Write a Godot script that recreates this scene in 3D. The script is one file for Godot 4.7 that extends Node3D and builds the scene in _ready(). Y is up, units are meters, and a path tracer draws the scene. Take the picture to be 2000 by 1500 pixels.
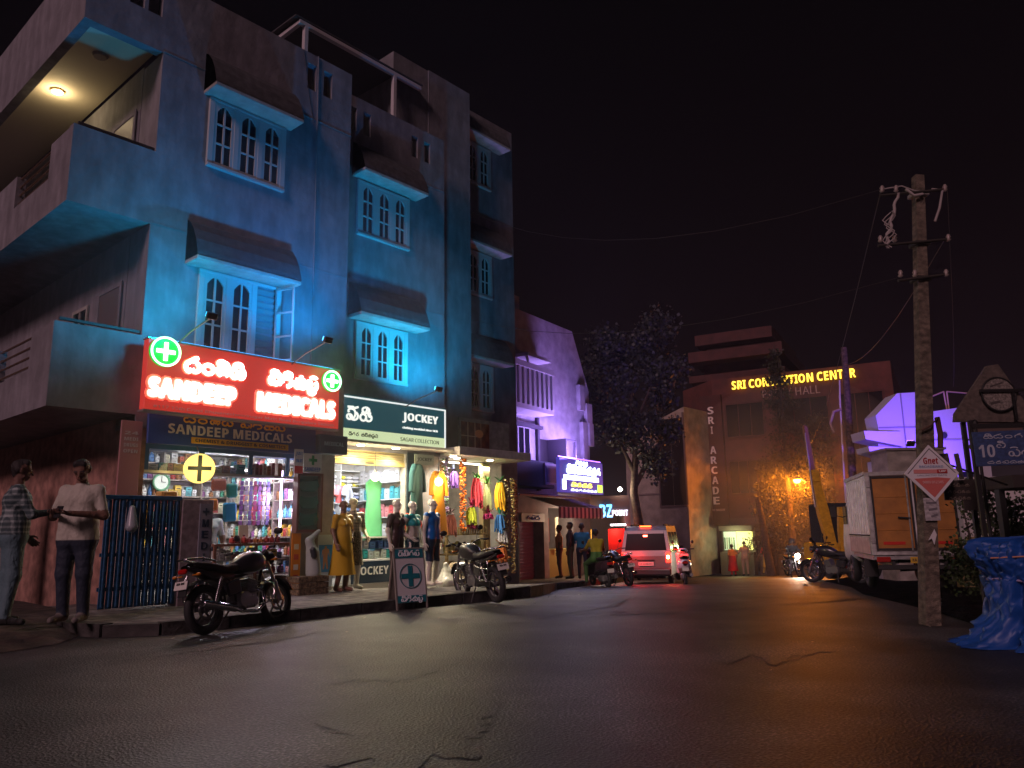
extends Node3D
# Night street corner with lit shops. x runs along the left-hand facades away from the viewer, z towards the street, y up, metres.

class M:
	var v := PackedVector3Array()
	var n := PackedVector3Array()
	var uv := PackedVector2Array()
	var c := PackedColorArray()
	var ix := PackedInt32Array()
	var col := Color.WHITE
	var tinted := false
	var xf := Transform3D()

	func at(t: Transform3D) -> M:
		xf = t
		return self

	func vert(p: Vector3, nn: Vector3, t := Vector2.ZERO) -> int:
		v.append(xf * p)
		n.append((xf.basis * nn).normalized())
		uv.append(t)
		c.append(col)
		return v.size() - 1

	# corners counter-clockwise as seen from the front
	func quad(a: Vector3, b: Vector3, cc: Vector3, d: Vector3) -> M:
		var nn := (b - a).cross(d - a)
		if nn.length_squared() < 1e-14:
			nn = (cc - b).cross(a - b)
		var s := vert(a, nn, Vector2(0, 1))
		vert(b, nn, Vector2(1, 1))
		vert(cc, nn, Vector2(1, 0))
		vert(d, nn, Vector2(0, 0))
		ix.append_array([s, s + 2, s + 1, s, s + 3, s + 2])
		return self

	func tri(a: Vector3, b: Vector3, cc: Vector3) -> M:
		var nn := (b - a).cross(cc - a)
		var s := vert(a, nn)
		vert(b, nn)
		vert(cc, nn)
		ix.append_array([s, s + 2, s + 1])
		return self

	# box between two corners; bev chamfers every edge
	func box(lo: Vector3, hi: Vector3, bev := 0.0) -> M:
		return bx((lo + hi) * 0.5, hi - lo, Basis(), bev)

	func bx(ctr: Vector3, size: Vector3, rot := Basis(), bev := 0.0) -> M:
		var keep := xf
		xf = xf * Transform3D(rot, ctr)
		var h := size * 0.5
		bev = minf(bev, minf(h.x, minf(h.y, h.z)) * 0.9)
		for ax in 3:
			var u := (ax + 1) % 3
			var w := (ax + 2) % 3
			for sg in [-1.0, 1.0]:
				var o := Vector3()
				o[ax] = h[ax] * sg
				var du := Vector3()
				du[u] = h[u] - bev
				var dw := Vector3()
				dw[w] = h[w] - bev
				if sg > 0:
					quad(o - du - dw, o + du - dw, o + du + dw, o - du + dw)
				else:
					quad(o - du - dw, o - du + dw, o + du + dw, o + du - dw)
		if bev > 0.0:
			for ax in 3:
				var u := (ax + 1) % 3
				var w := (ax + 2) % 3
				for su in [-1.0, 1.0]:
					for sw in [-1.0, 1.0]:
						var p := Vector3()
						var q := Vector3()
						p[u] = h[u] * su
						p[w] = (h[w] - bev) * sw
						q[u] = (h[u] - bev) * su
						q[w] = h[w] * sw
						var l := Vector3()
						l[ax] = h[ax] - bev
						if su * sw > 0:
							quad(p - l, q - l, q + l, p + l)
						else:
							quad(q - l, p - l, p + l, q + l)
			for sx in [-1.0, 1.0]:
				for sy in [-1.0, 1.0]:
					for sz in [-1.0, 1.0]:
						var i := Vector3((h.x - bev) * sx, (h.y - bev) * sy, (h.z - bev) * sz)
						var a := Vector3(h.x * sx, i.y, i.z)
						var b := Vector3(i.x, h.y * sy, i.z)
						var d := Vector3(i.x, i.y, h.z * sz)
						if sx * sy * sz > 0:
							tri(a, b, d)
						else:
							tri(a, d, b)
		xf = keep
		return self

	static func frame(dir: Vector3) -> Basis:
		var y := dir.normalized()
		var s := Vector3.RIGHT if absf(y.x) < 0.8 else Vector3.BACK
		var x := s.cross(y).normalized()
		return Basis(x, y, x.cross(y))

	func tube(a: Vector3, b: Vector3, ra: float, rb := -1.0, seg := 8, cap := true) -> M:
		if rb < 0.0:
			rb = ra
		var f := frame(b - a)
		var s := v.size()
		var slope := (ra - rb) / maxf((b - a).length(), 1e-5)
		for i in seg + 1:
			var t := TAU * i / seg
			var d := f.x * cos(t) + f.z * sin(t)
			vert(a + d * ra, d + f.y * slope, Vector2(float(i) / seg, 1))
			vert(b + d * rb, d + f.y * slope, Vector2(float(i) / seg, 0))
		for i in seg:
			var k := s + i * 2
			ix.append_array([k, k + 2, k + 1, k + 1, k + 2, k + 3])
		if cap:
			for e in 2:
				var ctr := a if e == 0 else b
				var r := ra if e == 0 else rb
				if r < 0.0005:
					continue
				var nn := -f.y if e == 0 else f.y
				var k := vert(ctr, nn, Vector2(0.5, 0.5))
				for i in seg + 1:
					var t := TAU * i / seg
					vert(ctr + (f.x * cos(t) + f.z * sin(t)) * r, nn, Vector2(0.5 + 0.5 * cos(t), 0.5 + 0.5 * sin(t)))
				for i in seg:
					if e == 0:
						ix.append_array([k, k + 2 + i, k + 1 + i])
					else:
						ix.append_array([k, k + 1 + i, k + 2 + i])
		return self

	func path(pts: Array, r: float, seg := 6, closed := false, r_end := -1.0) -> M:
		var m := pts.size()
		var s := v.size()
		var up := Vector3.ZERO
		for i in m:
			var p: Vector3 = pts[i]
			var p0: Vector3 = pts[(i - 1 + m) % m] if closed or i > 0 else p
			var p1: Vector3 = pts[(i + 1) % m] if closed or i < m - 1 else p
			var d := (p1 - p0).normalized()
			if up == Vector3.ZERO:
				up = frame(d).x
			up = (up - d * up.dot(d)).normalized()
			var w := d.cross(up)
			var rr := r if r_end < 0.0 else lerpf(r, r_end, float(i) / maxi(m - 1, 1))
			for k in seg:
				var t := TAU * k / seg
				var o := up * cos(t) + w * sin(t)
				vert(p + o * rr, o, Vector2(float(k) / seg, float(i)))
		var last := m if closed else m - 1
		for i in last:
			for k in seg:
				var a := s + i * seg + k
				var b := s + i * seg + (k + 1) % seg
				var a2 := s + ((i + 1) % m) * seg + k
				var b2 := s + ((i + 1) % m) * seg + (k + 1) % seg
				ix.append_array([a, a2, b, b, a2, b2])
		if not closed:
			for e in 2:
				var b0 := s if e == 0 else s + (m - 1) * seg
				for k in range(1, seg - 1):
					if e == 0:
						ix.append_array([b0, b0 + k, b0 + k + 1])
					else:
						ix.append_array([b0, b0 + k + 1, b0 + k])
		return self

	# profile: Vector2(radius, height) from bottom to top, around the y axis at o
	func lathe(prof: Array, o := Vector3.ZERO, seg := 16, sx := 1.0, sz := 1.0, wob := 0.0, waves := 9) -> M:
		var s := v.size()
		var m := prof.size()
		for i in m:
			var p: Vector2 = prof[i]
			var q0: Vector2 = prof[maxi(i - 1, 0)]
			var q1: Vector2 = prof[mini(i + 1, m - 1)]
			var sl := q1 - q0
			for k in seg + 1:
				var t := TAU * k / seg
				var rr := p.x * (1.0 + wob * sin(t * waves) * clampf(1.0 - float(i) / m, 0.0, 1.0))
				vert(o + Vector3(cos(t) * rr * sx, p.y, sin(t) * rr * sz), Vector3(cos(t) * sl.y / sx, -sl.x, sin(t) * sl.y / sz), Vector2(float(k) / seg, 1.0 - float(i) / (m - 1)))
		for i in m - 1:
			for k in seg:
				var a := s + i * (seg + 1) + k
				var b := a + seg + 1
				ix.append_array([a, a + 1, b, a + 1, b + 1, b])
		return self

	func ball(o: Vector3, r: Vector3, seg := 12, rings := 8) -> M:
		var s := v.size()
		for i in rings + 1:
			var p := PI * i / rings - PI / 2
			for k in seg + 1:
				var t := TAU * k / seg
				var d := Vector3(cos(p) * cos(t), sin(p), cos(p) * sin(t))
				vert(o + d * r, d / r, Vector2(float(k) / seg, 1.0 - float(i) / rings))
		for i in rings:
			for k in seg:
				var a := s + i * (seg + 1) + k
				var b := a + seg + 1
				ix.append_array([a, a + 1, b, a + 1, b + 1, b])
		return self

	# ring in the plane of f.x and f.z (axis f.y)
	func ring(o: Vector3, axis: Vector3, big: float, r: float, seg := 24, s2 := 8, flat := 1.0) -> M:
		var f := frame(axis)
		var s := v.size()
		for i in seg + 1:
			var t := TAU * i / seg
			var d := f.x * cos(t) + f.z * sin(t)
			for k in s2 + 1:
				var u := TAU * k / s2
				vert(o + d * (big + cos(u) * r) + f.y * sin(u) * r * flat, d * cos(u) + f.y * sin(u), Vector2(float(i) / seg, float(k) / s2))
		for i in seg:
			for k in s2:
				var a := s + i * (s2 + 1) + k
				var b := a + s2 + 1
				ix.append_array([a, b, a + 1, a + 1, b, b + 1])
		return self

	# polygon (counter-clockwise in x,y) pushed from z0 to z1
	func prism(poly: Array, z0: float, z1: float) -> M:
		var pp := PackedVector2Array(poly)
		if Geometry2D.is_polygon_clockwise(pp):
			pp.reverse()
		var t := Geometry2D.triangulate_polygon(pp)
		for i in range(0, t.size(), 3):
			var a := pp[t[i]]
			var b := pp[t[i + 1]]
			var d := pp[t[i + 2]]
			if (b - a).cross(d - a) < 0:
				var e := b
				b = d
				d = e
			tri(Vector3(a.x, a.y, z1), Vector3(b.x, b.y, z1), Vector3(d.x, d.y, z1))
			tri(Vector3(a.x, a.y, z0), Vector3(d.x, d.y, z0), Vector3(b.x, b.y, z0))
		for i in pp.size():
			var a := pp[i]
			var b := pp[(i + 1) % pp.size()]
			quad(Vector3(a.x, a.y, z0), Vector3(b.x, b.y, z0), Vector3(b.x, b.y, z1), Vector3(a.x, a.y, z1))
		return self

	func add(o: M, t: Transform3D) -> M:
		var s := v.size()
		for i in o.v.size():
			v.append(t * o.v[i])
			n.append((t.basis * o.n[i]).normalized())
			uv.append(o.uv[i])
			c.append(o.c[i])
		var flip := t.basis.determinant() < 0
		for i in range(0, o.ix.size(), 3):
			if flip:
				ix.append_array([s + o.ix[i], s + o.ix[i + 2], s + o.ix[i + 1]])
			else:
				ix.append_array([s + o.ix[i], s + o.ix[i + 1], s + o.ix[i + 2]])
		tinted = tinted or o.tinted
		return self

	func mesh() -> ArrayMesh:
		var a := []
		a.resize(Mesh.ARRAY_MAX)
		a[Mesh.ARRAY_VERTEX] = v
		a[Mesh.ARRAY_NORMAL] = n
		a[Mesh.ARRAY_TEX_UV] = uv
		if tinted:
			a[Mesh.ARRAY_COLOR] = c
		a[Mesh.ARRAY_INDEX] = ix
		var out := ArrayMesh.new()
		if v.size():
			out.add_surface_from_arrays(Mesh.PRIMITIVE_TRIANGLES, a)
		return out


var R := RandomNumberGenerator.new()
var names := {}
var mats := {}
var grains := {}


func v2(a: float, b: float) -> Vector2:
	return Vector2(a, b)


func b3(x: float, y: float, z: float, c: Vector3) -> Transform3D:
	return Transform3D(Basis.from_euler(Vector3(x, y, z)), c)


# how far from the viewer along the street, and the height of the road there: it runs level and then falls away
func away(x: float, z: float) -> float:
	return 0.753 * x - 0.658 * z


func road_y(x: float, z: float) -> float:
	var d := away(x, z)
	if d < 11.0:
		return 0.0
	if d < 15.0:
		return -0.005875 * (d - 11.0) * (d - 11.0)
	return -0.047 * (d - 13.0)


func on_road(x: float, z: float, up := 0.0) -> Vector3:
	return Vector3(x, road_y(x, z) + up, z)


# ---- materials
func grain(scale: float, lo: float, hi: float, kind := 0, seed_ := 1, octaves := 5) -> NoiseTexture2D:
	var key := [scale, lo, hi, kind, seed_]
	if grains.has(key):
		return grains[key]
	var f := FastNoiseLite.new()
	f.noise_type = FastNoiseLite.TYPE_SIMPLEX_SMOOTH if kind == 0 else FastNoiseLite.TYPE_CELLULAR
	f.frequency = scale
	f.fractal_octaves = octaves
	f.fractal_gain = 0.55
	f.seed = seed_
	var g := Gradient.new()
	g.offsets = PackedFloat32Array([0.15, 0.85])
	g.colors = PackedColorArray([Color(lo, lo, lo), Color(hi, hi, hi)])
	var t := NoiseTexture2D.new()
	t.width = 512
	t.height = 512
	t.seamless = true
	t.noise = f
	t.color_ramp = g
	grains[key] = t
	return t


# base colour in linear values; grainy: 0 plain, else the strength of the mottling
func mat(c: Color, rough := 0.8, metal := 0.0, grainy := 0.0, tile := 0.5, bump := 0.0) -> StandardMaterial3D:
	var key := [c, rough, metal, grainy, tile, bump]
	if mats.has(key):
		return mats[key]
	var m := StandardMaterial3D.new()
	m.albedo_color = c.linear_to_srgb()
	m.roughness = rough
	m.metallic = metal
	if grainy > 0.0:
		m.albedo_texture = grain(0.012, 1.0 - grainy, 1.0, 0, 3)
		m.uv1_triplanar = true
		m.uv1_world_triplanar = true
		m.uv1_scale = Vector3(tile, tile, tile)
		if bump > 0.0:
			m.heightmap_enabled = true
			m.heightmap_texture = grain(0.05, 0.0, 1.0, 0, 7)
			m.heightmap_scale = bump
	mats[key] = m
	return m


func lit(c: Color, e: float, base := Color(0.5, 0.5, 0.5)) -> StandardMaterial3D:
	var key := ["lit", c, e, base]
	if mats.has(key):
		return mats[key]
	var m := StandardMaterial3D.new()
	m.albedo_color = base.linear_to_srgb()
	m.roughness = 0.5
	m.emission_enabled = true
	m.emission = c.linear_to_srgb()
	m.emission_energy_multiplier = e
	mats[key] = m
	return m


func glass(tint: Color, alpha: float) -> StandardMaterial3D:
	var key := ["glass", tint, alpha]
	if mats.has(key):
		return mats[key]
	var m := StandardMaterial3D.new()
	m.transparency = BaseMaterial3D.TRANSPARENCY_ALPHA
	m.albedo_color = Color(tint, alpha)
	m.roughness = 0.03
	mats[key] = m
	return m


func tint_mat(rough := 0.8, key_ := "tint") -> StandardMaterial3D:
	var key := [key_, rough]
	if mats.has(key):
		return mats[key]
	var m := StandardMaterial3D.new()
	m.vertex_color_use_as_albedo = true
	m.roughness = rough
	mats[key] = m
	return m


# ---- objects
func numbered(s: String) -> String:
	var k: int = names.get(s, 0)
	names[s] = k + 1
	return s if k == 0 else "%s_%03d" % [s, k]


func tag(o: Node3D, label: String, category: String, group := "") -> Node3D:
	o.set_meta("label", label)
	o.set_meta("category", category)
	if group:
		o.set_meta("group", group)
	return o


func thing(called: String, label: String, category: String, at := Vector3.ZERO, turn := 0.0, group := "") -> Node3D:
	var o := Node3D.new()
	o.name = numbered(called)
	add_child(o)
	o.position = at
	o.rotation.y = turn
	return tag(o, label, category, group)


func whole(o: Node3D) -> Transform3D:
	var t := Transform3D()
	var p: Node = o
	while p is Node3D and p != self:
		t = (p as Node3D).transform * t
		p = p.get_parent()
	return t


# one named mesh; its shape is written in the scene's own metres and fitted under whatever holds it
func put(m: M, called: String, material: Material, parent: Node3D = null) -> MeshInstance3D:
	var o := MeshInstance3D.new()
	o.mesh = m.mesh()
	o.material_override = material
	if parent == null:
		o.name = numbered(called)
		add_child(o)
	else:
		var k: int = parent.get_meta("n_" + called, 0)
		parent.set_meta("n_" + called, k + 1)
		o.name = called if k == 0 else "%s_%03d" % [called, k]
		parent.add_child(o, true)
		o.transform = whole(parent).affine_inverse()
	return o


# the same, for a mesh that several things share
func put_mesh(mesh: Mesh, called: String, material: Material, parent: Node3D, t: Transform3D) -> MeshInstance3D:
	var o := MeshInstance3D.new()
	o.mesh = mesh
	o.material_override = material
	if parent == null:
		o.name = numbered(called)
		add_child(o)
		o.transform = t
	else:
		var k: int = parent.get_meta("n_" + called, 0)
		parent.set_meta("n_" + called, k + 1)
		o.name = called if k == 0 else "%s_%03d" % [called, k]
		parent.add_child(o, true)
		o.transform = whole(parent).affine_inverse() * t
	return o


func struct(m: M, called: String, material: Material, label := "") -> MeshInstance3D:
	var o := put(m, called, material)
	o.set_meta("kind", "structure")
	if label:
		o.set_meta("label", label)
	return o


func copy(o: Node3D, t: Transform3D, label: String) -> Node3D:
	var c: Node3D = o.duplicate()
	var s: String = String(o.name)
	if s.length() > 4 and s[-4] == "_" and s.right(3).is_valid_int():
		s = s.left(-4)
	c.name = numbered(s)
	add_child(c)
	c.transform = t
	if label:
		c.set_meta("label", label)
	return c


func omni(called: String, at: Vector3, c: Color, e: float, size := 0.05, rng := 12.0) -> OmniLight3D:
	var l := OmniLight3D.new()
	l.name = numbered(called)
	l.light_color = c.linear_to_srgb()
	l.light_energy = e
	l.light_size = size
	l.omni_range = rng
	l.omni_attenuation = 2.0
	l.shadow_enabled = true
	add_child(l)
	l.position = at
	return l


func spot(called: String, at: Vector3, to: Vector3, c: Color, e: float, angle := 50.0, size := 0.05, rng := 15.0) -> SpotLight3D:
	var l := SpotLight3D.new()
	l.name = numbered(called)
	l.light_color = c.linear_to_srgb()
	l.light_energy = e
	l.light_size = size
	l.spot_range = rng
	l.spot_attenuation = 2.0
	l.spot_angle = angle
	l.spot_angle_attenuation = 0.8
	l.shadow_enabled = true
	add_child(l)
	l.look_at_from_position(at, to, Vector3.UP if absf((to - at).normalized().y) < 0.95 else Vector3.RIGHT)
	return l


func area(called: String, at: Vector3, to: Vector3, w: float, h: float, c: Color, e: float, rng := 15.0) -> AreaLight3D:
	var l := AreaLight3D.new()
	l.name = numbered(called)
	l.light_color = c.linear_to_srgb()
	l.light_energy = e
	l.area_size = Vector2(w, h)
	l.area_range = rng
	l.area_attenuation = 2.0
	l.shadow_enabled = true
	add_child(l)
	l.look_at_from_position(at, to, Vector3.UP if absf((to - at).normalized().y) < 0.95 else Vector3.BACK)
	return l


# an added bank of haze that lends a light source its glow
func haze(called: String, label: String, at: Vector3, size: Vector3, density: float) -> void:
	var f := FogVolume.new()
	f.name = called
	f.shape = RenderingServer.FOG_VOLUME_SHAPE_ELLIPSOID
	f.size = size
	var m := FogMaterial.new()
	m.density = density
	m.albedo = Color(0.92, 0.93, 0.95)
	f.material = m
	add_child(f)
	f.position = at
	f.set_meta("kind", "stuff")
	f.set_meta("label", label)


# ---- lettering
var fonts := {}


func font(bold := true, serif := false) -> SystemFont:
	var k := [bold, serif]
	if not fonts.has(k):
		var f := SystemFont.new()
		f.font_names = PackedStringArray(["Droid Serif" if serif else "Droid Sans"])
		f.font_weight = 700 if bold else 400
		fonts[k] = f
	return fonts[k]


# text w wide and h tall (capitals), centred on t's origin, facing t's +z, thick metres deep
func text(m: M, s: String, w: float, h: float, thick: float, t: Transform3D, bold := true, serif := false) -> M:
	var tm := TextMesh.new()
	tm.font = font(bold, serif)
	tm.text = s
	tm.font_size = 32
	tm.pixel_size = 0.01
	tm.depth = 0.05
	tm.curve_step = 1.5
	var b := tm.get_aabb()
	if b.size.x < 0.0001 or tm.get_surface_count() == 0:
		return m
	var arr := tm.surface_get_arrays(0)
	var sc := Vector3(w / b.size.x, h / b.size.y, thick / maxf(b.size.z, 0.001))
	var ctr := b.get_center()
	var o := M.new()
	o.col = m.col
	var vs: PackedVector3Array = arr[Mesh.ARRAY_VERTEX]
	var ns: PackedVector3Array = arr[Mesh.ARRAY_NORMAL]
	for i in vs.size():
		o.vert((vs[i] - ctr) * sc, ns[i])
	if arr[Mesh.ARRAY_INDEX] != null and (arr[Mesh.ARRAY_INDEX] as PackedInt32Array).size():
		o.ix = arr[Mesh.ARRAY_INDEX]
	else:
		for i in vs.size():
			o.ix.append(i)
	m.add(o, m.xf * t)
	return m


# Kannada letters as pen strokes in a unit square: arcs are [cx, cy, rx, ry, from, to] in degrees, lines are [x0, y0, x1, y1]
const GLYPH := {
	"sa": [[.25, .32, .2, .3, 60, 330], [.68, .32, .25, .3, 200, 440], [.45, .62, .2, .12, 20, 200], [.45, .8, .8, .95]],
	"an": [[.5, .32, .34, .3, 0, 360]],
	"da": [[.48, .33, .38, .31, -60, 250], [.52, .34, .14, .14, 0, 360], [.3, .78, .72, .92]],
	"ii": [[.35, .85, .22, .14, 0, 300], [.7, .5, .16, .4, -90, 90]],
	"pa": [[.28, .34, .22, .32, 80, 360], [.72, .34, .22, .32, 180, 450], [.5, .5, .5, .3], [.3, .8, .75, .92]],
	"ma": [[.2, .28, .16, .24, 0, 360], [.55, .32, .2, .3, 170, 360], [.83, .42, .1, .36, -90, 140], [.3, .72, .8, .85]],
	"dda": [[.45, .32, .38, .31, -90, 200], [.45, .55, .18, .1, 0, 180], [.55, .82, .82, .95]],
	"i": [[.5, .8, .28, .2, -40, 240], [.66, .62, .82, .3]],
	"ka": [[.3, .26, .24, .24, 0, 360], [.72, .26, .24, .24, -180, 110], [.15, .58, .88, .62], [.5, .62, .62, .92]],
	"la": [[.24, .34, .18, .28, 0, 360], [.64, .34, .28, .32, 150, 420], [.62, .82, .25, .12, 0, 170]],
	"ja": [[.25, .2, .2, .18, 0, 360], [.6, .3, .3, .3, 170, 420], [.4, .62, .25, .16, 20, 220], [.6, .84, .9, .95]],
	"aa": [[.35, .45, .35, .42, -80, 120], [.1, .9, .55, .92]],
	"ga": [[.45, .3, .36, .36, -30, 210], [.35, .75, .7, .92]],
	"ra": [[.5, .3, .34, .3, 0, 360], [.35, .74, .75, .92]],
	"na": [[.28, .26, .22, .22, 0, 300], [.66, .4, .26, .38, -120, 120], [.3, .82, .75, .94]],
	"a": [[.26, .28, .2, .24, 0, 360], [.66, .36, .28, .34, 170, 450], [.5, .84, .3, .12, 0, 160]],
	"ee": [[.4, .85, .2, .14, 0, 320], [.75, .8, .16, .18, 100, 300]],
	"sub": [[.5, -.12, .26, .16, 90, 400]],
	"vi": [[.7, .95, .22, .1, -90, 160]],
	"sha": [[.28, .34, .22, .32, 80, 360], [.72, .34, .22, .32, 180, 450], [.3, .34, .7, .34], [.3, .8, .75, .92]],
}


func kannada(m: M, letters: Array, w: float, h: float, r: float, t: Transform3D) -> M:
	var keep := m.xf
	m.xf = keep * t
	var total := 0.0
	for l in letters:
		total += 0.0 if l.begins_with("+") else (0.6 if l == " " else 1.0)
	var step := w / total
	var x := -w / 2
	for l in letters:
		if l == " ":
			x += step * 0.6
			continue
		var over: bool = l.begins_with("+")
		var x0 := x - step if over else x
		for s in GLYPH[l.trim_prefix("+")]:
			var pts := []
			if s.size() == 4:
				pts = [Vector3(s[0], s[1], 0), Vector3((s[0] + s[2]) / 2, (s[1] + s[3]) / 2, 0), Vector3(s[2], s[3], 0)]
			else:
				var k := maxi(5, int(absf(s[5] - s[4]) / 26))
				for i in k + 1:
					var a := deg_to_rad(lerpf(s[4], s[5], float(i) / k))
					pts.append(Vector3(s[0] + s[2] * cos(a), s[1] + s[3] * sin(a), 0))
			for i in pts.size():
				pts[i] = Vector3(x0 + pts[i].x * step * 0.98, (pts[i].y - 0.45) * h, 0)
			m.path(pts, r, 6)
		if not over:
			x += step
	m.xf = keep
	return m


# ---- bodies: tapered capsules joined by a smooth minimum, meshed as surface nets
# bones: [from, to, radius at from, radius at to, region]
func body_mesh(bones: Array, cell: float, paint: Callable, k := 0.03) -> M:
	var lo := Vector3(1e9, 1e9, 1e9)
	var hi := -lo
	for b in bones:
		var rr: float = maxf(b[2], b[3])
		for e in 2:
			var p: Vector3 = b[e]
			lo = lo.min(p - Vector3(rr, rr, rr))
			hi = hi.max(p + Vector3(rr, rr, rr))
	var pad := cell * 2.5
	lo -= Vector3(pad, pad, pad)
	hi += Vector3(pad, pad, pad)
	var nx := int((hi.x - lo.x) / cell) + 2
	var ny := int((hi.y - lo.y) / cell) + 2
	var nz := int((hi.z - lo.z) / cell) + 2
	var f := PackedFloat32Array()
	f.resize(nx * ny * nz)
	f.fill(1.0)
	var who := PackedByteArray()
	who.resize(nx * ny * nz)
	var near := PackedFloat32Array()
	near.resize(nx * ny * nz)
	near.fill(1.0)
	var sy := nx
	var sz := nx * ny
	for bi in bones.size():
		var b: Array = bones[bi]
		var a: Vector3 = b[0]
		var d: Vector3 = b[1] - a
		var ra: float = b[2]
		var dr: float = b[3] - ra
		var dd := maxf(d.length_squared(), 1e-9)
		var reach: float = maxf(b[2], b[3]) + k + cell * 2.0
		var l := ((a.min(b[1]) - Vector3(reach, reach, reach) - lo) / cell).max(Vector3.ZERO)
		var h := (a.max(b[1]) + Vector3(reach, reach, reach) - lo) / cell
		var x0 := int(l.x)
		var x1 := mini(int(h.x) + 1, nx)
		for z in range(int(l.z), mini(int(h.z) + 1, nz)):
			for y in range(int(l.y), mini(int(h.y) + 1, ny)):
				var at := z * sz + y * sy
				var pz := Vector3(lo.x, lo.y + y * cell, lo.z + z * cell) - a
				for x in range(x0, x1):
					var p := Vector3(pz.x + x * cell, pz.y, pz.z)
					var t := clampf(p.dot(d) / dd, 0.0, 1.0)
					var s := (p - d * t).length() - ra - dr * t
					if s < near[at + x]:
						near[at + x] = s
						who[at + x] = bi
					var o := f[at + x]
					if absf(o - s) < k:
						var q := 0.5 + 0.5 * (o - s) / k
						f[at + x] = lerpf(o, s, q) - k * q * (1.0 - q)
					elif s < o:
						f[at + x] = s
	var m := M.new()
	m.tinted = true
	var at_cell := PackedInt32Array()
	at_cell.resize(nx * ny * nz)
	at_cell.fill(-1)
	var offs := [0, 1, sy, sy + 1, sz, sz + 1, sz + sy, sz + sy + 1]
	for z in nz - 1:
		for y in ny - 1:
			var row := z * sz + y * sy
			for x in nx - 1:
				var i := row + x
				var f0 := f[i]
				if f0 > cell * 2.0 or f0 < -cell * 2.0:
					continue
				var f1 := f[i + 1]
				var f2 := f[i + sy]
				var f3 := f[i + sy + 1]
				var f4 := f[i + sz]
				var f5 := f[i + sz + 1]
				var f6 := f[i + sz + sy]
				var f7 := f[i + sz + sy + 1]
				var neg := int(f0 < 0) + int(f1 < 0) + int(f2 < 0) + int(f3 < 0) + int(f4 < 0) + int(f5 < 0) + int(f6 < 0) + int(f7 < 0)
				if neg == 0 or neg == 8:
					continue
				var g := Vector3(f1 - f0 + f3 - f2 + f5 - f4 + f7 - f6, f2 - f0 + f3 - f1 + f6 - f4 + f7 - f5, f4 - f0 + f5 - f1 + f6 - f2 + f7 - f3) * 0.25
				var mean := (f0 + f1 + f2 + f3 + f4 + f5 + f6 + f7) * 0.125
				var gl := maxf(g.length_squared(), 1e-9)
				var o := (-g * mean / gl).clamp(Vector3(-.5, -.5, -.5), Vector3(.5, .5, .5))
				var p := lo + (Vector3(x + .5, y + .5, z + .5) + o) * cell
				m.col = paint.call(bones[who[i]][4], p)
				at_cell[i] = m.vert(p, g)
	for z in range(1, nz - 1):
		for y in range(1, ny - 1):
			var row := z * sz + y * sy
			for x in range(1, nx - 1):
				var i := row + x
				if at_cell[i] < 0:
					continue
				var s0 := f[i] < 0
				for ax in 3:
					var st: int = [1, sy, sz][ax]
					if s0 == (f[i + st] < 0):
						continue
					var u: int = [sy, sz, 1][ax]
					var w: int = [sz, 1, sy][ax]
					var a := at_cell[i]
					var b := at_cell[i - u]
					var c := at_cell[i - u - w]
					var e := at_cell[i - w]
					if a < 0 or b < 0 or c < 0 or e < 0:
						continue
					if s0:
						m.ix.append_array([a, c, b, a, e, c])
					else:
						m.ix.append_array([a, b, c, a, c, e])
	return m


var hand_m: M
var head_m := {}


# a relaxed right hand: wrist at the origin, fingers along -y, palm facing +x... thumb towards -z
func hand() -> M:
	if hand_m:
		return hand_m
	var bones := []
	for i in 4:
		var z := -0.028 + i * 0.019
		var ln: float = [0.072, 0.08, 0.075, 0.058][i]
		var k := Vector3(0.0, -0.088 + absf(i - 1.2) * 0.004, z)
		bones.append([Vector3(0, -0.015, z * 0.55), k, 0.0145, 0.0105, "skin"])
		var p1 := k + Vector3(0.007, -ln * 0.45, z * 0.1)
		var p2 := p1 + Vector3(0.014, -ln * 0.3, 0)
		bones.append([k, p1, 0.0095, 0.0085, "skin"])
		bones.append([p1, p2, 0.0085, 0.008, "skin"])
		bones.append([p2, p2 + Vector3(0.014, -ln * 0.2, 0), 0.008, 0.0065, "skin"])
	bones.append([Vector3(0, -0.02, -0.014), Vector3(0.012, -0.05, -0.046), 0.014, 0.0115, "skin"])
	bones.append([Vector3(0.012, -0.05, -0.046), Vector3(0.022, -0.078, -0.056), 0.0105, 0.009, "skin"])
	bones.append([Vector3(0.022, -0.078, -0.056), Vector3(0.03, -0.1, -0.052), 0.009, 0.007, "skin"])
	bones.append([Vector3(0, 0.02, 0), Vector3(0, -0.02, 0), 0.021, 0.022, "skin"])
	hand_m = body_mesh(bones, 0.0052, func(_r, _p): return Color.WHITE, 0.006)
	return hand_m


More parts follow.
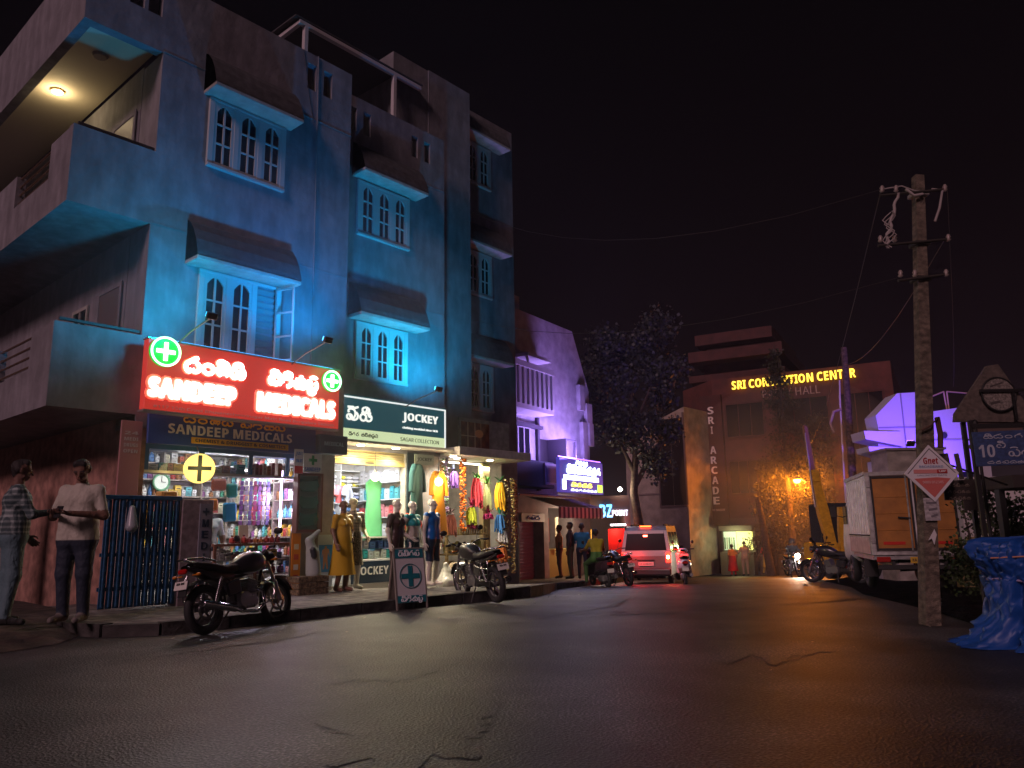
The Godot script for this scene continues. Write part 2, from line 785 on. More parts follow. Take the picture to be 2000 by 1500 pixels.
# a head with its neck hole at the origin, facing -z, 0.235 high; kind: "short", "bald", "bun", "dummy", "helmet"
func head(kind: String, skin: Color, hair: Color) -> M:
	var key := [kind, skin, hair]
	if head_m.has(key):
		return head_m[key]
	var b := [
		[Vector3(0, 0.145, 0.005), Vector3(0, 0.15, 0.028), 0.078, 0.074, "skin"], [Vector3(0, 0.075, -0.025), Vector3(0, 0.13, -0.012), 0.052, 0.068, "skin"],
		[Vector3(0, 0.045, -0.055), Vector3(0, 0.05, -0.05), 0.025, 0.03, "skin"], [Vector3(0, 0.118, -0.084), Vector3(0, 0.092, -0.1), 0.008, 0.013, "skin"],
		[Vector3(-0.024, 0.062, -0.076), Vector3(0.024, 0.062, -0.076), 0.008, 0.008, "lip"], [Vector3(-0.045, 0.13, -0.07), Vector3(0.045, 0.13, -0.07), 0.011, 0.011, "brow"],
		[Vector3(0, -0.02, 0.01), Vector3(0, 0.06, 0.008), 0.052, 0.05, "skin"],
		[Vector3(-0.074, 0.1, 0.008), Vector3(-0.08, 0.125, 0.012), 0.012, 0.015, "skin"], [Vector3(0.074, 0.1, 0.008), Vector3(0.08, 0.125, 0.012), 0.012, 0.015, "skin"],
	]
	if kind == "short" or kind == "bun":
		b.append([Vector3(0, 0.17, 0.022), Vector3(0, 0.158, 0.044), 0.074, 0.076, "hair"])
		b.append([Vector3(-0.028, 0.2, -0.012), Vector3(0.03, 0.202, -0.018), 0.04, 0.043, "hair"])
		b.append([Vector3(-0.05, 0.13, 0.04), Vector3(0.05, 0.13, 0.04), 0.042, 0.042, "hair"])
		b.append([Vector3(0, 0.075, 0.05), Vector3(0, 0.12, 0.06), 0.04, 0.05, "hair"])
	if kind == "bun":
		b.append([Vector3(0, 0.15, 0.12), Vector3(0, 0.13, 0.125), 0.042, 0.042, "hair"])
	if kind == "helmet":
		b.append([Vector3(0, 0.15, 0.01), Vector3(0, 0.16, 0.03), 0.118, 0.115, "hair"])
		b.append([Vector3(-0.06, 0.09, 0.02), Vector3(0.06, 0.09, 0.02), 0.07, 0.07, "hair"])
	var m := body_mesh(b, 0.0075, func(r, p):
		if r == "hair":
			return hair
		if kind != "dummy" and r == "brow":
			return hair if p.y > 0.131 and absf(p.x) > 0.012 and absf(p.x) < 0.05 else (Color(0.02, 0.015, 0.015) if absf(absf(p.x) - 0.03) < 0.013 and p.y < 0.124 else skin)
		if kind != "dummy" and r == "lip":
			return skin * Color(0.85, 0.55, 0.55)
		return skin, 0.016)
	head_m[key] = m
	return m


# a standing figure facing -z with its feet at y = 0; o: height, skin, top, bottom, shoe colours, kind of head, pose overrides
func figure(o: Dictionary) -> M:
	var h: float = o.get("h", 1.7) / 1.7
	var w: float = o.get("w", 1.0)
	var J := {
		"neck": Vector3(0, 1.44, 0.01), "head": Vector3(0, 1.475, -0.005), "chest": Vector3(0, 1.25, 0), "waist": Vector3(0, 1.03, 0), "hip": Vector3(0, 0.92, 0.005),
		"sl": Vector3(-0.18, 1.37, 0.01), "sr": Vector3(0.18, 1.37, 0.01), "el": Vector3(-0.25, 1.1, 0.03), "er": Vector3(0.25, 1.1, 0.03), "wl": Vector3(-0.26, 0.86, -0.03), "wr": Vector3(0.26, 0.86, -0.03),
		"hl": Vector3(-0.09, 0.9, 0), "hr": Vector3(0.09, 0.9, 0), "kl": Vector3(-0.11, 0.5, -0.015), "kr": Vector3(0.11, 0.5, -0.015), "al": Vector3(-0.11, 0.09, 0.03), "ar": Vector3(0.11, 0.09, 0.03),
		"tl": Vector3(-0.13, 0.035, -0.13), "tr": Vector3(0.13, 0.035, -0.13),
	}
	for k in o.get("pose", {}):
		J[k] = o.pose[k]
	var skin: Color = o.get("skin", Color(0.16, 0.085, 0.05))
	var top: Color = o.get("top", Color(0.3, 0.3, 0.3))
	var low: Color = o.get("bottom", Color(0.04, 0.045, 0.06))
	var shoe: Color = o.get("shoe", Color(0.02, 0.02, 0.02))
	var bare: bool = o.get("bare", false)      # arms bare from the shoulder
	var short_: bool = o.get("shorts", false)
	var long_: bool = o.get("long", false)     # long sleeves
	var loose: float = o.get("loose", 0.0)
	var fem: bool = o.get("fem", false)
	var b := [
		[J.neck, J.head, 0.052, 0.05, "skin"],
		[J.chest + Vector3(0, 0.13, 0), J.neck, 0.075, 0.05, "top"],
		[J.sl, J.sr, 0.062, 0.062, "top"],
		[Vector3(-0.085 * w, J.chest.y + 0.03, J.chest.z) + Vector3(J.chest.x, 0, 0), Vector3(0.085 * w, J.chest.y + 0.03, J.chest.z) + Vector3(J.chest.x, 0, 0), 0.118 * w, 0.118 * w, "top"],
		[J.chest + Vector3(-0.06 * w, 0, 0), J.waist + Vector3(-0.055 * w, 0, 0), 0.11 * w, 0.105 * w + loose, "top"],
		[J.chest + Vector3(0.06 * w, 0, 0), J.waist + Vector3(0.055 * w, 0, 0), 0.11 * w, 0.105 * w + loose, "top"],
		[J.waist + Vector3(-0.06, 0, 0), J.hl + Vector3(0.02, o.get("tail", 0.0), 0.005), 0.11 * w + loose, 0.115 * w + loose, "tail"],
		[J.waist + Vector3(0.06, 0, 0), J.hr + Vector3(-0.02, o.get("tail", 0.0), 0.005), 0.11 * w + loose, 0.115 * w + loose, "tail"],
		[J.hl, J.kl, 0.098 + loose * 0.6, 0.068 + loose * 0.5, "thigh"], [J.hr, J.kr, 0.098 + loose * 0.6, 0.068 + loose * 0.5, "thigh"],
		[J.kl, J.al, 0.064 + loose * 0.5, 0.046 + loose * 0.6, "shin"], [J.kr, J.ar, 0.064 + loose * 0.5, 0.046 + loose * 0.6, "shin"],
		[J.al + Vector3(0, -0.035, 0.02), J.tl, 0.045, 0.034, "shoe"], [J.ar + Vector3(0, -0.035, 0.02), J.tr, 0.045, 0.034, "shoe"],
		[J.sl, J.el, 0.06, 0.047, "arm"], [J.sr, J.er, 0.06, 0.047, "arm"],
		[J.el, J.wl, 0.043, 0.028, "fore"], [J.er, J.wr, 0.043, 0.028, "fore"],
	]
	if fem:
		b.append([J.chest + Vector3(-0.07, 0.03, -0.075), J.chest + Vector3(-0.07, 0.0, -0.085), 0.055, 0.06, "top"])
		b.append([J.chest + Vector3(0.07, 0.03, -0.075), J.chest + Vector3(0.07, 0.0, -0.085), 0.055, 0.06, "top"])
	var plaid: bool = o.get("plaid", false)
	var knee: float = (J.kl.y + J.kr.y) * 0.5
	var light: Color = o.get("check", Color(0.35, 0.4, 0.4))
	var belly: Color = o.get("belly", top)
	var tail_c: Color = o.get("tail_color", low)
	var m := body_mesh(b, o.get("cell", 0.014), func(r, p):
		match r:
			"skin":
				return skin
			"shoe":
				return shoe
			"thigh":
				return low
			"shin":
				return skin if short_ and p.y < knee + 0.06 else low
			"fore":
				return top if long_ and p.distance_to(J.wl) > 0.05 and p.distance_to(J.wr) > 0.05 else skin
			"arm":
				if bare or (not long_ and minf(p.distance_to(J.el), p.distance_to(J.er)) < 0.07):
					return skin
			"tail":
				if p.y < 0.97 + o.get("hem", 0.0):
					return tail_c
		if belly != top and p.y < 1.2:
			return belly
		if plaid:
			var gx := fposmod(p.x + p.z, 0.055) < 0.02
			var gy := fposmod(p.y, 0.055) < 0.02
			if gx and gy:
				return light
			if gx or gy:
				return top.lerp(light, 0.35)
		return top, o.get("blend", 0.035))
	var hd := head(o.get("head", "short"), skin, o.get("hair", Color(0.012, 0.01, 0.01)))
	var look: Vector3 = o.get("look", Vector3.ZERO)
	m.add(hd, Transform3D(Basis.from_euler(look), J.head))
	for s in 2:
		var wr: Vector3 = J.wl if s == 0 else J.wr
		var el: Vector3 = J.el if s == 0 else J.er
		var d := (el - wr).normalized()
		var fwd := Vector3(0, 0, -1) if absf(d.z) < 0.9 else Vector3(0, -1, 0)
		if o.has("palm"):
			fwd = o.palm
		var x := (d.cross(-fwd)).normalized()
		var bs := Basis(x, d, x.cross(d))
		if s == 0:
			pass
		else:
			bs = bs * Basis.from_scale(Vector3(-1, 1, 1))
		var hm := hand()
		var start := m.c.size()
		m.add(hm, Transform3D(bs, wr))
		for i in range(start, m.c.size()):
			m.c[i] = skin
	var sc := Transform3D(Basis.from_scale(Vector3(h, h, h)), Vector3.ZERO)
	var out := M.new()
	out.add(m, sc)
	return out


func person(label: String, at: Vector3, turn: float, o: Dictionary, called := "person", cat := "person", group := "") -> Node3D:
	var t := thing(called, label, cat, at, turn, group)
	var inst := MeshInstance3D.new()
	inst.mesh = figure(o).mesh()
	inst.material_override = tint_mat(o.get("rough", 0.75), "folds" if o.has("folds") else "tint")
	if o.has("folds"):
		var fm: StandardMaterial3D = inst.material_override
		fm.uv1_triplanar = true
		fm.uv1_scale = Vector3(1.5, 0.9, 1.5)
		fm.heightmap_enabled = true
		fm.heightmap_texture = grain(0.018, 0.0, 1.0, 0, 41, 3)
		fm.heightmap_scale = 0.9
	inst.name = "body"
	t.add_child(inst)
	return t


# a cloth that hangs round the body from y1 down to y0, in the person's own axes
func skirt(t: Node3D, called: String, y1: float, y0: float, r1: float, r0: float, material: Material, wob := 0.07, waves := 11, sz := 0.8, o := Vector3.ZERO) -> void:
	var m := M.new()
	m.at(whole(t))
	var pr := []
	for i in 9:
		var k := i / 8.0
		pr.append(v2(lerpf(r0, r1, pow(k, 0.8)), lerpf(y0, y1, k)))
	m.lathe(pr, o, 44, 1.0, sz, wob, waves)
	put(m, called, material, t)


# ---- vehicles, built at the origin heading +x with their wheels on y = 0
func road_wheel(t: Node3D, c: Vector3, r: float, wide: float, spokes := 5, bike := true) -> void:
	var rub := mat(Color(0.012, 0.012, 0.013), 0.75)
	var alloy := mat(Color(0.16, 0.16, 0.17), 0.4, 0.7)
	var w := thing_part(t, "wheel")
	put(M.new().ring(c, Vector3.BACK, r - wide * 0.5, wide * 0.5, 30, 10), "tyre", rub, w)
	var m := M.new()
	m.ring(c, Vector3.BACK, r - wide * 1.02, wide * 0.14, 30, 6, 2.2)
	m.tube(c - Vector3(0, 0, wide * 0.55), c + Vector3(0, 0, wide * 0.55), wide * 0.42, -1, 12)
	put(m, "rim", alloy, w)
	m = M.new()
	for i in spokes:
		var a := TAU * i / spokes + 0.3
		var d := Vector3(cos(a), sin(a), 0)
		m.bx(c + d * (r - wide) * 0.55, Vector3((r - wide) * 0.95, 0.026 if bike else 0.06, 0.02 if bike else wide * 0.5), Basis(Vector3.BACK, a), 0.004)
	put(m, "spokes" if false else "spoke", alloy, w)
	if bike:
		m = M.new()
		m.ring(c + Vector3(0, 0, 0.035), Vector3.BACK, r * 0.36, 0.02, 24, 4, 0.15)
		put(m, "brake_disc", mat(Color(0.4, 0.4, 0.4), 0.3, 0.9), w)


func thing_part(t: Node3D, called: String) -> Node3D:
	var o := Node3D.new()
	var k: int = t.get_meta("n_" + called, 0)
	t.set_meta("n_" + called, k + 1)
	o.name = called if k == 0 else "%s_%03d" % [called, k]
	t.add_child(o, true)
	return o


func motorcycle(called: String, label: String, paint: Color, group := "", plate := true) -> Node3D:
	var t := thing(called, label, "motorcycle", Vector3.ZERO, 0.0, group)
	var body := mat(paint, 0.22)
	body.clearcoat_enabled = true
	body.clearcoat = 0.8
	var black := mat(Color(0.014, 0.014, 0.015), 0.45)
	var matt := mat(Color(0.02, 0.02, 0.021), 0.8)
	var metal := mat(Color(0.32, 0.32, 0.33), 0.35, 0.85)
	var chrome := mat(Color(0.55, 0.55, 0.56), 0.15, 1.0)
	var fw := Vector3(0.64, 0.3, 0)
	var rw := Vector3(-0.62, 0.3, 0)
	road_wheel(t, fw, 0.3, 0.085)
	road_wheel(t, rw, 0.3, 0.1)
	var m := M.new()
	for s in [-1.0, 1.0]:
		m.tube(fw + Vector3(0, 0, s * 0.085), Vector3(0.42, 0.82, s * 0.085), 0.026, 0.02, 10)
		m.tube(fw + Vector3(0, 0, s * 0.085), Vector3(0.535, 0.56, s * 0.085), 0.031, 0.031, 10)
	m.bx(Vector3(0.425, 0.8, 0), Vector3(0.07, 0.035, 0.2), Basis(Vector3.BACK, 0.4), 0.008)
	m.bx(Vector3(0.465, 0.7, 0), Vector3(0.06, 0.03, 0.2), Basis(Vector3.BACK, 0.4), 0.008)
	m.tube(fw - Vector3(0, 0, 0.1), fw + Vector3(0, 0, 0.1), 0.012, -1, 8)
	put(m, "fork", metal, t)
	m = M.new()
	for i in 9:
		var a0 := 0.35 + i * 0.22
		var a1 := a0 + 0.22
		var p := fw + Vector3(cos(a0), sin(a0), 0) * 0.325
		var q := fw + Vector3(cos(a1), sin(a1), 0) * 0.325
		m.quad(p + Vector3(0, 0, 0.06), q + Vector3(0, 0, 0.06), q - Vector3(0, 0, 0.06), p - Vector3(0, 0, 0.06))
		for s in [-1.0, 1.0]:
			var dn := Vector3(0, 0, s * 0.06)
			var i0 := fw + Vector3(cos(a0), sin(a0), 0) * 0.3 + dn * 1.08
			var i1 := fw + Vector3(cos(a1), sin(a1), 0) * 0.3 + dn * 1.08
			m.quad(p + dn, i0, i1, q + dn)
	put(m, "front_mudguard", body, t)
	# frame and swing arm
	m = M.new()
	m.path([Vector3(0.42, 0.78, 0), Vector3(0.3, 0.72, 0), Vector3(0.0, 0.66, 0), Vector3(-0.25, 0.66, 0), Vector3(-0.72, 0.76, 0)], 0.022, 8)
	m.path([Vector3(0.4, 0.72, 0), Vector3(0.32, 0.5, 0), Vector3(0.24, 0.3, 0), Vector3(0.0, 0.24, 0), Vector3(-0.2, 0.28, 0)], 0.02, 8)
	for s in [-1.0, 1.0]:
		m.path([Vector3(-0.18, 0.34, s * 0.09), Vector3(-0.2, 0.55, s * 0.09), Vector3(-0.35, 0.66, s * 0.09)], 0.016, 6)
		m.bx(Vector3(-0.41, 0.315, s * 0.1), Vector3(0.46, 0.045, 0.022), Basis(Vector3.BACK, 0.06), 0.006)
	put(m, "frame", black, t)
	m = M.new()
	for s in [-1.0, 1.0]:
		m.tube(Vector3(-0.56, 0.36, s * 0.125), Vector3(-0.44, 0.66, s * 0.125), 0.02, 0.02, 8)
		for i in 9:
			m.ring(Vector3(-0.56, 0.36, s * 0.125).lerp(Vector3(-0.44, 0.66, s * 0.125), 0.25 + i * 0.075), Vector3(0.12, 0.3, 0), 0.027, 0.0065, 10, 4)
	put(m, "shock_absorber", chrome, t)
	# engine
	m = M.new()
	m.bx(Vector3(0.04, 0.36, 0), Vector3(0.36, 0.22, 0.2), Basis(), 0.04)
	m.bx(Vector3(0.13, 0.52, 0), Vector3(0.15, 0.2, 0.15), Basis(Vector3.BACK, -0.25), 0.015)
	for i in 6:
		m.bx(Vector3(0.118 + i * 0.007, 0.46 + i * 0.026, 0), Vector3(0.2, 0.011, 0.2), Basis(Vector3.BACK, -0.25), 0.003)
	m.tube(Vector3(-0.03, 0.36, -0.12), Vector3(-0.03, 0.36, 0.12), 0.1, -1, 18)
	m.tube(Vector3(0.12, 0.33, -0.115), Vector3(0.12, 0.33, 0.115), 0.07, -1, 16)
	put(m, "engine", metal, t)
	m = M.new()
	m.path([Vector3(0.2, 0.5, 0.06), Vector3(0.3, 0.44, 0.09), Vector3(0.29, 0.28, 0.12), Vector3(0.15, 0.2, 0.13), Vector3(-0.15, 0.22, 0.14), Vector3(-0.3, 0.27, 0.15)], 0.021, 8)
	m.tube(Vector3(-0.26, 0.26, 0.15), Vector3(-0.8, 0.37, 0.16), 0.042, 0.052, 14)
	m.tube(Vector3(-0.8, 0.37, 0.16), Vector3(-0.83, 0.376, 0.16), 0.035, 0.028, 12)
	put(m, "exhaust", chrome, t)
	# tank: cross sections along x
	m = loft([
		[0.43, 0.78, 0.84, 0.05], [0.4, 0.74, 0.91, 0.1], [0.3, 0.7, 0.965, 0.135], [0.15, 0.68, 0.97, 0.145], [0.02, 0.68, 0.93, 0.13], [-0.1, 0.69, 0.86, 0.085], [-0.14, 0.7, 0.83, 0.05]])
	put(m, "fuel_tank", body, t)
	put(M.new().tube(Vector3(0.22, 0.96, 0), Vector3(0.22, 0.982, 0), 0.035, 0.03, 14), "filler_cap", chrome, t)
	m = loft([[-0.08, 0.72, 0.83, 0.08], [-0.15, 0.71, 0.82, 0.11], [-0.35, 0.71, 0.81, 0.13], [-0.5, 0.73, 0.84, 0.135], [-0.62, 0.76, 0.86, 0.125], [-0.78, 0.79, 0.87, 0.1], [-0.82, 0.8, 0.86, 0.06]])
	put(m, "seat", matt, t)
	m = loft([[-0.2, 0.6, 0.72, 0.1], [-0.35, 0.6, 0.73, 0.12], [-0.55, 0.64, 0.75, 0.115], [-0.75, 0.71, 0.79, 0.09], [-0.9, 0.77, 0.83, 0.06]])
	put(m, "tail_panel", body, t)
	for s in [-0.1, 0.1]:
		put(M.new().bx(Vector3(-0.22, 0.52, s), Vector3(0.24, 0.18, 0.04), Basis(Vector3.BACK, 0.2), 0.02), "side_panel", body, t)
	m = M.new()
	m.path([Vector3(-0.55, 0.86, 0.14), Vector3(-0.75, 0.9, 0.14), Vector3(-0.9, 0.9, 0.1), Vector3(-0.94, 0.9, 0), Vector3(-0.9, 0.9, -0.1), Vector3(-0.75, 0.9, -0.14), Vector3(-0.55, 0.86, -0.14)], 0.013, 8)
	put(m, "grab_rail", chrome, t)
	m = M.new()
	for i in 8:
		var a0 := 0.5 + i * 0.24
		var a1 := a0 + 0.24
		m.bx(rw + Vector3(cos((a0 + a1) / 2), sin((a0 + a1) / 2), 0) * 0.345, Vector3(0.012, 0.09, 0.14), Basis(Vector3.BACK, (a0 + a1) / 2), 0.003)
	m.bx(Vector3(-0.93, 0.56, 0), Vector3(0.02, 0.2, 0.13), Basis(Vector3.BACK, -0.3), 0.004)
	put(m, "rear_mudguard", black, t)
	put(M.new().bx(Vector3(-0.93, 0.76, 0), Vector3(0.05, 0.06, 0.13), Basis(Vector3.BACK, -0.25), 0.015), "tail_light", mat(Color(0.35, 0.01, 0.01), 0.15), t)
	if plate:
		var p := put(M.new().bx(Vector3(-0.965, 0.6, 0), Vector3(0.008, 0.1, 0.2), Basis(Vector3.BACK, -0.3)), "number_plate", mat(Color(0.62, 0.6, 0.55), 0.5), t)
		put(text(M.new(), "KA 04", 0.12, 0.028, 0.004, Transform3D(Basis(Vector3.BACK, -0.3) * Basis(Vector3.UP, -PI / 2), Vector3(-0.971, 0.622, 0))), "plate_text", matt, p)
	for s in [-1.0, 1.0]:
		put(M.new().tube(Vector3(-0.86, 0.71, s * 0.08), Vector3(-0.87, 0.71, s * 0.17), 0.008, 0.008, 6).ball(Vector3(-0.875, 0.71, s * 0.19), Vector3(0.03, 0.022, 0.032), 8, 6), "indicator", mat(Color(0.5, 0.16, 0.01), 0.2), t)
		put(M.new().tube(Vector3(0.5, 0.84, s * 0.08), Vector3(0.5, 0.84, s * 0.14), 0.008, 0.008, 6).ball(Vector3(0.5, 0.84, s * 0.16), Vector3(0.03, 0.022, 0.032), 8, 6), "indicator", mat(Color(0.5, 0.16, 0.01), 0.2), t)
		var mr := put(M.new().path([Vector3(0.36, 0.99, s * 0.25), Vector3(0.38, 1.08, s * 0.29), Vector3(0.36, 1.16, s * 0.34)], 0.006, 6), "mirror", black, t)
		put(M.new().at(b3(0, s * 0.25, 0.15, Vector3(0.36, 1.19, s * 0.36))).ball(Vector3.ZERO, Vector3(0.022, 0.048, 0.065), 12, 8), "mirror_shell", black, mr)
		put(M.new().tube(Vector3(0.22, 0.985, s * 0.32), Vector3(0.2, 0.98, s * 0.42), 0.018, 0.018, 8), "grip", matt, t)
		put(M.new().path([Vector3(0.31, 1.0, s * 0.27), Vector3(0.29, 0.985, s * 0.35), Vector3(0.25, 0.98, s * 0.41)], 0.006, 5), "lever", metal, t)
		put(M.new().bx(Vector3(-0.05, 0.27, s * 0.2), Vector3(0.04, 0.025, 0.12), Basis(), 0.006), "footrest", matt, t)
	m = M.new()
	m.path([Vector3(0.2, 0.98, 0.42), Vector3(0.27, 1.0, 0.28), Vector3(0.36, 0.93, 0.12), Vector3(0.38, 0.9, 0), Vector3(0.36, 0.93, -0.12), Vector3(0.27, 1.0, -0.28), Vector3(0.2, 0.98, -0.42)], 0.012, 8)
	put(m, "handlebar", black, t)
	m = M.new()
	m.at(b3(0, 0, -0.08, Vector3(0.5, 0.87, 0)))
	m.tube(Vector3(-0.08, 0, 0), Vector3(0.06, 0, 0), 0.05, 0.095, 18)
	put(m, "headlamp", black, t)
	put(M.new().at(b3(0, 0, -0.08, Vector3(0.5, 0.87, 0))).ball(Vector3(0.058, 0, 0), Vector3(0.03, 0.09, 0.09), 16, 8), "headlamp_lens", mat(Color(0.55, 0.56, 0.58), 0.06, 0.4), t)
	m = M.new()
	for s in [-1.0, 1.0]:
		m.tube(Vector3(0.42, 0.95, s * 0.05), Vector3(0.46, 0.93, s * 0.05), 0.04, 0.04, 12)
	put(m, "speedometer", black, t)
	m = M.new()
	m.path([Vector3(0.33, 0.58, 0.05), Vector3(0.34, 0.52, 0.24), Vector3(0.3, 0.4, 0.29), Vector3(0.28, 0.3, 0.24), Vector3(0.26, 0.28, 0.05)], 0.012, 8)
	m.path([Vector3(0.33, 0.58, -0.05), Vector3(0.34, 0.52, -0.24), Vector3(0.3, 0.4, -0.29), Vector3(0.28, 0.3, -0.24), Vector3(0.26, 0.28, -0.05)], 0.012, 8)
	put(m, "crash_guard", chrome, t)
	m = M.new()
	m.path([Vector3(-0.55, 0.72, -0.16), Vector3(-0.5, 0.5, -0.2), Vector3(-0.45, 0.38, -0.2), Vector3(-0.75, 0.42, -0.2), Vector3(-0.78, 0.6, -0.18), Vector3(-0.72, 0.72, -0.15)], 0.009, 6)
	m.path([Vector3(-0.52, 0.6, -0.19), Vector3(-0.77, 0.58, -0.19)], 0.007, 5)
	m.path([Vector3(-0.5, 0.48, -0.2), Vector3(-0.77, 0.5, -0.2)], 0.007, 5)
	put(m, "saree_guard", chrome, t)
	m = M.new()
	m.bx(Vector3(-0.42, 0.34, -0.115), Vector3(0.5, 0.1, 0.02), Basis(Vector3.BACK, 0.06), 0.008)
	put(m, "chain_case", black, t)
	put(M.new().path([Vector3(-0.1, 0.26, -0.1), Vector3(-0.14, 0.12, -0.2), Vector3(-0.16, 0.005, -0.26)], 0.011, 6), "side_stand", black, t)
	return t


# a body through rounded cross sections: [x, y low, y high, half width]
func loft(sec: Array, e := 2.6) -> M:
	var m := M.new()
	var seg := 20
	var pts := []
	for s in sec:
		var row := []
		for k in seg:
			var a := TAU * k / seg
			var ca := cos(a)
			var sa := sin(a)
			row.append(Vector3(s[0], (s[1] + s[2]) / 2 + signf(sa) * pow(absf(sa), 2 / e) * (s[2] - s[1]) / 2, signf(ca) * pow(absf(ca), 2 / e) * s[3]))
		pts.append(row)
	for i in sec.size():
		for k in seg:
			var du: Vector3 = pts[i][(k + 1) % seg] - pts[i][(k + seg - 1) % seg]
			var dx: Vector3 = pts[mini(i + 1, sec.size() - 1)][k] - pts[maxi(i - 1, 0)][k]
			var nn := du.cross(dx)
			var ctr := Vector3(sec[i][0], (sec[i][1] + sec[i][2]) / 2, 0)
			if nn.dot(pts[i][k] - ctr) < 0:
				nn = -nn
			m.vert(pts[i][k], nn, v2(float(k) / seg, float(i)))
	var back: bool = sec[0][0] > sec[-1][0]
	for i in sec.size() - 1:
		for k in seg:
			var a := i * seg + k
			var b := i * seg + (k + 1) % seg
			if back:
				m.ix.append_array([a, b, a + seg, b, b + seg, a + seg])
			else:
				m.ix.append_array([a, a + seg, b, b, a + seg, b + seg])
	for i in range(0, m.ix.size(), 3):
		var p0 := m.v[m.ix[i]]
		if (m.v[m.ix[i + 2]] - p0).cross(m.v[m.ix[i + 1]] - p0).dot(m.n[m.ix[i]] + m.n[m.ix[i + 1]] + m.n[m.ix[i + 2]]) < 0.0:
			var w := m.ix[i + 1]
			m.ix[i + 1] = m.ix[i + 2]
			m.ix[i + 2] = w
	for e2 in 2:
		var i := 0 if e2 == 0 else sec.size() - 1
		var nn := Vector3(1, 0, 0) if (e2 == 0) == back else Vector3(-1, 0, 0)
		var c := m.vert(Vector3(sec[i][0], (sec[i][1] + sec[i][2]) / 2, 0), nn)
		var s0 := m.v.size()
		for k in seg:
			m.vert(pts[i][k], nn)
		for k in seg:
			if nn.x < 0:
				m.ix.append_array([c, s0 + k, s0 + (k + 1) % seg])
			else:
				m.ix.append_array([c, s0 + (k + 1) % seg, s0 + k])
	return m


func scooter(called: String, label: String, paint: Color, group := "") -> Node3D:
	var t := thing(called, label, "scooter", Vector3.ZERO, 0.0, group)
	var body := mat(paint, 0.25)
	var black := mat(Color(0.014, 0.014, 0.015), 0.5)
	road_wheel(t, Vector3(0.6, 0.22, 0), 0.22, 0.09)
	road_wheel(t, Vector3(-0.6, 0.22, 0), 0.22, 0.09)
	put(loft([[-0.92, 0.55, 0.7, 0.06], [-0.85, 0.45, 0.73, 0.14], [-0.6, 0.4, 0.74, 0.19], [-0.3, 0.34, 0.72, 0.2], [-0.12, 0.3, 0.6, 0.17], [-0.05, 0.28, 0.36, 0.17]]), "rear_body", body, t)
	put(loft([[-0.05, 0.7, 0.76, 0.1], [-0.2, 0.71, 0.79, 0.14], [-0.5, 0.72, 0.8, 0.15], [-0.8, 0.74, 0.83, 0.13], [-0.88, 0.76, 0.82, 0.08]]), "seat", black, t)
	put(M.new().bx(Vector3(0.12, 0.28, 0), Vector3(0.5, 0.06, 0.34), Basis(), 0.02), "floorboard", black, t)
	var m := M.new()
	m.bx(Vector3(0.38, 0.58, 0), Vector3(0.06, 0.62, 0.4), Basis(Vector3.BACK, 0.22), 0.03)
	put(m, "leg_shield", body, t)
	put(M.new().bx(Vector3(0.46, 0.62, 0), Vector3(0.08, 0.4, 0.2), Basis(Vector3.BACK, 0.22), 0.035), "front_apron", body, t)
	m = M.new()
	for i in 6:
		var a := 0.5 + i * 0.36
		m.bx(Vector3(0.6, 0.22, 0) + Vector3(cos(a), sin(a), 0) * 0.245, Vector3(0.014, 0.1, 0.13), Basis(Vector3.BACK, a), 0.004)
	put(m, "front_mudguard", body, t)
	m = M.new()
	for s in [-1.0, 1.0]:
		m.tube(Vector3(0.6, 0.22, s * 0.07), Vector3(0.5, 0.5, s * 0.05), 0.018, 0.018, 8)
	put(m, "fork", black, t)
	put(loft([[0.2, 0.92, 0.98, 0.08], [0.26, 0.88, 1.02, 0.14], [0.34, 0.87, 1.02, 0.15], [0.4, 0.9, 0.99, 0.1]]), "headlamp_cowl", body, t)
	put(M.new().ball(Vector3(0.39, 0.945, 0), Vector3(0.03, 0.05, 0.08), 12, 8), "headlamp_lens", mat(Color(0.5, 0.5, 0.52), 0.08, 0.3), t)
	put(M.new().path([Vector3(0.2, 1.0, 0.33), Vector3(0.27, 0.98, 0.18), Vector3(0.3, 0.96, 0), Vector3(0.27, 0.98, -0.18), Vector3(0.2, 1.0, -0.33)], 0.014, 8), "handlebar", black, t)
	for s in [-1.0, 1.0]:
		var mr := put(M.new().path([Vector3(0.27, 1.0, s * 0.2), Vector3(0.26, 1.12, s * 0.26), Vector3(0.25, 1.17, s * 0.28)], 0.006, 5), "mirror", black, t)
		put(M.new().ball(Vector3(0.25, 1.2, s * 0.29), Vector3(0.018, 0.05, 0.045), 10, 6), "mirror_shell", black, mr)
	put(M.new().bx(Vector3(-0.93, 0.64, 0), Vector3(0.04, 0.07, 0.16), Basis(), 0.012), "tail_light", mat(Color(0.35, 0.01, 0.01), 0.15), t)
	put(M.new().bx(Vector3(-0.93, 0.46, 0), Vector3(0.01, 0.1, 0.18)), "number_plate", mat(Color(0.6, 0.58, 0.52), 0.5), t)
	put(M.new().tube(Vector3(-0.35, 0.24, 0.15), Vector3(-0.85, 0.3, 0.16), 0.045, 0.05, 12), "exhaust", mat(Color(0.2, 0.2, 0.2), 0.4, 0.6), t)
	put(M.new().path([Vector3(-0.62, 0.82, 0.13), Vector3(-0.85, 0.9, 0.12), Vector3(-0.92, 0.9, 0), Vector3(-0.85, 0.9, -0.12), Vector3(-0.62, 0.82, -0.13)], 0.011, 6), "grab_rail", black, t)
	put(M.new().bx(Vector3(-0.4, 0.24, -0.05), Vector3(0.42, 0.18, 0.16), Basis(), 0.04), "engine", mat(Color(0.18, 0.18, 0.18), 0.5, 0.6), t)
	return t


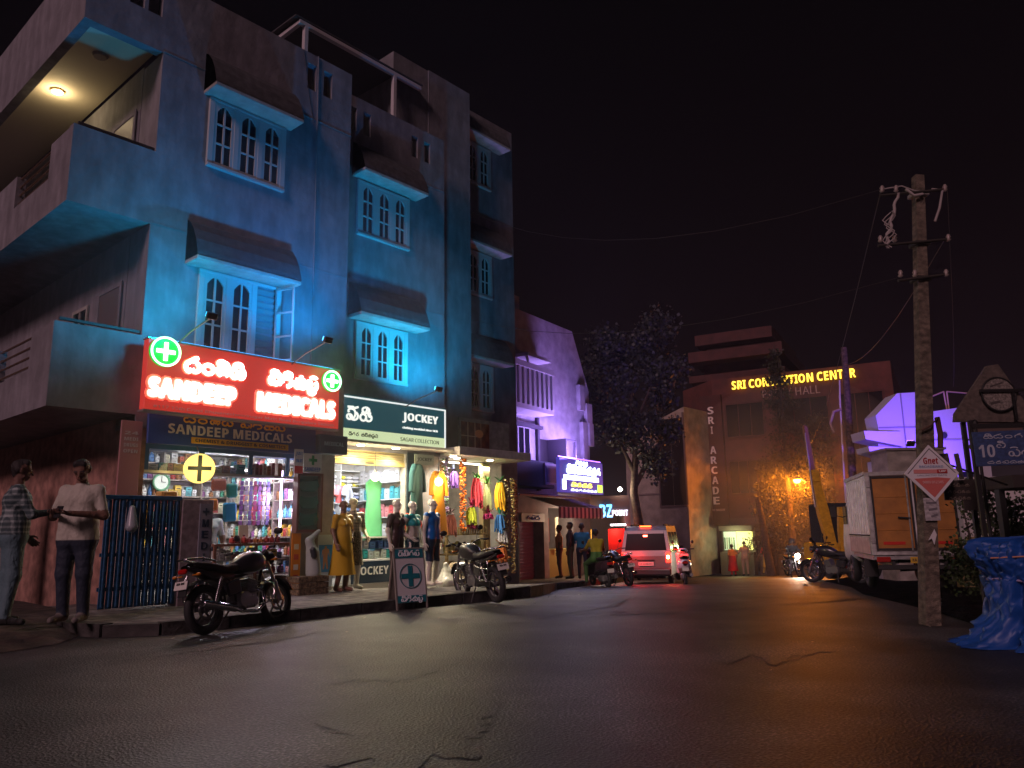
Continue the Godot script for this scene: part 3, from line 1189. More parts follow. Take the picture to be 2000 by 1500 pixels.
# a small white van; [x, y low, y high, half width low, half width high] sections from tail to nose
func van(at: Vector3, turn: float) -> Node3D:
	var t := thing("van", "white van driving off with red tail lights lit", "van")
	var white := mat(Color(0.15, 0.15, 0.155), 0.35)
	var black := mat(Color(0.012, 0.012, 0.013), 0.6)
	var dark := mat(Color(0.008, 0.008, 0.0101), 0.12)
	dark.metallic_specular = 0.12
	# side outline from the tail, seen from the right
	var low := 0.34
	var hw := 0.74
	var m := M.new()
	var prof := [[-1.82, 0.36], [-1.84, 0.9], [-1.82, 1.0], [-1.68, 1.66], [-1.58, 1.76], [-1.3, 1.8], [0.9, 1.8], [1.15, 1.72], [1.62, 1.08], [1.78, 0.98], [1.84, 0.6], [1.82, 0.36]]
	var top_w := func(y: float) -> float: return hw if y < 1.0 else lerpf(hw, 0.62, (y - 1.0) / 0.8)
	# skin between outline points, with openings left for the windows
	for i in prof.size() - 1:
		var a: Array = prof[i]
		var b: Array = prof[i + 1]
		var wa: float = top_w.call(a[1])
		var wb: float = top_w.call(b[1])
		if (i == 2) or (i == 7):
			# glazed bands: a frame of posts round the pane
			for s in [[-1.0, -0.86], [0.86, 1.0]]:
				m.quad(Vector3(a[0], a[1], wa * s[0]), Vector3(a[0], a[1], wa * s[1]), Vector3(b[0], b[1], wb * s[1]), Vector3(b[0], b[1], wb * s[0]))
			var mid0 := Vector3(lerpf(a[0], b[0], 0.1), lerpf(a[1], b[1], 0.1), 0)
			var mid1 := Vector3(lerpf(a[0], b[0], 0.86), lerpf(a[1], b[1], 0.86), 0)
			m.quad(Vector3(a[0], a[1], -wa * .86), Vector3(a[0], a[1], wa * .86), Vector3(mid0.x, mid0.y, wa * .86), Vector3(mid0.x, mid0.y, -wa * .86))
			m.quad(Vector3(mid1.x, mid1.y, -wb * .86), Vector3(mid1.x, mid1.y, wb * .86), Vector3(b[0], b[1], wb * .86), Vector3(b[0], b[1], -wb * .86))
			continue
		m.quad(Vector3(a[0], a[1], -wa), Vector3(a[0], a[1], wa), Vector3(b[0], b[1], wb), Vector3(b[0], b[1], -wb))
	for s in [-1.0, 1.0]:
		var side := func(x0: float, y0: float, x1: float, y1: float) -> void:
			var p := Vector3(x0, y0, s * top_w.call(y0))
			var q := Vector3(x1, y0, s * top_w.call(y0))
			var r := Vector3(x1, y1, s * top_w.call(y1))
			var u := Vector3(x0, y1, s * top_w.call(y1))
			if s > 0:
				m.quad(p, q, r, u)
			else:
				m.quad(q, p, u, r)
		side.call(-1.83, low, 1.82, 1.0)
		for x in [[-1.7, -1.5], [-0.6, -0.5], [0.32, 0.42], [1.1, 1.25]]:
			side.call(x[0], 1.0, x[1], 1.6)
		side.call(-1.66, 1.6, 1.2, 1.8)
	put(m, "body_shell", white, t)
	m = M.new()
	m.quad(Vector3(-1.8, 1.06, -0.62), Vector3(-1.8, 1.06, 0.62), Vector3(-1.695, 1.58, 0.55), Vector3(-1.695, 1.58, -0.55))
	put(m, "rear_window", dark, t)
	for s in [-1.0, 1.0]:
		var w := M.new()
		for x in [[-1.5, -0.6], [-0.5, 0.32], [0.42, 1.1]]:
			var p := Vector3(x[0], 1.0, s * 0.735)
			var q := Vector3(x[1], 1.0, s * 0.735)
			var r := Vector3(x[1], 1.6, s * 0.645)
			var u := Vector3(x[0], 1.6, s * 0.645)
			if s > 0:
				w.quad(p, q, r, u)
			else:
				w.quad(q, p, u, r)
		put(w, "side_window", dark, t)
	put(M.new().quad(Vector3(1.6, 1.1, -0.62), Vector3(1.17, 1.7, -0.55), Vector3(1.17, 1.7, 0.55), Vector3(1.6, 1.1, 0.62)), "windscreen", dark, t)
	m = M.new()
	m.box(Vector3(-1.75, 0.3, -0.7), Vector3(1.75, 0.36, 0.7))
	m.box(Vector3(-1.4, 0.22, -0.5), Vector3(1.4, 0.3, 0.5))
	m.path([Vector3(-1.2, 0.24, 0.25), Vector3(-1.75, 0.25, 0.3)], 0.03, 8)
	put(m, "chassis", black, t)
	m = M.new()
	m.bx(Vector3(-1.87, 0.44, 0), Vector3(0.14, 0.22, 1.48), Basis(), 0.04)
	put(m, "rear_bumper", mat(Color(0.03, 0.03, 0.032), 0.6), t)
	put(M.new().bx(Vector3(-1.945, 0.5, 0), Vector3(0.012, 0.025, 1.4)), "bumper_trim", mat(Color(0.4, 0.4, 0.4), 0.3, 0.8), t)
	put(M.new().bx(Vector3(1.86, 0.44, 0), Vector3(0.14, 0.22, 1.48), Basis(), 0.04), "front_bumper", black, t)
	for s in [-1.0, 1.0]:
		var l := put(M.new().bx(Vector3(-1.845, 0.86, s * 0.665), Vector3(0.05, 0.3, 0.13), Basis(), 0.02), "tail_light", lit(Color(1, 0.012, 0.006), 9.0, Color(0.5, 0.01, 0.01)), t)
		put(M.new().bx(Vector3(-1.872, 0.87, s * 0.665), Vector3(0.02, 0.1, 0.07), Basis(), 0.008), "lamp_bulb", lit(Color(1, 0.3, 0.08), 40.0), l)
		put(M.new().bx(Vector3(0.98, 1.08, s * 0.82), Vector3(0.06, 0.14, 0.14), Basis(), 0.03), "side_mirror", black, t)
		put(M.new().tube(Vector3(-1.2, 1.83, s * 0.5), Vector3(0.8, 1.83, s * 0.5), 0.018, -1, 8).tube(Vector3(-1.1, 1.79, s * 0.5), Vector3(-1.1, 1.83, s * 0.5), 0.02).tube(Vector3(0.7, 1.79, s * 0.5), Vector3(0.7, 1.83, s * 0.5), 0.02), "roof_rail", black, t)
		put(M.new().bx(Vector3(1.8, 0.8, s * 0.55), Vector3(0.06, 0.18, 0.28), Basis(), 0.03), "headlight", mat(Color(0.5, 0.5, 0.5), 0.1), t)
	put(M.new().bx(Vector3(-1.6, 1.79, 0), Vector3(0.06, 0.035, 0.34), Basis(), 0.01), "roof_light", lit(Color(1, 0.06, 0.01), 9.0, Color(0.5, 0.01, 0.01)), t)
	put(M.new().bx(Vector3(-1.75, 1.5, 0), Vector3(0.03, 0.05, 0.13), Basis(), 0.01), "brake_light", lit(Color(1, 0.1, 0.05), 14.0, Color(0.5, 0.01, 0.01)), t)
	put(M.new().bx(Vector3(-1.86, 0.78, 0), Vector3(0.03, 0.03, 0.52), Basis(), 0.008), "plate_garnish", black, t)
	var p := put(M.new().bx(Vector3(-1.862, 0.67, 0), Vector3(0.012, 0.11, 0.46)), "number_plate", mat(Color(0.6, 0.58, 0.55), 0.5), t)
	put(text(M.new(), "KA 03 MD 412", 0.38, 0.05, 0.004, Transform3D(Basis(Vector3.UP, -PI / 2), Vector3(-1.87, 0.67, 0)), false), "plate_text", black, p)
	m = M.new()
	for s in [-1.0, 1.0]:
		m.bx(Vector3(-0.9, 0.95, s * 0.33), Vector3(0.12, 0.75, 0.45), Basis(Vector3.BACK, 0.1), 0.05)
		m.bx(Vector3(0.3, 0.95, s * 0.33), Vector3(0.12, 0.8, 0.45), Basis(Vector3.BACK, 0.1), 0.05)
		m.bx(Vector3(-0.94, 1.4, s * 0.33), Vector3(0.09, 0.16, 0.22), Basis(), 0.04)
		m.bx(Vector3(0.26, 1.42, s * 0.33), Vector3(0.09, 0.16, 0.22), Basis(), 0.04)
	put(m, "seats" if false else "seat", mat(Color(0.05, 0.05, 0.055), 0.9), t)
	for x in [-1.2, 1.15]:
		for s in [-1.0, 1.0]:
			road_wheel(t, Vector3(x, 0.28, s * 0.66), 0.28, 0.15, 6, false)
	t.position = at
	t.rotation.y = turn
	return t


func truck(at: Vector3, turn: float) -> Node3D:
	var t := thing("box_truck", "small white box truck with tan rear doors parked by the pole", "truck")
	var white := mat(Color(0.78, 0.78, 0.79), 0.4, 0.0, 0.2, 0.7)
	var steel := mat(Color(0.42, 0.41, 0.4), 0.5, 0.3, 0.35, 0.8)
	var black := mat(Color(0.014, 0.013, 0.013), 0.7)
	var tan_ := mat(Color(0.42, 0.17, 0.025), 0.5, 0.0, 0.2, 0.6)
	var h0 := 0.62
	var h1 := 2.03
	var hw := 0.72
	var m := M.new()
	m.box(Vector3(-1.1, h0, -hw), Vector3(1.15, h1, hw), 0.012)
	put(m, "cargo_box", white, t)
	for s in [-1.0, 1.0]:
		for i in 9:
			put(M.new().bx(Vector3(-0.98 + i * 0.255, (h0 + h1) / 2 + 0.12, s * (hw + 0.008)), Vector3(0.09, h1 - h0 - 0.42, 0.018), Basis(), 0.007), "panel_rib", white, t)
		put(M.new().bx(Vector3(0.02, h1 - 0.02, s * (hw + 0.01)), Vector3(2.27, 0.07, 0.03), Basis(), 0.008), "roof_rail", steel, t)
		put(M.new().bx(Vector3(0.02, h0 + 0.16, s * (hw + 0.012)), Vector3(2.26, 0.3, 0.018), Basis(), 0.006), "skirt_panel", steel, t)
		put(M.new().bx(Vector3(0.02, h0 + 0.335, s * (hw + 0.016)), Vector3(2.26, 0.025, 0.03), Basis(), 0.006), "rub_strip", black, t)
	# rear frame and doors
	m = M.new()
	for s in [-1.0, 1.0]:
		m.bx(Vector3(-1.115, (h0 + h1) / 2, s * (hw - 0.03)), Vector3(0.06, h1 - h0, 0.07), Basis(), 0.008)
	m.bx(Vector3(-1.115, h1 - 0.035, 0), Vector3(0.06, 0.07, hw * 2 - 0.13), Basis(), 0.008)
	m.bx(Vector3(-1.115, h0 + 0.03, 0), Vector3(0.07, 0.06, hw * 2 - 0.13), Basis(), 0.008)
	put(m, "rear_frame", mat(Color(0.5, 0.49, 0.47), 0.5, 0.1, 0.3, 0.9), t)
	for s in [-1.0, 1.0]:
		var d := put(M.new().bx(Vector3(-1.118, (h0 + h1) / 2, s * 0.331), Vector3(0.035, h1 - h0 - 0.16, 0.6), Basis(), 0.006), "rear_door", tan_, t)
		m = M.new()
		for z in [-0.3, 0.3]:
			m.bx(Vector3(-1.141, (h0 + h1) / 2, s * 0.331 + z), Vector3(0.014, h1 - h0 - 0.15, 0.035), Basis(), 0.004)
		for y in [h0 + 0.1, h1 - 0.1]:
			m.bx(Vector3(-1.141, y, s * 0.331), Vector3(0.013, 0.035, 0.56), Basis(), 0.004)
		put(m, "door_edging", black, d)
		for i in 3:
			put(M.new().bx(Vector3(-1.139, h0 + 0.42 + i * 0.28, s * 0.331), Vector3(0.008, 0.02, 0.54), Basis(), 0.003), "door_seam", tan_, d)
		put(M.new().tube(Vector3(-1.165, h0 + 0.06, s * 0.09), Vector3(-1.165, h1 - 0.06, s * 0.09), 0.014, -1, 8), "lock_rod", steel, d)
		put(M.new().bx(Vector3(-1.17, h0 + 0.62, s * 0.17), Vector3(0.02, 0.03, 0.2), Basis(Vector3.RIGHT, 0.1), 0.006), "lock_handle", black, d)
		put(M.new().bx(Vector3(-1.139, h0 + 0.2, s * 0.36), Vector3(0.006, 0.05, 0.34), Basis()), "reflective_tape", mat(Color(0.5, 0.03, 0.02), 0.3), d)
		for y in [h0 + 0.22, h1 - 0.24]:
			put(M.new().bx(Vector3(-1.14, y, s * (hw - 0.03)), Vector3(0.05, 0.06, 0.07), Basis(), 0.01), "hinge", steel, d)
	m = M.new()
	m.box(Vector3(-1.12, h0 - 0.08, -0.7), Vector3(1.1, h0 - 0.005, 0.7))
	for s in [-1.0, 1.0]:
		m.box(Vector3(-1.05, h0 - 0.2, s * 0.36 - 0.04), Vector3(2.5, h0 - 0.08, s * 0.36 + 0.04))
	m.bx(Vector3(-1.15, h0 - 0.045, 0), Vector3(0.05, 0.06, 1.44), Basis(), 0.008)
	put(m, "chassis", steel, t)
	m = M.new()
	m.bx(Vector3(-1.14, 0.42, 0), Vector3(0.06, 0.08, 1.3), Basis(), 0.012)
	m.path([Vector3(-0.85, 0.42, 0.3), Vector3(-1.0, 0.38, 0.1), Vector3(-1.05, 0.36, -0.3)], 0.015, 6)
	for s in [-1.0, 1.0]:
		m.bx(Vector3(-1.1, 0.52, s * 0.4), Vector3(0.05, 0.2, 0.05))
	put(m, "under_run_bar", black, t)
	for s in [-1.0, 1.0]:
		put(M.new().bx(Vector3(-1.17, 0.55, s * 0.56), Vector3(0.04, 0.09, 0.22), Basis(), 0.012), "tail_lamp", mat(Color(0.3, 0.02, 0.015), 0.2), t)
		put(M.new().bx(Vector3(-0.5, 0.38, s * 0.66), Vector3(0.02, 0.3, 0.22), Basis(), 0.004), "mud_flap", black, t)
		for x in [-0.02, 1.75]:
			road_wheel(t, Vector3(x, 0.29, s * 0.6), 0.29, 0.16, 6, false)
	var p := put(M.new().bx(Vector3(-1.18, 0.54, 0.05), Vector3(0.01, 0.1, 0.4)), "number_plate", mat(Color(0.55, 0.33, 0.02), 0.5), t)
	put(text(M.new(), "KA 51 A 4127", 0.34, 0.05, 0.004, Transform3D(Basis(Vector3.UP, -PI / 2), Vector3(-1.188, 0.54, 0.05))), "plate_text", black, p)
	# cab
	m = loft([[1.22, 0.4, 1.7, 0.68], [1.35, 0.38, 1.74, 0.7], [1.8, 0.36, 1.74, 0.71], [2.1, 0.36, 1.5, 0.71], [2.45, 0.36, 1.05, 0.7], [2.6, 0.38, 0.95, 0.64]], 5.0)
	put(m, "cab", white, t)
	for s in [-1.0, 1.0]:
		put(M.new().bx(Vector3(1.78, 1.34, s * 0.712), Vector3(0.5, 0.36, 0.01), Basis(), 0.004), "cab_window", mat(Color(0.01, 0.01, 0.012), 0.08), t)
		put(M.new().path([Vector3(2.1, 1.3, s * 0.7), Vector3(2.15, 1.35, s * 0.86), Vector3(2.15, 1.5, s * 0.88)], 0.01, 6).bx(Vector3(2.15, 1.42, s * 0.88), Vector3(0.05, 0.26, 0.13), Basis(), 0.02), "side_mirror", black, t)
	t.position = at
	t.rotation.y = turn
	return t


# ---- the scene
func _ready() -> void:
	R.seed = 7
	# camera
	var cam := Camera3D.new()
	cam.name = "camera"
	add_child(cam)
	cam.transform = Transform3D(Basis(Vector3(0.66044, -0.01714, 0.75069), Vector3(-0.13142, 0.98167, 0.13803), Vector3(-0.73929, -0.18982, 0.64608)).orthonormalized(), Vector3(0, 1.08, 0))
	cam.fov = 53.13
	cam.near = 0.05
	cam.far = 900.0
	cam.current = true
	# night sky
	var sky_m := ProceduralSkyMaterial.new()
	sky_m.sky_top_color = Color(0.0005, 0.0005, 0.0009).linear_to_srgb()
	sky_m.sky_horizon_color = Color(0.0026, 0.0009, 0.0013).linear_to_srgb()
	sky_m.sky_curve = 0.28
	sky_m.ground_bottom_color = Color(0.004, 0.003, 0.004).linear_to_srgb()
	sky_m.ground_horizon_color = Color(0.0026, 0.0009, 0.0013).linear_to_srgb()
	var sky := Sky.new()
	sky.sky_material = sky_m
	var env := Environment.new()
	env.background_mode = Environment.BG_SKY
	env.sky = sky
	env.tonemap_mode = Environment.TONE_MAPPER_LINEAR
	env.tonemap_exposure = 1.75
	env.fog_enabled = true
	env.fog_density = 0.0009
	env.volumetric_fog_enabled = true
	env.volumetric_fog_density = 0.0
	env.fog_light_color = Color(0.92, 0.94, 1.0)
	env.sdfgi_enabled = true
	env.ssao_enabled = true
	env.ssil_enabled = true
	var we := WorldEnvironment.new()
	we.name = "night"
	we.environment = env
	add_child(we)
	# added soft fill for an unseen street lamp behind and left of the viewer
	var sun := DirectionalLight3D.new()
	sun.name = "unseen_lamp_fill"
	sun.light_color = Color(1.0, 0.6, 0.66).linear_to_srgb()
	sun.light_energy = 0.21
	sun.light_angular_distance = 14.0
	sun.shadow_enabled = true
	sun.sky_mode = DirectionalLight3D.SKY_MODE_LIGHT_ONLY
	add_child(sun)
	sun.look_at_from_position(Vector3(-0.86, 0.5, 0.22), Vector3.ZERO)
	haze("added_sign_haze", "thin added haze that gives the lit shop signs their glow", Vector3(7.2, 4.3, -10.7), Vector3(8.6, 6.6, 3.0), 0.018)  # haze added for the bloom over the lit signs
	setting()
	apartment()
	left_signs()
	pharmacy()
	clothes_shop()
	garland_shop()
	violet_house()
	far_side()
	right_side()
	street_things()
	people()


func ground_sheet() -> void:
	var asphalt := StandardMaterial3D.new()
	asphalt.albedo_color = Color(0.21, 0.205, 0.205).linear_to_srgb()
	asphalt.albedo_texture = grain(0.16, 0.25, 1.0, 1, 11, 3)
	asphalt.uv1_triplanar = true
	asphalt.uv1_world_triplanar = true
	asphalt.uv1_scale = Vector3(0.62, 0.62, 0.62)
	asphalt.detail_enabled = true
	asphalt.detail_blend_mode = BaseMaterial3D.BLEND_MODE_MUL
	asphalt.detail_albedo = grain(0.012, 0.45, 1.0, 0, 5, 6)
	asphalt.detail_uv_layer = BaseMaterial3D.DETAIL_UV_2
	asphalt.uv2_triplanar = true
	asphalt.uv2_world_triplanar = true
	asphalt.uv2_scale = Vector3(0.11, 0.11, 0.11)
	asphalt.roughness = 0.55
	asphalt.heightmap_enabled = true
	asphalt.heightmap_texture = grain(0.16, 0.0, 1.0, 1, 13, 3)
	asphalt.heightmap_scale = 0.5
	var dirt := mat(Color(0.085, 0.06, 0.045), 0.95, 0.0, 0.6, 0.35, 1.2)
	# the road: a grid that follows the fall of the street
	var m := M.new()
	var us := [-60, -20, -6, -2, 0, 2, 4, 6, 8, 10, 11, 12, 13, 14, 15, 17, 20, 24, 28, 33, 38, 44, 60, 100, 300]
	var ws := [-300, -90, -40, -24, -12, -6, 0, 6, 12, 24, 60, 300]
	for i in us.size():
		for k in ws.size():
			var x: float = 0.753 * us[i] + 0.658 * ws[k]
			var z: float = -0.658 * us[i] + 0.753 * ws[k]
			m.vert(Vector3(x, -3.0 if us[i] >= 60 else road_y(x, z), z), Vector3.UP, v2(i, k))
	for i in us.size() - 1:
		for k in ws.size() - 1:
			var a := i * ws.size() + k
			var b := a + ws.size()
			m.ix.append_array([a, b, a + 1, a + 1, b, b + 1])
	struct(m, "road", asphalt, "dark grey tar road falling away from the corner")
	# old repairs and cracks in the tar
	var worn: StandardMaterial3D = asphalt.duplicate()
	worn.albedo_color = Color(0.165, 0.16, 0.16).linear_to_srgb()
	var pale: StandardMaterial3D = asphalt.duplicate()
	pale.albedo_color = Color(0.25, 0.242, 0.235).linear_to_srgb()
	var edge_n := FastNoiseLite.new()
	edge_n.frequency = 1.0
	edge_n.seed = 9
	for r in [[5.2, -5.6, 1.7, 0.5, 0.5, 0], [8.6, -6.9, 2.3, 0.45, 0.1, 1], [3.2, -3.6, 0.9, 0.5, 0.8, 0], [7.6, -3.4, 1.4, 0.5, 0.4, 1], [4.4, -7.7, 1.2, 0.25, 0.1, 1], [10.6, -5.2, 2.2, 0.4, -0.4, 0]]:
		var pm := M.new()
		var c := pm.vert(Vector3(r[0], 0.004, r[1]), Vector3.UP)
		for k in 60:
			var a := TAU * k / 60
			var rr := 1.0 + 0.45 * edge_n.get_noise_2d(cos(a) * 1.1 + r[0] * 7, sin(a) * 1.1) + 0.25 * edge_n.get_noise_2d(cos(a) * 5 + r[0] * 7, sin(a) * 5)
			var q := Vector3(cos(a) * r[2] * rr, 0, sin(a) * r[3] * rr).rotated(Vector3.UP, r[4])
			pm.vert(Vector3(r[0] + q.x, 0.004, r[1] + q.z), Vector3.UP)
		for k in 60:
			pm.ix.append_array([c, c + 1 + k, c + 2 + k if k < 59 else c + 1])
		struct(pm, "road_patch", worn if r[5] == 0 else pale)
	var tar := mat(Color(0.02, 0.019, 0.019), 0.6)
	for k in 6:
		var cm := M.new()
		var p := Vector3(R.randf_range(3.0, 9.0), 0.008, R.randf_range(-7.8, -2.5))
		var dir := R.randf_range(-1.0, 1.6)
		for i in 26:
			var nd := dir + R.randf_range(-0.7, 0.7)
			var q := p + Vector3(cos(nd), 0, -sin(nd)) * 0.11
			var w := Vector3(sin(nd), 0, cos(nd)) * R.randf_range(0.002, 0.007)
			cm.quad(p + w, q + w, q - w, p - w)
			p = q
		struct(cm, "road_crack", tar)
	# verge of trodden earth on the far side
	strip("dirt_verge", [[5.2, 1.2, 10.0, -1.2], [8.4, -1.2, 13.0, 0.5], [11.0, -2.6, 15.5, -0.5], [13.6, -4.3, 19.0, -1.0], [17.0, -5.6, 24.0, -2.0], [23.0, -8.3, 32.0, -4.0], [30.0, -10.0, 38.0, -4.0]], 0.012, dirt)
	strip("dirt_verge", [[-6.0, -10.0, -6.0, -20.0], [1.2, -9.15, 1.2, -20.0], [2.5, -8.95, 2.6, -20.0], [3.2, -9.25, 3.9, -20.0], [3.9, -10.2, 4.83, -20.0]], 0.17, dirt, 0.0)


# a sheet between two edges given as [x, z, x, z]; fall: height kept at the first edge
func strip(called: String, rows: Array, up: float, material: Material, edge := 1.0) -> void:
	var m := M.new()
	var n := 5
	for i in rows.size():
		var r: Array = rows[i]
		for k in n + 1:
			var t := pow(float(k) / n, 2.0)
			var x := lerpf(r[0], r[2], t)
			var z := lerpf(r[1], r[3], t)
			var e := minf(1.0, k * 0.5 + edge * 0.2) if edge < 1.0 else 1.0
			m.vert(Vector3(x, road_y(x, z) + (0.006 + (up - 0.006) * e), z), Vector3.UP, v2(i, k))
	for i in rows.size() - 1:
		for k in n:
			var a := i * (n + 1) + k
			var b := a + n + 1
			m.ix.append_array([a, a + 1, b, a + 1, b + 1, b])
	for i in m.n.size():
		m.n[i] = Vector3.UP
	struct(m, called, material)


# rain streaks and grime on plaster
func streak(m: StandardMaterial3D) -> void:
	m.detail_enabled = true
	m.detail_blend_mode = BaseMaterial3D.BLEND_MODE_MUL
	m.detail_albedo = grain(0.016, 0.84, 1.0, 0, 33, 5)
	m.detail_uv_layer = BaseMaterial3D.DETAIL_UV_2
	m.uv2_triplanar = true
	m.uv2_world_triplanar = true
	m.uv2_scale = Vector3(0.4, 0.1, 0.4)


func pave_y(x: float, z: float) -> float:
	var d := away(x, z)
	return lerpf(0.13, -0.34, clampf((d - 14.5) / 8.0, 0.0, 1.0)) if d < 26.0 else -0.34 - (d - 26.0) * 0.045


func setting() -> void:
	ground_sheet()
	var edge := [[3.62, -10.75], [3.55, -10.1], [3.72, -9.45], [4.2, -9.06], [5.0, -9.02], [6.0, -9.02], [7.0, -9.02], [8.0, -9.02], [9.0, -9.02], [10.0, -9.02], [10.8, -9.12], [11.6, -9.5], [12.5, -10.05], [13.6, -10.85], [14.8, -11.65], [16.0, -12.3], [17.4, -12.95], [19.0, -13.6], [20.8, -14.3], [23.0, -15.3], [26.0, -17.0], [29.0, -19.0]]
	var back := [[3.62, -10.9], [3.7, -11.5], [3.8, -12], [4.2, -12.9], [5, -12.9], [6, -12.9], [7, -12.9], [8, -12.9], [9, -12.9], [10, -12.9], [10.8, -12.9], [11.6, -12.9], [12.5, -12.9], [13.6, -13.2], [14.8, -13.6], [16, -14.4], [17.4, -15.4], [19, -16], [20.8, -16.4], [23, -17], [26, -19.0], [28, -21]]
	var conc := mat(Color(0.23, 0.205, 0.185), 0.85, 0.0, 0.5, 0.45, 0.5)
	var m := M.new()
	for i in edge.size():
		for k in 2:
			var p: Array = [edge, back][k][i]
			m.vert(Vector3(p[0], pave_y(p[0], p[1]), p[1]), Vector3.UP, v2(i, k))
	for i in edge.size() - 1:
		var a := i * 2
		m.ix.append_array([a, a + 1, a + 2, a + 1, a + 3, a + 2])
	var pave := struct(m, "pavement", conc, "grey concrete pavement in front of the lit shops")
	var bit := M.new()
	bit.quad(Vector3(-0.5, 0, 0.4), Vector3(0.5, 0.1, 0.5), Vector3(0.4, 0.25, -0.5), Vector3(-0.5, 0.05, -0.4))
	var lit_mm := MultiMesh.new()
	lit_mm.transform_format = MultiMesh.TRANSFORM_3D
	lit_mm.mesh = bit.mesh()
	lit_mm.instance_count = 70
	for i in 70:
		var x := R.randf_range(3.0, 13.0) if i < 45 else R.randf_range(5.0, 12.0)
		var z := -8.95 + absf(R.randfn()) * 0.5 if i < 45 else R.randf_range(-8.0, -2.2)
		var sc := R.randf_range(0.012, 0.05)
		lit_mm.set_instance_transform(i, Transform3D(Basis(Vector3.UP, R.randf() * TAU).scaled(Vector3(sc, sc, sc * R.randf_range(0.4, 1.0))), on_road(x, z, 0.008)))
	var litter := MultiMeshInstance3D.new()
	litter.multimesh = lit_mm
	litter.material_override = mat(Color(0.3, 0.27, 0.22), 0.9)
	litter.name = "litter"
	add_child(litter)
	litter.set_meta("kind", "stuff")
	litter.set_meta("label", "small scraps of litter scattered along the kerb and road")
	litter.set_meta("category", "litter")
	# kerb stones, each its own block
	var stones := [mat(Color(0.10, 0.09, 0.085), 0.9, 0.0, 0.5, 0.6, 0.6), mat(Color(0.07, 0.063, 0.06), 0.9, 0.0, 0.5, 0.6, 0.6)]
	for i in edge.size() - 1:
		var cuts := 1
		for j in cuts:
			var p := v2(edge[i][0], edge[i][1])
			var q := v2(edge[i + 1][0], edge[i + 1][1])
			var d := (q - p).normalized()
			var nrm := v2(-d.y, d.x)
			p += d * 0.01
			q -= d * 0.01
			var mm := M.new()
			var drop := 0.012 * R.randf()
			var pts := []
			for e in [p, q]:
				for o in [0.02 + R.randf() * 0.02, -0.13]:
					var w: Vector2 = e + nrm * o
					pts.append(Vector3(w.x, pave_y(w.x, w.y) + 0.014 - drop, w.y))
					pts.append(Vector3(w.x, road_y(w.x, w.y) - 0.05, w.y))
			mm.quad(pts[0], pts[4], pts[6], pts[2])
			mm.quad(pts[1], pts[5], pts[4], pts[0])
			mm.quad(pts[5], pts[7], pts[6], pts[4])
			mm.quad(pts[3], pts[1], pts[0], pts[2])
			put(mm, "kerb_stone", stones[R.randi() % 2], pave)


# wall with rectangular holes [x0, x1, y0, y1], left to right
func holed(m: M, x0: float, x1: float, y0: float, y1: float, z0: float, z1: float, holes: Array) -> void:
	var x := x0
	for h in holes:
		if h[0] > x:
			m.box(Vector3(x, y0, z0), Vector3(h[0], y1, z1))
		if h[2] > y0:
			m.box(Vector3(h[0], y0, z0), Vector3(h[1], h[2], z1))
		if h[3] < y1:
			m.box(Vector3(h[0], h[3], z0), Vector3(h[1], y1, z1))
		x = h[1]
	if x < x1:
		m.box(Vector3(x, y0, z0), Vector3(x1, y1, z1))


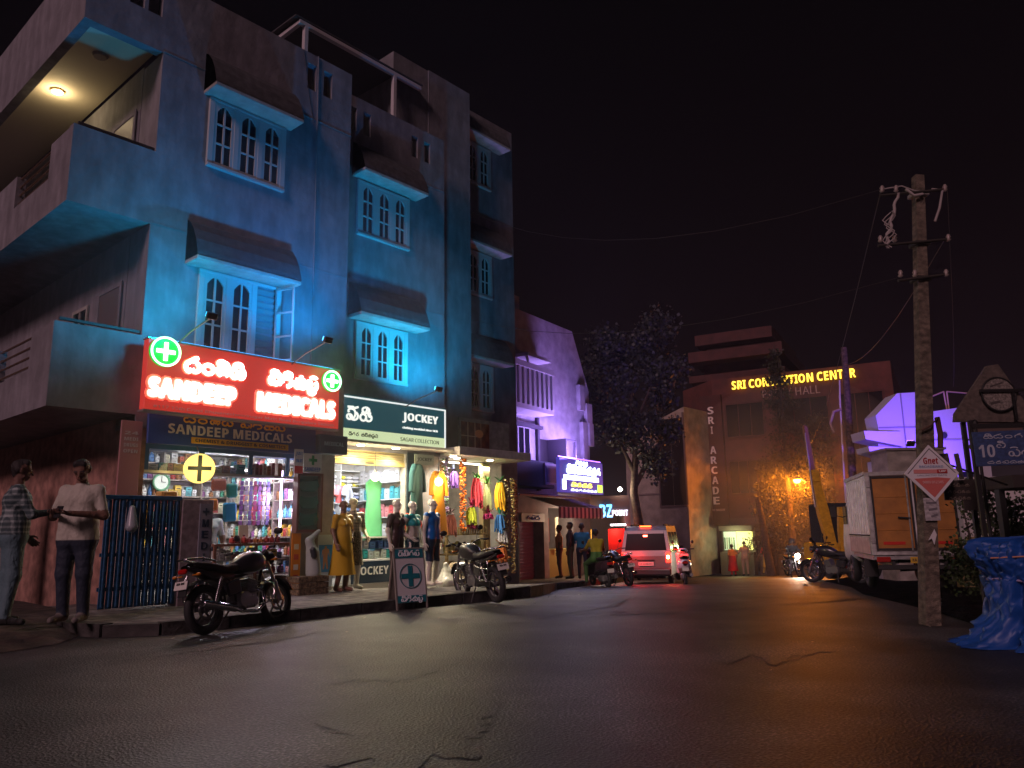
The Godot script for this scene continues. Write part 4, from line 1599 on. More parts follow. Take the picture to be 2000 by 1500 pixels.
func casement(o: Node3D, x0: float, x1: float, y0: float, y1: float, z: float, leaves: int, open_leaf := -1) -> void:
	var white := mat(Color(0.38, 0.375, 0.37), 0.6)
	var pane := mat(Color(0.012, 0.016, 0.02), 0.06)
	var m := M.new()
	var zf := z + 0.05
	m.box(Vector3(x0 - 0.05, y0 - 0.06, z - 0.02), Vector3(x1 + 0.05, y0, zf + 0.02), 0.008)
	m.box(Vector3(x0 - 0.05, y1, z - 0.02), Vector3(x1 + 0.05, y1 + 0.05, zf), 0.006)
	var w := (x1 - x0) / leaves
	for i in leaves + 1:
		var x := x0 + w * i
		m.box(Vector3(x - 0.05, y0, z - 0.02), Vector3(x + 0.05, y1, zf), 0.006)
	var win := put(m, "window", white, o)
	for i in leaves:
		var a := x0 + w * i + 0.05
		var b := x0 + w * (i + 1) - 0.05
		if i == open_leaf:
			# leaf swung out, louvred shutter behind it
			var mm := M.new()
			mm.at(Transform3D(Basis(Vector3.UP, -1.15), Vector3(b, 0, z + 0.04)))
			mm.box(Vector3(0, y0, 0), Vector3(0.035, y1, 0.03))
			mm.box(Vector3(w - 0.13, y0, 0), Vector3(w - 0.1, y1, 0.03))
			for k in 4:
				var yy := lerpf(y0, y1 - 0.03, k / 3.0)
				mm.box(Vector3(0.03, yy, 0), Vector3(w - 0.1, yy + 0.03, 0.03))
			put(mm, "open_sash", white, win)
			for k in 11:
				put(M.new().bx(Vector3((a + b) / 2, y0 + 0.06 + k * (y1 - y0 - 0.1) / 10.5, z + 0.01), Vector3(b - a, 0.09, 0.012), Basis(Vector3.RIGHT, 0.5)), "slat", mat(Color(0.1, 0.11, 0.12), 0.6), win)
			continue
		var s := M.new()
		s.box(Vector3(a, y0, z), Vector3(a + 0.045, y1, zf - 0.008))
		s.box(Vector3(b - 0.045, y0, z), Vector3(b, y1, zf - 0.008))
		var c := (a + b) / 2
		s.box(Vector3(c - 0.015, y0, z), Vector3(c + 0.015, y1, zf - 0.01))
		s.box(Vector3(a, y0, z), Vector3(b, y0 + 0.05, zf - 0.009))
		var ph := (y1 - y0 - 0.1) / 3.0
		for k in [1, 2]:
			s.box(Vector3(a, y0 + 0.05 + ph * k - 0.013, z), Vector3(b, y0 + 0.05 + ph * k + 0.013, zf - 0.012))
		# arched head
		var hw := (b - a) / 2 - 0.04
		var arch := [v2(a, y1 + 0.001), v2(a, y1 - 0.19)]
		for k in 7:
			var t := k / 6.0
			arch.append(v2(lerpf(c - hw, c + hw, t), y1 - 0.19 + 0.14 * sin(PI * t)))
		arch.append(v2(b, y1 - 0.19))
		arch.append(v2(b, y1 + 0.001))
		s.prism(arch, z, zf - 0.007)
		put(s, "sash", white, win)
		for k in 3:
			for e in 2:
				var px0 := a + 0.04 if e == 0 else c + 0.01
				var px1 := c - 0.01 if e == 0 else b - 0.04
				put(M.new().box(Vector3(px0, y0 + 0.05 + ph * k, z + 0.004), Vector3(px1, y0 + 0.05 + ph * (k + 1), z + 0.012)), "pane", pane, win)


# sloping concrete hood over a window
func hood(o: Node3D, x0: float, x1: float, y0: float, z: float, wall: Material, roof: Material) -> void:
	var m := M.new()
	var d := 0.42
	m.box(Vector3(x0, y0, z - 0.01), Vector3(x1, y0 + 0.07, z + d), 0.01)
	var h := put(m, "window_hood", wall, o)
	m = M.new()
	var prof := [v2(0, 0.76), v2(0.1, 0.7), v2(0.22, 0.56), v2(0.33, 0.36), v2(0.4, 0.16), v2(0.42, 0.075)]
	for i in prof.size() - 1:
		m.quad(Vector3(x0, y0 + prof[i + 1].y, z + prof[i + 1].x), Vector3(x1, y0 + prof[i + 1].y, z + prof[i + 1].x), Vector3(x1, y0 + prof[i].y, z + prof[i].x), Vector3(x0, y0 + prof[i].y, z + prof[i].x))
		m.quad(Vector3(x0, y0 + 0.07, z), Vector3(x0, y0 + prof[i + 1].y, z + prof[i + 1].x), Vector3(x0, y0 + prof[i].y, z + prof[i].x), Vector3(x0, y0 + 0.07, z + 0.001))
		m.quad(Vector3(x1, y0 + 0.07, z), Vector3(x1, y0 + 0.07, z + 0.001), Vector3(x1, y0 + prof[i].y, z + prof[i].x), Vector3(x1, y0 + prof[i + 1].y, z + prof[i + 1].x))
	put(m, "sloping_roof", roof, h)


func apartment() -> void:
	var t := thing("apartment_building", "four storey plastered apartment block with arched white windows above the lit shops", "building", Vector3(4.8, 0.0, -11.7))
	var wall := mat(Color(0.27, 0.26, 0.29), 0.85, 0.0, 0.13, 0.25, 0.3)
	var wall2 := mat(Color(0.25, 0.245, 0.27), 0.85, 0.0, 0.13, 0.25, 0.3)
	for w in [wall, wall2]:
		streak(w)
	var dark := mat(Color(0.05, 0.05, 0.055), 0.7)
	var hoodm := mat(Color(0.09, 0.09, 0.10), 0.8, 0.0, 0.3, 0.8)
	var cream := mat(Color(0.36, 0.34, 0.31), 0.8, 0.0, 0.15, 0.5)
	# front walls
	var m := M.new()
	m.box(Vector3(4.83, 2.72, -12.4), Vector3(8.6, 8.92, -11.7))
	holed(m, 3.62, 8.6, 8.92, 10.3, -11.88, -11.7, [[4.25, 4.48, 9.54, 10.08], [4.54, 4.77, 9.54, 10.08], [7.56, 7.76, 9.54, 10.08], [7.93, 8.13, 9.54, 10.08]])
	put(m, "front_wall", wall, t)
	m = M.new()
	m.box(Vector3(8.6, 2.72, -12.8), Vector3(11.62, 8.95, -12.15))
	holed(m, 8.6, 11.62, 8.95, 10.2, -12.33, -12.15, [[8.87, 9.08, 9.42, 9.94], [9.25, 9.45, 9.42, 9.94], [10.6, 10.79, 9.44, 9.94], [10.98, 11.17, 9.44, 9.94]])
	put(m, "middle_wall", wall2, t)
	m = M.new()
	m.box(Vector3(11.62, 2.9, -16.0), Vector3(13.05, 12.3, -12.7))
	m.box(Vector3(10.52, 9.2, -16.0), Vector3(11.62, 12.28, -12.72))
	put(m, "stair_tower", wall2, t)
	m = M.new()
	m.box(Vector3(13.05, 2.9, -18.0), Vector3(15.38, 12.35, -13.3))
	put(m, "end_wall", wall2, t)
	# body of the building behind the fronts
	m = M.new()
	m.box(Vector3(4.83, 2.92, -20.0), Vector3(11.6, 8.98, -12.42))
	put(m, "side_wall", wall, t)
	put(M.new().box(Vector3(4.83, 0.0, -20.0), Vector3(5.02, 2.91, -11.72)), "ground_floor_side_wall", mat(Color(0.42, 0.22, 0.17), 0.85, 0.0, 0.3, 0.5), t)
	# faint floor bands
	for y in [5.95, 8.93]:
		put(M.new().box(Vector3(4.84, y, -11.71), Vector3(8.6, y + 0.03, -11.692)), "floor_band", wall2, t)
		put(M.new().box(Vector3(8.61, y - 0.05, -12.16), Vector3(11.6, y - 0.02, -12.142)), "floor_band", wall2, t)
	put(M.new().path([Vector3(7.78, 10.3, -11.68), Vector3(7.8, 9.0, -11.68), Vector3(7.84, 5.0, -11.68), Vector3(7.84, 4.1, -11.68)], 0.012, 6), "drain_pipe", wall2, t)
	put(M.new().path([Vector3(7.45, 10.3, -11.69), Vector3(7.6, 9.4, -11.69), Vector3(7.72, 8.9, -11.69)], 0.005, 5), "cable", dark, t)
	# windows and hoods
	casement(t, 5.7, 7.08, 7.28, 8.44, -11.7, 3)
	hood(t, 5.55, 7.25, 8.5, -11.7, cream, hoodm)
	casement(t, 5.7, 7.12, 4.05, 5.36, -11.7, 3, 2)
	hood(t, 5.42, 7.32, 5.42, -11.7, cream, hoodm)
	casement(t, 9.17, 10.48, 7.2, 8.3, -12.15, 3)
	hood(t, 9.0, 10.75, 8.38, -12.15, cream, hoodm)
	casement(t, 9.2, 10.46, 4.18, 5.26, -12.15, 3)
	hood(t, 8.98, 10.8, 5.33, -12.15, cream, hoodm)
	for y in [10.28, 7.2, 4.17]:
		casement(t, 13.5, 14.4, y, y + 1.1, -13.3, 2)
		hood(t, 13.06, 14.86, y + 1.18, -13.3, cream, hoodm)
	# roof terrace shelter
	m = M.new()
	for x in [8.02, 10.4]:
		m.box(Vector3(x - 0.04, 10.0, -12.6), Vector3(x + 0.04, 11.5, -12.5))
	m.box(Vector3(7.85, 11.5, -12.6), Vector3(11.2, 11.58, -12.5))
	m.box(Vector3(7.85, 11.5, -16.0), Vector3(7.93, 11.58, -12.6))
	put(m, "terrace_frame", mat(Color(0.5, 0.48, 0.5), 0.5), t)
	put(M.new().bx(Vector3(9.5, 11.68, -14.3), Vector3(3.5, 0.03, 3.6), Basis(Vector3.RIGHT, 0.03)), "terrace_roof", dark, t)
	put(M.new().box(Vector3(7.9, 9.0, -17.9), Vector3(10.5, 11.3, -17.7)), "terrace_wall", mat(Color(0.12, 0.12, 0.14), 0.9), t)
	# balconies round the corner
	for k in 2:
		var y: float = [2.91, 5.94][k]
		m = M.new()
		m.box(Vector3(3.64, y + 0.002, -20.0), Vector3(4.83, y + 0.14, -11.86))
		put(m, "balcony_slab", wall2, t)
		m = M.new()
		m.box(Vector3(3.62, y, -11.86), Vector3(4.83, y + 1.22, -11.7))
		m.box(Vector3(3.62, y, -12.6), Vector3(3.76, y + 1.2, -11.86))
		m.box(Vector3(3.62, y, -14.2), Vector3(3.76, y + 0.62, -12.6))
		m.box(Vector3(3.62, y, -20.0), Vector3(3.76, y + 1.2, -14.2))
		var bal := put(m, "balcony_wall", wall, t)
		put(M.new().box(Vector3(3.7, y + 1.26, -11.8), Vector3(4.83, y + 1.3, -11.75)), "hand_rail", dark, bal)
		for i in 4:
			put(M.new().tube(Vector3(3.69, y + 0.72 + i * 0.15, -14.2), Vector3(3.69, y + 0.72 + i * 0.15, -12.6), 0.018, -1, 8), "rail", mat(Color(0.45, 0.3, 0.22), 0.25, 0.8), bal)
		# doors and windows on the balcony
		var d := put(M.new().box(Vector3(4.8, y + 0.14, -13.4), Vector3(4.818, y + 2.2, -12.6)), "balcony_door", mat(Color(0.12, 0.1, 0.1), 0.5), t)
		put(M.new().box(Vector3(4.79, y + 0.1, -13.48), Vector3(4.81, y + 2.28, -13.4)).box(Vector3(4.79, y + 0.1, -12.6), Vector3(4.81, y + 2.28, -12.52)).box(Vector3(4.79, y + 2.2, -13.4), Vector3(4.81, y + 2.28, -12.6)), "door_frame", wall2, d)
		var w := put(M.new().box(Vector3(4.79, y + 1.0, -14.6), Vector3(4.82, y + 1.06, -13.9)).box(Vector3(4.79, y + 2.1, -14.6), Vector3(4.82, y + 2.16, -13.9)).box(Vector3(4.79, y + 1.06, -14.6), Vector3(4.82, y + 2.1, -14.54)).box(Vector3(4.79, y + 1.06, -13.96), Vector3(4.82, y + 2.1, -13.9)).box(Vector3(4.79, y + 1.06, -14.27), Vector3(4.82, y + 2.1, -14.23)), "balcony_window", cream, t)
		put(M.new().box(Vector3(4.81, y + 1.06, -14.54), Vector3(4.825, y + 2.1, -13.96)), "pane", mat(Color(0.01, 0.012, 0.015), 0.06), w)
	m = M.new()
	m.box(Vector3(3.77, 9.06, -20.0), Vector3(4.83, 9.2, -11.88))
	put(m, "balcony_ceiling", mat(Color(0.62, 0.55, 0.42), 0.8), t)
	m = M.new()
	m.box(Vector3(3.62, 8.92, -20.0), Vector3(3.77, 10.3, -11.88))
	put(m, "roof_edge", wall, t)
	var cl := put(M.new().tube(Vector3(4.14, 9.06, -14.4), Vector3(4.14, 9.03, -14.4), 0.13, 0.11, 20), "ceiling_lamp", mat(Color(0.5, 0.35, 0.15), 0.4), t)
	put(M.new().tube(Vector3(4.14, 9.03, -14.4), Vector3(4.14, 9.015, -14.4), 0.095, 0.08, 20), "lamp_glass", lit(Color(1.0, 0.93, 0.8), 4.0), cl)
	put(M.new().tube(Vector3(4.24, 9.06, -12.75), Vector3(4.24, 9.02, -12.75), 0.13, 0.1, 20), "ceiling_lamp", mat(Color(0.3, 0.26, 0.22), 0.4), t)
	omni("balcony_lamp_light", Vector3(4.14, 8.9, -14.4), Color(1.0, 0.75, 0.4), 0.22, 0.08)
	# ground floor: piers, lintels and the rooms of the shops
	var plaster := mat(Color(0.52, 0.50, 0.48), 0.7, 0.0, 0.15, 0.6)
	for r in [[7.9, 8.45, 0.0, 2.72, -11.9, -11.72, "pier"], [10.52, 11.5, 0.0, 2.9, -12.32, -12.17, "pier"], [13.9, 15.38, -0.3, 2.9, -14.4, -13.3, "pier"], [5.02, 7.9, 2.5, 2.72, -12.0, -11.72, "lintel"], [11.5, 13.85, 2.72, 2.9, -13.2, -11.55, "soffit_slab"], [8.5, 11.5, 2.8, 2.855, -12.3, -11.72, "soffit_slab"]]:
		put(M.new().box(Vector3(r[0], r[2], r[4]), Vector3(r[1], r[3], r[5]), 0.006), r[6], plaster, t)
	for r in [[5.02, 8.22, -14.9, -11.75, 2.7], [8.45, 11.2, -14.7, -12.2, 2.7], [11.5, 13.85, -14.4, -12.35, 2.85]]:
		m = M.new()
		m.box(Vector3(r[0], -0.1, r[2] - 0.1), Vector3(r[1], r[4], r[2]))
		m.box(Vector3(r[0] - 0.05, -0.1, r[2]), Vector3(r[0], r[4], r[3] - 0.25))
		m.box(Vector3(r[1], -0.1, r[2]), Vector3(r[1] + 0.05, r[4], r[3] - 0.15))
		m.box(Vector3(r[0], r[4], r[2]), Vector3(r[1], r[4] + 0.08, r[3] - 0.25))
		put(m, "shop_room", plaster, t)
		put(M.new().box(Vector3(r[0], -0.1, r[2]), Vector3(r[1], 0.16, r[3] + 0.02)), "shop_floor", mat(Color(0.3, 0.28, 0.26), 0.35), t)


func left_signs() -> void:
	# upper LED sign
	var z := -11.3
	var t := thing("led_sign", "glowing red and white sign board reading SANDEEP MEDICALS over the pharmacy", "sign", Vector3(6.5, 2.93, z))
	var m := M.new()
	m.box(Vector3(4.77, 2.94, z - 0.16), Vector3(8.2, 4.0, z), 0.01)
	put(m, "sign_board", lit(Color(0.95, 0.05, 0.03), 0.24, Color(0.42, 0.06, 0.06)), t)
	m = M.new()
	m.box(Vector3(4.76, 2.91, z - 0.18), Vector3(8.21, 2.94, z + 0.012))
	m.box(Vector3(4.76, 4.0, z - 0.18), Vector3(8.21, 4.025, z + 0.012))
	put(m, "sign_frame", mat(Color(0.35, 0.33, 0.36), 0.4, 0.5), t)
	put(text(M.new(), "#117 15th Cross Bhuvaneshwarinagar Main Road Bangalore 560085", 3.2, 0.055, 0.006, Transform3D(Basis(), Vector3(6.5, 2.995, z + 0.006)), false), "address_line", mat(Color(0.5, 0.48, 0.5), 0.5), t)
	var hot := lit(Color(1.0, 0.9, 0.9), 3.2)
	var rim := lit(Color(1.0, 0.07, 0.02), 2.2)  # emissive outline layers paint the glow round the letters
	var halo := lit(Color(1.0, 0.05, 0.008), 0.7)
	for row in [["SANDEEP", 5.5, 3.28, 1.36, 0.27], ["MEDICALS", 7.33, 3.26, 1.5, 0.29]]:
		for lay in [[0.058, 0.006, "painted_letter_halo", halo, 10], [0.034, 0.016, "painted_letter_glow", rim, 8], [0.013, 0.035, "lettering", hot, 6]]:
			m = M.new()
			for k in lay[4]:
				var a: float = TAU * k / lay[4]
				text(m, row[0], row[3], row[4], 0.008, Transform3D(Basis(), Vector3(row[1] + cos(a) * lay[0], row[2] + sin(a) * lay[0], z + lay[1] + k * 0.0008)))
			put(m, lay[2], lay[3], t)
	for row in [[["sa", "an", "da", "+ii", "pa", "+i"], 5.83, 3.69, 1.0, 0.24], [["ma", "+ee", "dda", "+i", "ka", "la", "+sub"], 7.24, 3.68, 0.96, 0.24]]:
		for lay in [[0.075, -0.055, "painted_letter_halo", halo], [0.05, 0.0, "painted_letter_glow", rim], [0.034, 0.03, "lettering", hot]]:
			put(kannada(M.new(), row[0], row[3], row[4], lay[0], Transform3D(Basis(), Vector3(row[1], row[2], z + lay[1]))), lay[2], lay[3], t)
	for c in [[5.0, 3.82, 0.23], [7.98, 3.78, 0.19]]:
		var r: float = c[2]
		var o := thing("led_cross", "round green LED pharmacy cross on the %s end of the red sign" % ("street corner" if c[0] < 6 else "clothes shop"), "sign", Vector3(c[0], c[1], z), 0.0)
		put(M.new().at(Transform3D(Basis(Vector3.RIGHT, PI / 2), Vector3(c[0], c[1], z + 0.05))).tube(Vector3(0, -0.03, 0), Vector3(0, 0.02, 0), r * 0.98, -1, 28), "cross_disc", lit(Color(0.0, 0.7, 0.05), 0.5, Color(0.02, 0.2, 0.03)), o)
		put(M.new().ring(Vector3(c[0], c[1], z + 0.09), Vector3.BACK, r * 0.92, 0.017, 32, 8), "cross_ring", lit(Color(0.35, 1.0, 0.5), 2.6), o)
		put(M.new().box(Vector3(c[0] - r * 0.6, c[1] - 0.026, z + 0.075), Vector3(c[0] + r * 0.6, c[1] + 0.026, z + 0.1)).box(Vector3(c[0] - 0.026, c[1] + 0.026, z + 0.075), Vector3(c[0] + 0.026, c[1] + r * 0.6, z + 0.1)).box(Vector3(c[0] - 0.026, c[1] - r * 0.6, z + 0.075), Vector3(c[0] + 0.026, c[1] - 0.026, z + 0.1)), "cross_bar", lit(Color(0.75, 1.0, 0.85), 3.0), o)
		omni("led_cross_light", Vector3(c[0], c[1] + 0.15, z + 0.3), Color(0.0, 1.0, 0.25), 0.10, 0.15)
	area("led_sign_light", Vector3(6.5, 3.45, z + 0.14), Vector3(6.5, 3.2, z + 3.0), 3.2, 0.8, Color(1.0, 0.42, 0.35), 1.1)
	# added blue LED strip along the sign top, to wash the wall above
	put(M.new().tube(Vector3(4.9, 4.04, z - 0.08), Vector3(8.1, 4.04, z - 0.08), 0.012, -1, 8), "added_led_strip", lit(Color(0.05, 0.4, 1.0), 3.0), t)
	area("added_led_strip_light", Vector3(6.5, 4.07, z - 0.06), Vector3(6.6, 8.0, z - 0.9), 3.2, 0.1, Color(0.0, 0.24, 0.85), 0.3)
	for r in [[5.2, 4.08, -11.3, 4.3, 5.3, -11.7, Color(0.0, 0.38, 0.75), 3.6, "added teal floodlight on an arm at the street corner end of the red sign"], [7.2, 4.08, -11.3, 7.2, 7.2, -11.7, Color(0.0, 0.33, 1.0), 5.0, "added blue floodlight on an arm over the middle of the red sign"], [10.2, 3.72, -11.85, 11.0, 6.6, -12.3, Color(0.0, 0.42, 0.85), 8.0, "added teal floodlight on an arm above the clothes shop sign"]]:  # invented fittings, added to wash the facade blue
		var f := thing("flood_light", r[8], "lamp", Vector3(r[0], r[1], r[2]))
		var e := Vector3(r[0], r[1] + 0.12, r[2] + 1.0)
		put(M.new().path([Vector3(r[0], r[1] - 0.1, r[2]), Vector3(r[0], r[1] + 0.02, r[2] + 0.4), e], 0.012, 6), "arm", mat(Color(0.05, 0.05, 0.06), 0.5), f)
		put(M.new().bx(e + Vector3(0, 0.02, 0.03), Vector3(0.16, 0.1, 0.06), Basis(Vector3.RIGHT, 0.5), 0.01), "housing", mat(Color(0.04, 0.04, 0.05), 0.5), f)
		put(M.new().bx(e + Vector3(0, 0.045, -0.015), Vector3(0.13, 0.07, 0.02), Basis(Vector3.RIGHT, 0.5)), "lamp_glass", lit(r[6], 4.0), f)
		spot("flood_light_beam", e + Vector3(0, 0.08, -0.05), Vector3(r[3], r[4], r[5]), r[6], r[7], 68.0, 0.1)
	# older board underneath
	var s := thing("shop_board", "blue board with white SANDEEP MEDICALS and a yellow strip under the lit sign", "sign", Vector3(6.4, 2.5, -11.62))
	put(M.new().bx(Vector3(6.45, 2.73, -11.6), Vector3(2.95, 0.5, 0.05), Basis(Vector3.RIGHT, -0.06), 0.006), "board", mat(Color(0.012, 0.06, 0.3), 0.45), s)
	put(text(M.new(), "SANDEEP MEDICALS", 2.15, 0.15, 0.012, Transform3D(Basis(Vector3.RIGHT, -0.06), Vector3(6.35, 2.73, -11.565))), "lettering", mat(Color(0.72, 0.72, 0.74), 0.5), s)
	put(M.new().at(Transform3D(Basis(Vector3.RIGHT, -0.06), Vector3(6.5, 2.575, -11.56))).bx(Vector3.ZERO, Vector3(1.72, 0.1, 0.012), Basis(), 0.005), "yellow_strip", mat(Color(0.75, 0.42, 0.02), 0.5), s)
	put(text(M.new(), "CHEMIST & DRUGGIST & COSMETICS", 1.6, 0.05, 0.004, Transform3D(Basis(Vector3.RIGHT, -0.06), Vector3(6.5, 2.575, -11.55))), "strip_lettering", mat(Color(0.03, 0.02, 0.02), 0.6), s)
	put(kannada(M.new(), ["sa", "an", "da", "+ii", "pa", " ", "ma", "dda", "ka", "la"], 1.8, 0.12, 0.014, Transform3D(Basis(Vector3.RIGHT, -0.06), Vector3(6.4, 2.9, -11.57))), "kannada_lettering", mat(Color(0.75, 0.5, 0.02), 0.5), s)
	# corner board with red top
	s = thing("corner_board", "narrow faded red board on the corner pier beside the pharmacy", "sign", Vector3(4.75, 2.1, -11.64))
	put(M.new().box(Vector3(4.62, 1.62, -11.68), Vector3(4.92, 2.8, -11.64), 0.004), "board", mat(Color(0.42, 0.2, 0.2), 0.6), s)
	for i in 4:
		put(text(M.new(), ["24", "MEDI", "DRUGS", "OPEN"][i], 0.2, 0.05, 0.004, Transform3D(Basis(), Vector3(4.77, 2.62 - i * 0.09, -11.636))), "lettering", mat(Color(0.6, 0.55, 0.55), 0.6), s)
	put(M.new().box(Vector3(4.8, 0.0, -12.0), Vector3(5.03, 1.62, -11.68)), "pier", mat(Color(0.3, 0.26, 0.26), 0.8), s)
	# clothes shop sign
	t = thing("shop_sign", "dark green clothes shop sign board with white outline and pale lower band", "sign", Vector3(9.95, 2.85, -11.85))
	put(M.new().box(Vector3(8.58, 2.86, -11.98), Vector3(11.34, 3.72, -11.82), 0.006), "board", lit(Color(0.0, 0.5, 0.7), 0.05, Color(0.012, 0.05, 0.06)), t)
	put(M.new().box(Vector3(8.6, 3.66, -11.818), Vector3(11.33, 3.69, -11.8)).box(Vector3(11.3, 2.87, -11.818), Vector3(11.33, 3.66, -11.8)), "white_outline", lit(Color(0.85, 0.9, 0.9), 0.55), t)
	put(M.new().box(Vector3(8.58, 2.865, -11.818), Vector3(11.298, 3.07, -11.806)), "lower_band", lit(Color(0.75, 0.9, 0.5), 0.45), t)
	var wht := lit(Color(0.9, 0.92, 0.85), 0.6)
	put(text(M.new(), "JOCKEY", 0.98, 0.21, 0.02, Transform3D(Basis(), Vector3(10.62, 3.41, -11.81))), "lettering", wht, t)
	put(text(M.new(), "clothing mankind since 1876", 0.97, 0.062, 0.01, Transform3D(Basis(), Vector3(10.62, 3.2, -11.814)), true), "small_lettering", wht, t)
	put(kannada(M.new(), ["ja", "+aa", "ka", "+i"], 0.62, 0.27, 0.022, Transform3D(Basis(), Vector3(9.05, 3.36, -11.812))), "kannada_lettering", wht, t)
	var ink := mat(Color(0.03, 0.05, 0.03), 0.6)
	put(text(M.new(), "SAGAR COLLECTION", 1.05, 0.075, 0.006, Transform3D(Basis(), Vector3(10.6, 2.965, -11.802)), false), "band_lettering", ink, t)
	put(kannada(M.new(), ["sa", "+aa", "ga", "ra", " ", "ka", "la", "+ee", "ka", "sha", "+sub", "na"], 0.7, 0.07, 0.007, Transform3D(Basis(), Vector3(9.15, 2.97, -11.803))), "band_kannada", ink, t)
	# poster board above the garland shop
	s = thing("poster_board", "grey board with a brown interior photograph poster above the garland shop", "poster", Vector3(13.4, 3.0, -12.62))
	put(M.new().box(Vector3(12.55, 2.98, -12.68), Vector3(14.3, 3.75, -12.62), 0.005), "board", mat(Color(0.3, 0.32, 0.3), 0.7, 0.0, 0.2, 0.8), s)
	var img := Image.create(64, 64, false, Image.FORMAT_RGB8)
	for y in 64:
		for x in 64:
			var g := 0.25 + 0.18 * sin(x * 0.35) * cos(y * 0.2)
			var c := Color(0.3 + g * 0.5, 0.16 + g * 0.4, 0.1 + g * 0.25)
			if x in [14, 15, 30, 31, 44] or (y > 30 and y < 33 and x < 40):
				c = Color(0.8, 0.72, 0.6)
			if (x - 40) * (x - 40) + (y - 24) * (y - 24) < 90:
				c = Color(0.85, 0.6, 0.35)
			img.set_pixel(x, y, c)
	var pm := StandardMaterial3D.new()
	pm.albedo_texture = ImageTexture.create_from_image(img)
	pm.roughness = 0.5
	put(M.new().quad(Vector3(12.6, 3.0, -12.612), Vector3(13.56, 3.0, -12.612), Vector3(13.56, 3.66, -12.612), Vector3(12.6, 3.66, -12.612)), "print", pm, s)
	# blank blind box between the two signs
	s = thing("blue_box_sign", "small unlit blue box sign between the pharmacy board and the clothes sign", "sign", Vector3(8.2, 2.5, -11.7))
	put(M.new().box(Vector3(7.96, 2.52, -11.7), Vector3(8.56, 2.86, -11.5), 0.01), "box", mat(Color(0.02, 0.07, 0.14), 0.5), s)
	put(text(M.new(), "MEDICAL", 0.42, 0.07, 0.004, Transform3D(Basis(), Vector3(8.26, 2.7, -11.497))), "lettering", mat(Color(0.2, 0.4, 0.55), 0.5), s)
	# small boards at the pharmacy's right
	s = thing("offer_board", "white and red hanging strip board at the right of the pharmacy shelf", "sign", Vector3(7.55, 2.15, -11.52))
	put(M.new().box(Vector3(7.47, 2.14, -11.54), Vector3(7.64, 2.56, -11.52)), "board", mat(Color(0.7, 0.72, 0.75), 0.5), s)
	put(M.new().box(Vector3(7.472, 2.142, -11.519), Vector3(7.638, 2.27, -11.515)), "red_panel", mat(Color(0.6, 0.03, 0.02), 0.4), s)
	put(text(M.new(), "JUST", 0.13, 0.07, 0.004, Transform3D(Basis(), Vector3(7.555, 2.48, -11.517))), "lettering", mat(Color(0.05, 0.2, 0.55), 0.5), s)
	put(text(M.new(), "15% OFF", 0.13, 0.06, 0.004, Transform3D(Basis(), Vector3(7.555, 2.36, -11.517))), "lettering", mat(Color(0.05, 0.2, 0.55), 0.5), s)
	s = thing("cross_board", "pale board with a green cross and SANDEEP over the green garment case", "sign", Vector3(7.82, 2.16, -11.52))
	put(M.new().box(Vector3(7.65, 2.17, -11.54), Vector3(8.02, 2.5, -11.52)), "board", mat(Color(0.55, 0.62, 0.56), 0.5), s)
	put(M.new().box(Vector3(7.75, 2.36, -11.519), Vector3(7.92, 2.41, -11.514)).box(Vector3(7.81, 2.41, -11.519), Vector3(7.86, 2.47, -11.514)).box(Vector3(7.81, 2.3, -11.519), Vector3(7.86, 2.36, -11.514)), "green_cross", mat(Color(0.01, 0.28, 0.08), 0.5), s)
	put(text(M.new(), "SANDEEP", 0.32, 0.07, 0.004, Transform3D(Basis(), Vector3(7.835, 2.225, -11.517))), "lettering", mat(Color(0.02, 0.12, 0.4), 0.5), s)
	# yellow round lamp sign with a dark cross
	s = thing("round_lamp_sign", "round yellow lit lamp sign with a dark cross hanging before the pharmacy", "sign", Vector3(5.74, 2.13, -11.45))
	put(M.new().at(Transform3D(Basis(Vector3.UP, -0.35) * Basis(Vector3.RIGHT, PI / 2), Vector3(5.74, 2.13, -11.45))).tube(Vector3(0, -0.06, 0), Vector3(0, 0.06, 0), 0.225, -1, 36), "lamp_drum", lit(Color(1.0, 0.72, 0.16), 0.8, Color(0.7, 0.6, 0.3)), s)
	put(M.new().at(Transform3D(Basis(Vector3.UP, -0.35), Vector3(5.74, 2.13, -11.45))).box(Vector3(-0.17, -0.03, 0.061), Vector3(0.17, 0.03, 0.067)).box(Vector3(-0.03, 0.03, 0.061), Vector3(0.03, 0.2, 0.067)).box(Vector3(-0.03, -0.2, 0.061), Vector3(0.03, -0.03, 0.067)), "dark_cross", mat(Color(0.02, 0.04, 0.04), 0.6), s)
	put(M.new().tube(Vector3(5.74, 2.35, -11.45), Vector3(5.74, 2.52, -11.6), 0.01), "hanger", mat(Color(0.1, 0.1, 0.1), 0.5), s)
	omni("round_lamp_sign_light", Vector3(5.66, 2.13, -11.2), Color(1.0, 0.7, 0.25), 0.06, 0.15)


var tones := [Color(0.7, 0.68, 0.62), Color(0.6, 0.08, 0.07), Color(0.1, 0.25, 0.55), Color(0.75, 0.5, 0.05), Color(0.08, 0.4, 0.25), Color(0.7, 0.72, 0.75), Color(0.55, 0.25, 0.1), Color(0.35, 0.12, 0.35), Color(0.12, 0.45, 0.5), Color(0.8, 0.75, 0.5), Color(0.72, 0.3, 0.3), Color(0.85, 0.85, 0.82)]
var unit := {}


